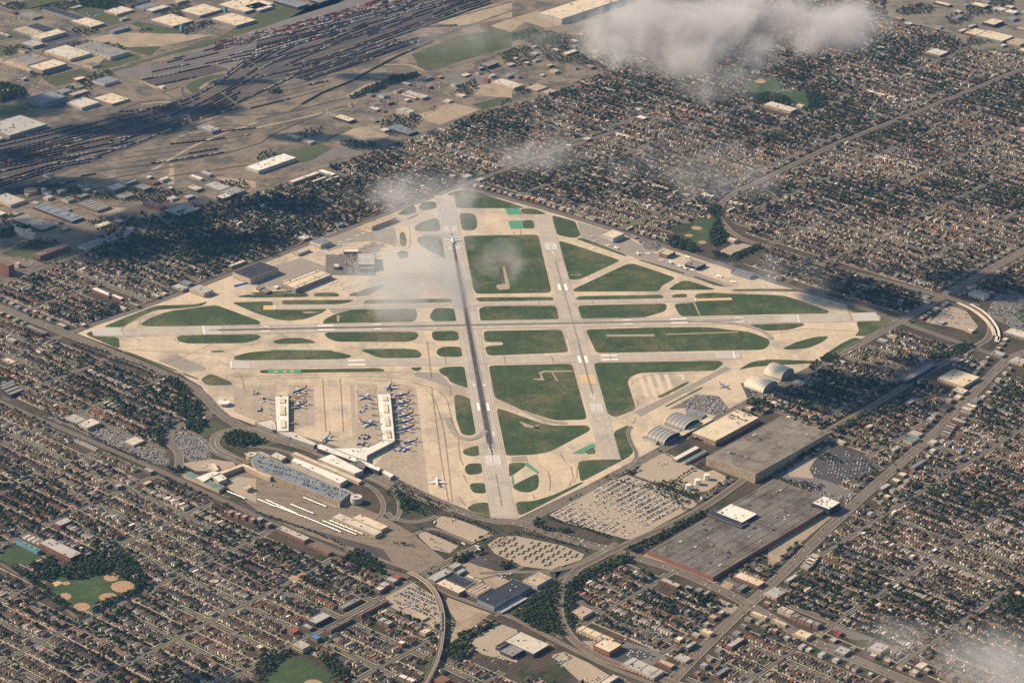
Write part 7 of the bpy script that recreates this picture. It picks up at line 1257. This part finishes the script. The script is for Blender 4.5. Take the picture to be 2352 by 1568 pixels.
# planters of the empty car park, swimming pools
gr_ = random.Random(4); LOT6 = UU([(1130,1256),(1180,1235),(1285,1254),(1335,1275),(1265,1302),(1150,1275)]); xs = [p[0] for p in LOT6]; ys = [p[1] for p in LOT6]; pls = []
for ix in range(14):
    for iy in range(9):
        x = min(xs)+(ix+.5)*(max(xs)-min(xs))/14; y = min(ys)+(iy+.5)*(max(ys)-min(ys))/9+(ix % 2)*5
        if inpoly(np.array(x), np.array(y), LOT6) and gr_.random() < .85: pls.append([(x-5.5, y-1.3), (x+5.5, y-1.3), (x+5.5, y+1.3), (x-5.5, y+1.3)])
m = MB(); m.box(0, 0, .35, 11, 2.6, .7); PLM = m.me('soil_box', pm('tan')); m = MB()
for i in range(9): m.tube((-4.8+i*1.2, gr_.uniform(-.4, .4), .6), (-4.8+i*1.2, gr_.uniform(-.4, .4), 1.7+gr_.random()), .95, .3, 6)
SHM = m.me('shrubs', LAWN)
for i, q in enumerate(pls): c = ((q[0][0]+q[2][0])/2, (q[0][1]+q[2][1])/2); t = thing('planter', 'narrow green shrub island in the empty cream car park', 'planter', (c[0], c[1], .3), 0, 'shrub islands in the empty car park'); link('soil_box', PLM, t); link('shrubs', SHM, t)
POOL = mat('pool_water', (.05, .38, .50), rough=.15, amt=.03)
m = MB(); m.tube((0, 0, 0), (0, 0, 1.2), 2.6, 2.6, 20, cap=False); PSM = m.me('pool_wall', pm('bluegray')); m = MB(); m.prism(circ(0, 0, 2.5, 20), 1.0, 1.1); PWM = m.me('water', POOL)
for i, (c_, r_, x, y) in enumerate(((0,3,1270,155),(0,3,1180,197),(0,3,1430,225),(0,3,1745,655),(0,3,1200,1120),(0,3,1355,1400),(1,3,815,1395),(2,3,862,995),(2,3,1020,1098),(2,3,1280,1105),(2,3,1345,1133),(2,3,255,1530),(3,3,855,370),(3,3,900,405),(3,3,1320,785),(3,3,1580,960),(3,3,2075,665),(3,3,1950,850),(0,2,600,525),(0,2,655,1185),(2,3,1210,1195),(3,3,1270,485))):
    P0 = U(*T(c_, r_, x, y)[0]); ff = near(T(c_, r_, x, y)[0]); t = thing('swimming_pool', f"round blue garden pool {ff}", 'swimming pool', (P0[0], P0[1], .2), 0, 'blue garden pools'); link('pool_wall', PSM, t); link('water', PWM, t)
# ================================================================ CLOUDS AND AIR
def cloudmat(name, dens, sc, thr, amp, aniso=.0):
    m = bpy.data.materials.new(name); m.use_nodes = True; t = m.node_tree; t.nodes.clear(); L = t.links.new
    out = t.nodes.new('ShaderNodeOutputMaterial'); v = t.nodes.new('ShaderNodeVolumePrincipled'); L(v.outputs[0], out.inputs['Volume'])
    v.inputs['Color'].default_value = (.86, .87, .90, 1); v.inputs['Anisotropy'].default_value = aniso
    tc = t.nodes.new('ShaderNodeTexCoord'); ln = t.nodes.new('ShaderNodeVectorMath'); ln.operation = 'LENGTH'; L(tc.outputs['Object'], ln.inputs[0])
    sq = t.nodes.new('ShaderNodeMath'); sq.operation = 'MULTIPLY'; L(ln.outputs['Value'], sq.inputs[0]); L(ln.outputs['Value'], sq.inputs[1])
    g = t.nodes.new('ShaderNodeNewGeometry'); nz = t.nodes.new('ShaderNodeTexNoise'); nz.inputs['Scale'].default_value = sc; nz.inputs['Detail'].default_value = 8; nz.inputs['Roughness'].default_value = .6; nz.inputs['Distortion'].default_value = .6; L(g.outputs['Position'], nz.inputs['Vector'])
    a = t.nodes.new('ShaderNodeMath'); a.operation = 'MULTIPLY_ADD'; L(nz.outputs[0], a.inputs[0]); a.inputs[1].default_value = amp; a.inputs[2].default_value = -amp*.5+thr     # amp*(n-.5)+thr
    b = t.nodes.new('ShaderNodeMath'); b.operation = 'SUBTRACT'; L(a.outputs[0], b.inputs[0]); L(sq.outputs[0], b.inputs[1])
    c = t.nodes.new('ShaderNodeMath'); c.operation = 'MULTIPLY'; c.use_clamp = False; mx = t.nodes.new('ShaderNodeMath'); mx.operation = 'MAXIMUM'; L(b.outputs[0], mx.inputs[0]); mx.inputs[1].default_value = 0; L(mx.outputs[0], c.inputs[0]); c.inputs[1].default_value = dens; L(c.outputs[0], v.inputs['Density'])
    return m
def blob(seed, sub=3, j=.10):
    import bmesh
    from mathutils import noise
    bm = bmesh.new(); bmesh.ops.create_icosphere(bm, subdivisions=sub, radius=1)
    for v in bm.verts: v.co *= 1+j*noise.noise(v.co*1.7+Vector((seed*3.1, seed, 0)))
    me = bpy.data.meshes.new('cloud'); bm.to_mesh(me); bm.free(); return me
CH = 1500.
def cloud(i, x, y, rx, ry, label, dens, thr=.75, amp=2.4, sc=.012, rot=0., h=CH, thick=.5):
    c = U(x, y, h); s = (CP[2]-h)/CP[2]*1.12; m = cloudmat('cloud_vapour_%d' % i if 0 else 'cloud_vapour', dens, sc, thr, amp); me = blob(i+3); me.materials.append(m)
    o = link('cloud', me, None, (c[0], c[1], h)); o.rotation_euler = (0, 0, YAW-math.pi/2+rot); o.scale = (rx*s, ry*s*1.6, min(rx, ry)*s*thick*1.6); o['label'] = label; o['category'] = 'cloud'; o['group'] = 'pale clouds drifting below the viewer'; return o
cloud(0, 1570, 70, 430, 210, 'large ragged grey-white cloud bank at top centre', .024, thr=.8, amp=4.4, sc=.010, thick=.42); cloud(1, 1830, 50, 360, 170, 'grey-white cloud bank at the top, right of the large one', .020, thr=.8, amp=3.8, sc=.010, thick=.42); cloud(2, 1640, 190, 300, 90, 'thin ragged lower edge of the cloud bank above the suburb', .0065, thr=.55, amp=4.5, sc=.012)
cloud(3, 955, 650, 185, 130, 'translucent cloud hanging over the runway crossing', .019, thr=.75, amp=3.8, sc=.016); cloud(4, 990, 500, 170, 180, 'thin veil over the upper end of the main runway', .010, thr=.6, amp=4.5, sc=.016); cloud(5, 1230, 350, 200, 75, 'thin flat wisp above the top corner of the field', .013, thr=.55, amp=4.5, sc=.015)
cloud(6, 2330, 1530, 160, 100, 'dense cloud puff in the bottom right corner', .018, thr=.75, amp=3.5, sc=.014); cloud(7, 2080, 1480, 220, 80, 'thin mist streak left of the corner puff', .009, thr=.4, amp=5, sc=.016); cloud(8, 1600, 400, 330, 120, 'faint veil over the suburb right of the field', .0065, thr=.4, amp=5, sc=.011); cloud(9, 920, 440, 170, 90, 'small faint wisp above the lush suburb edge', .008, thr=.5, amp=4, sc=.016); cloud(10, 1780, 630, 190, 75, 'faint bluish mist over the long right apron', .009, thr=.4, amp=5, sc=.016); cloud(11, 1160, 605, 120, 75, 'faint wisp over the big central grass', .011, thr=.4, amp=5, sc=.018)
cloud(12, 1130, 90, 330, 100, 'faint veil over the far end of the rail yard', .0045, thr=.5, amp=5, sc=.011)
# the clouds outside the frame whose shade lies on the ground
CAST = cloudmat('cloud_dense', .085, .0095, .78, 5.0)
def caster(i, x, y, rx, ry, k=1.):
    g_ = U(x, y); hd = (math.sin(R(SUN_AZ)), math.cos(R(SUN_AZ))); ct = 1/math.tan(R(SUN_EL)); h = 1400.
    while h < 2700:
        c = (g_[0]+hd[0]*ct*h, g_[1]+hd[1]*ct*h, h); q = PJ(c); z = (np.array(c)-CP)@_d
        if z < 200 or q[0] < -rx*2.2-100 or q[1] < -ry*2-250 or q[0] > 2352+rx*2.2 or q[1] > 1568+400: break
        h += 100
    me = blob(i+40); me.materials.append(CAST); o = link('cloud', me, None, c); o.scale = (rx, ry, 60*k); o.rotation_euler = (0, 0, YAW-math.pi/2); o['label'] = 'dense fair-weather cloud floating beyond the left and upper frame'; o['category'] = 'cloud'; o['group'] = 'clouds outside the frame that shade the ground'
for i, a_ in enumerate(((60,545,190,160),(250,565,190,160),(380,500,200,130),(500,555,210,140),(640,475,170,110),(150,430,280,100),(330,285,200,120),(470,255,160,80),(60,250,150,120),(720,320,140,70),(860,330,90,60),(1960,675,160,130),(2090,705,140,90),(1985,900,250,150),(2130,850,150,90),(2290,672,150,90),(2230,640,110,60),(490,1560,90,30),(880,180,170,70),(230,300,180,80),(40,360,150,80),(560,190,120,50))): caster(i, *a_)
# haze
m = bpy.data.materials.new('haze_air'); m.use_nodes = True; t = m.node_tree; t.nodes.clear(); out = t.nodes.new('ShaderNodeOutputMaterial'); v = t.nodes.new('ShaderNodeVolumePrincipled'); t.links.new(v.outputs[0], out.inputs['Volume'])
v.inputs['Color'].default_value = (.20, .52, 1, 1); v.inputs['Density'].default_value = 1.15e-5; v.inputs['Anisotropy'].default_value = .3
mb = MB(); mb.box(-2500, -2500, (CP[2]+60-3)/2, 17000, 17000, CP[2]+60+3); hz = link('haze', mb.me('haze', m), kind='stuff'); hz['label'] = 'thin bluish air over the whole city'
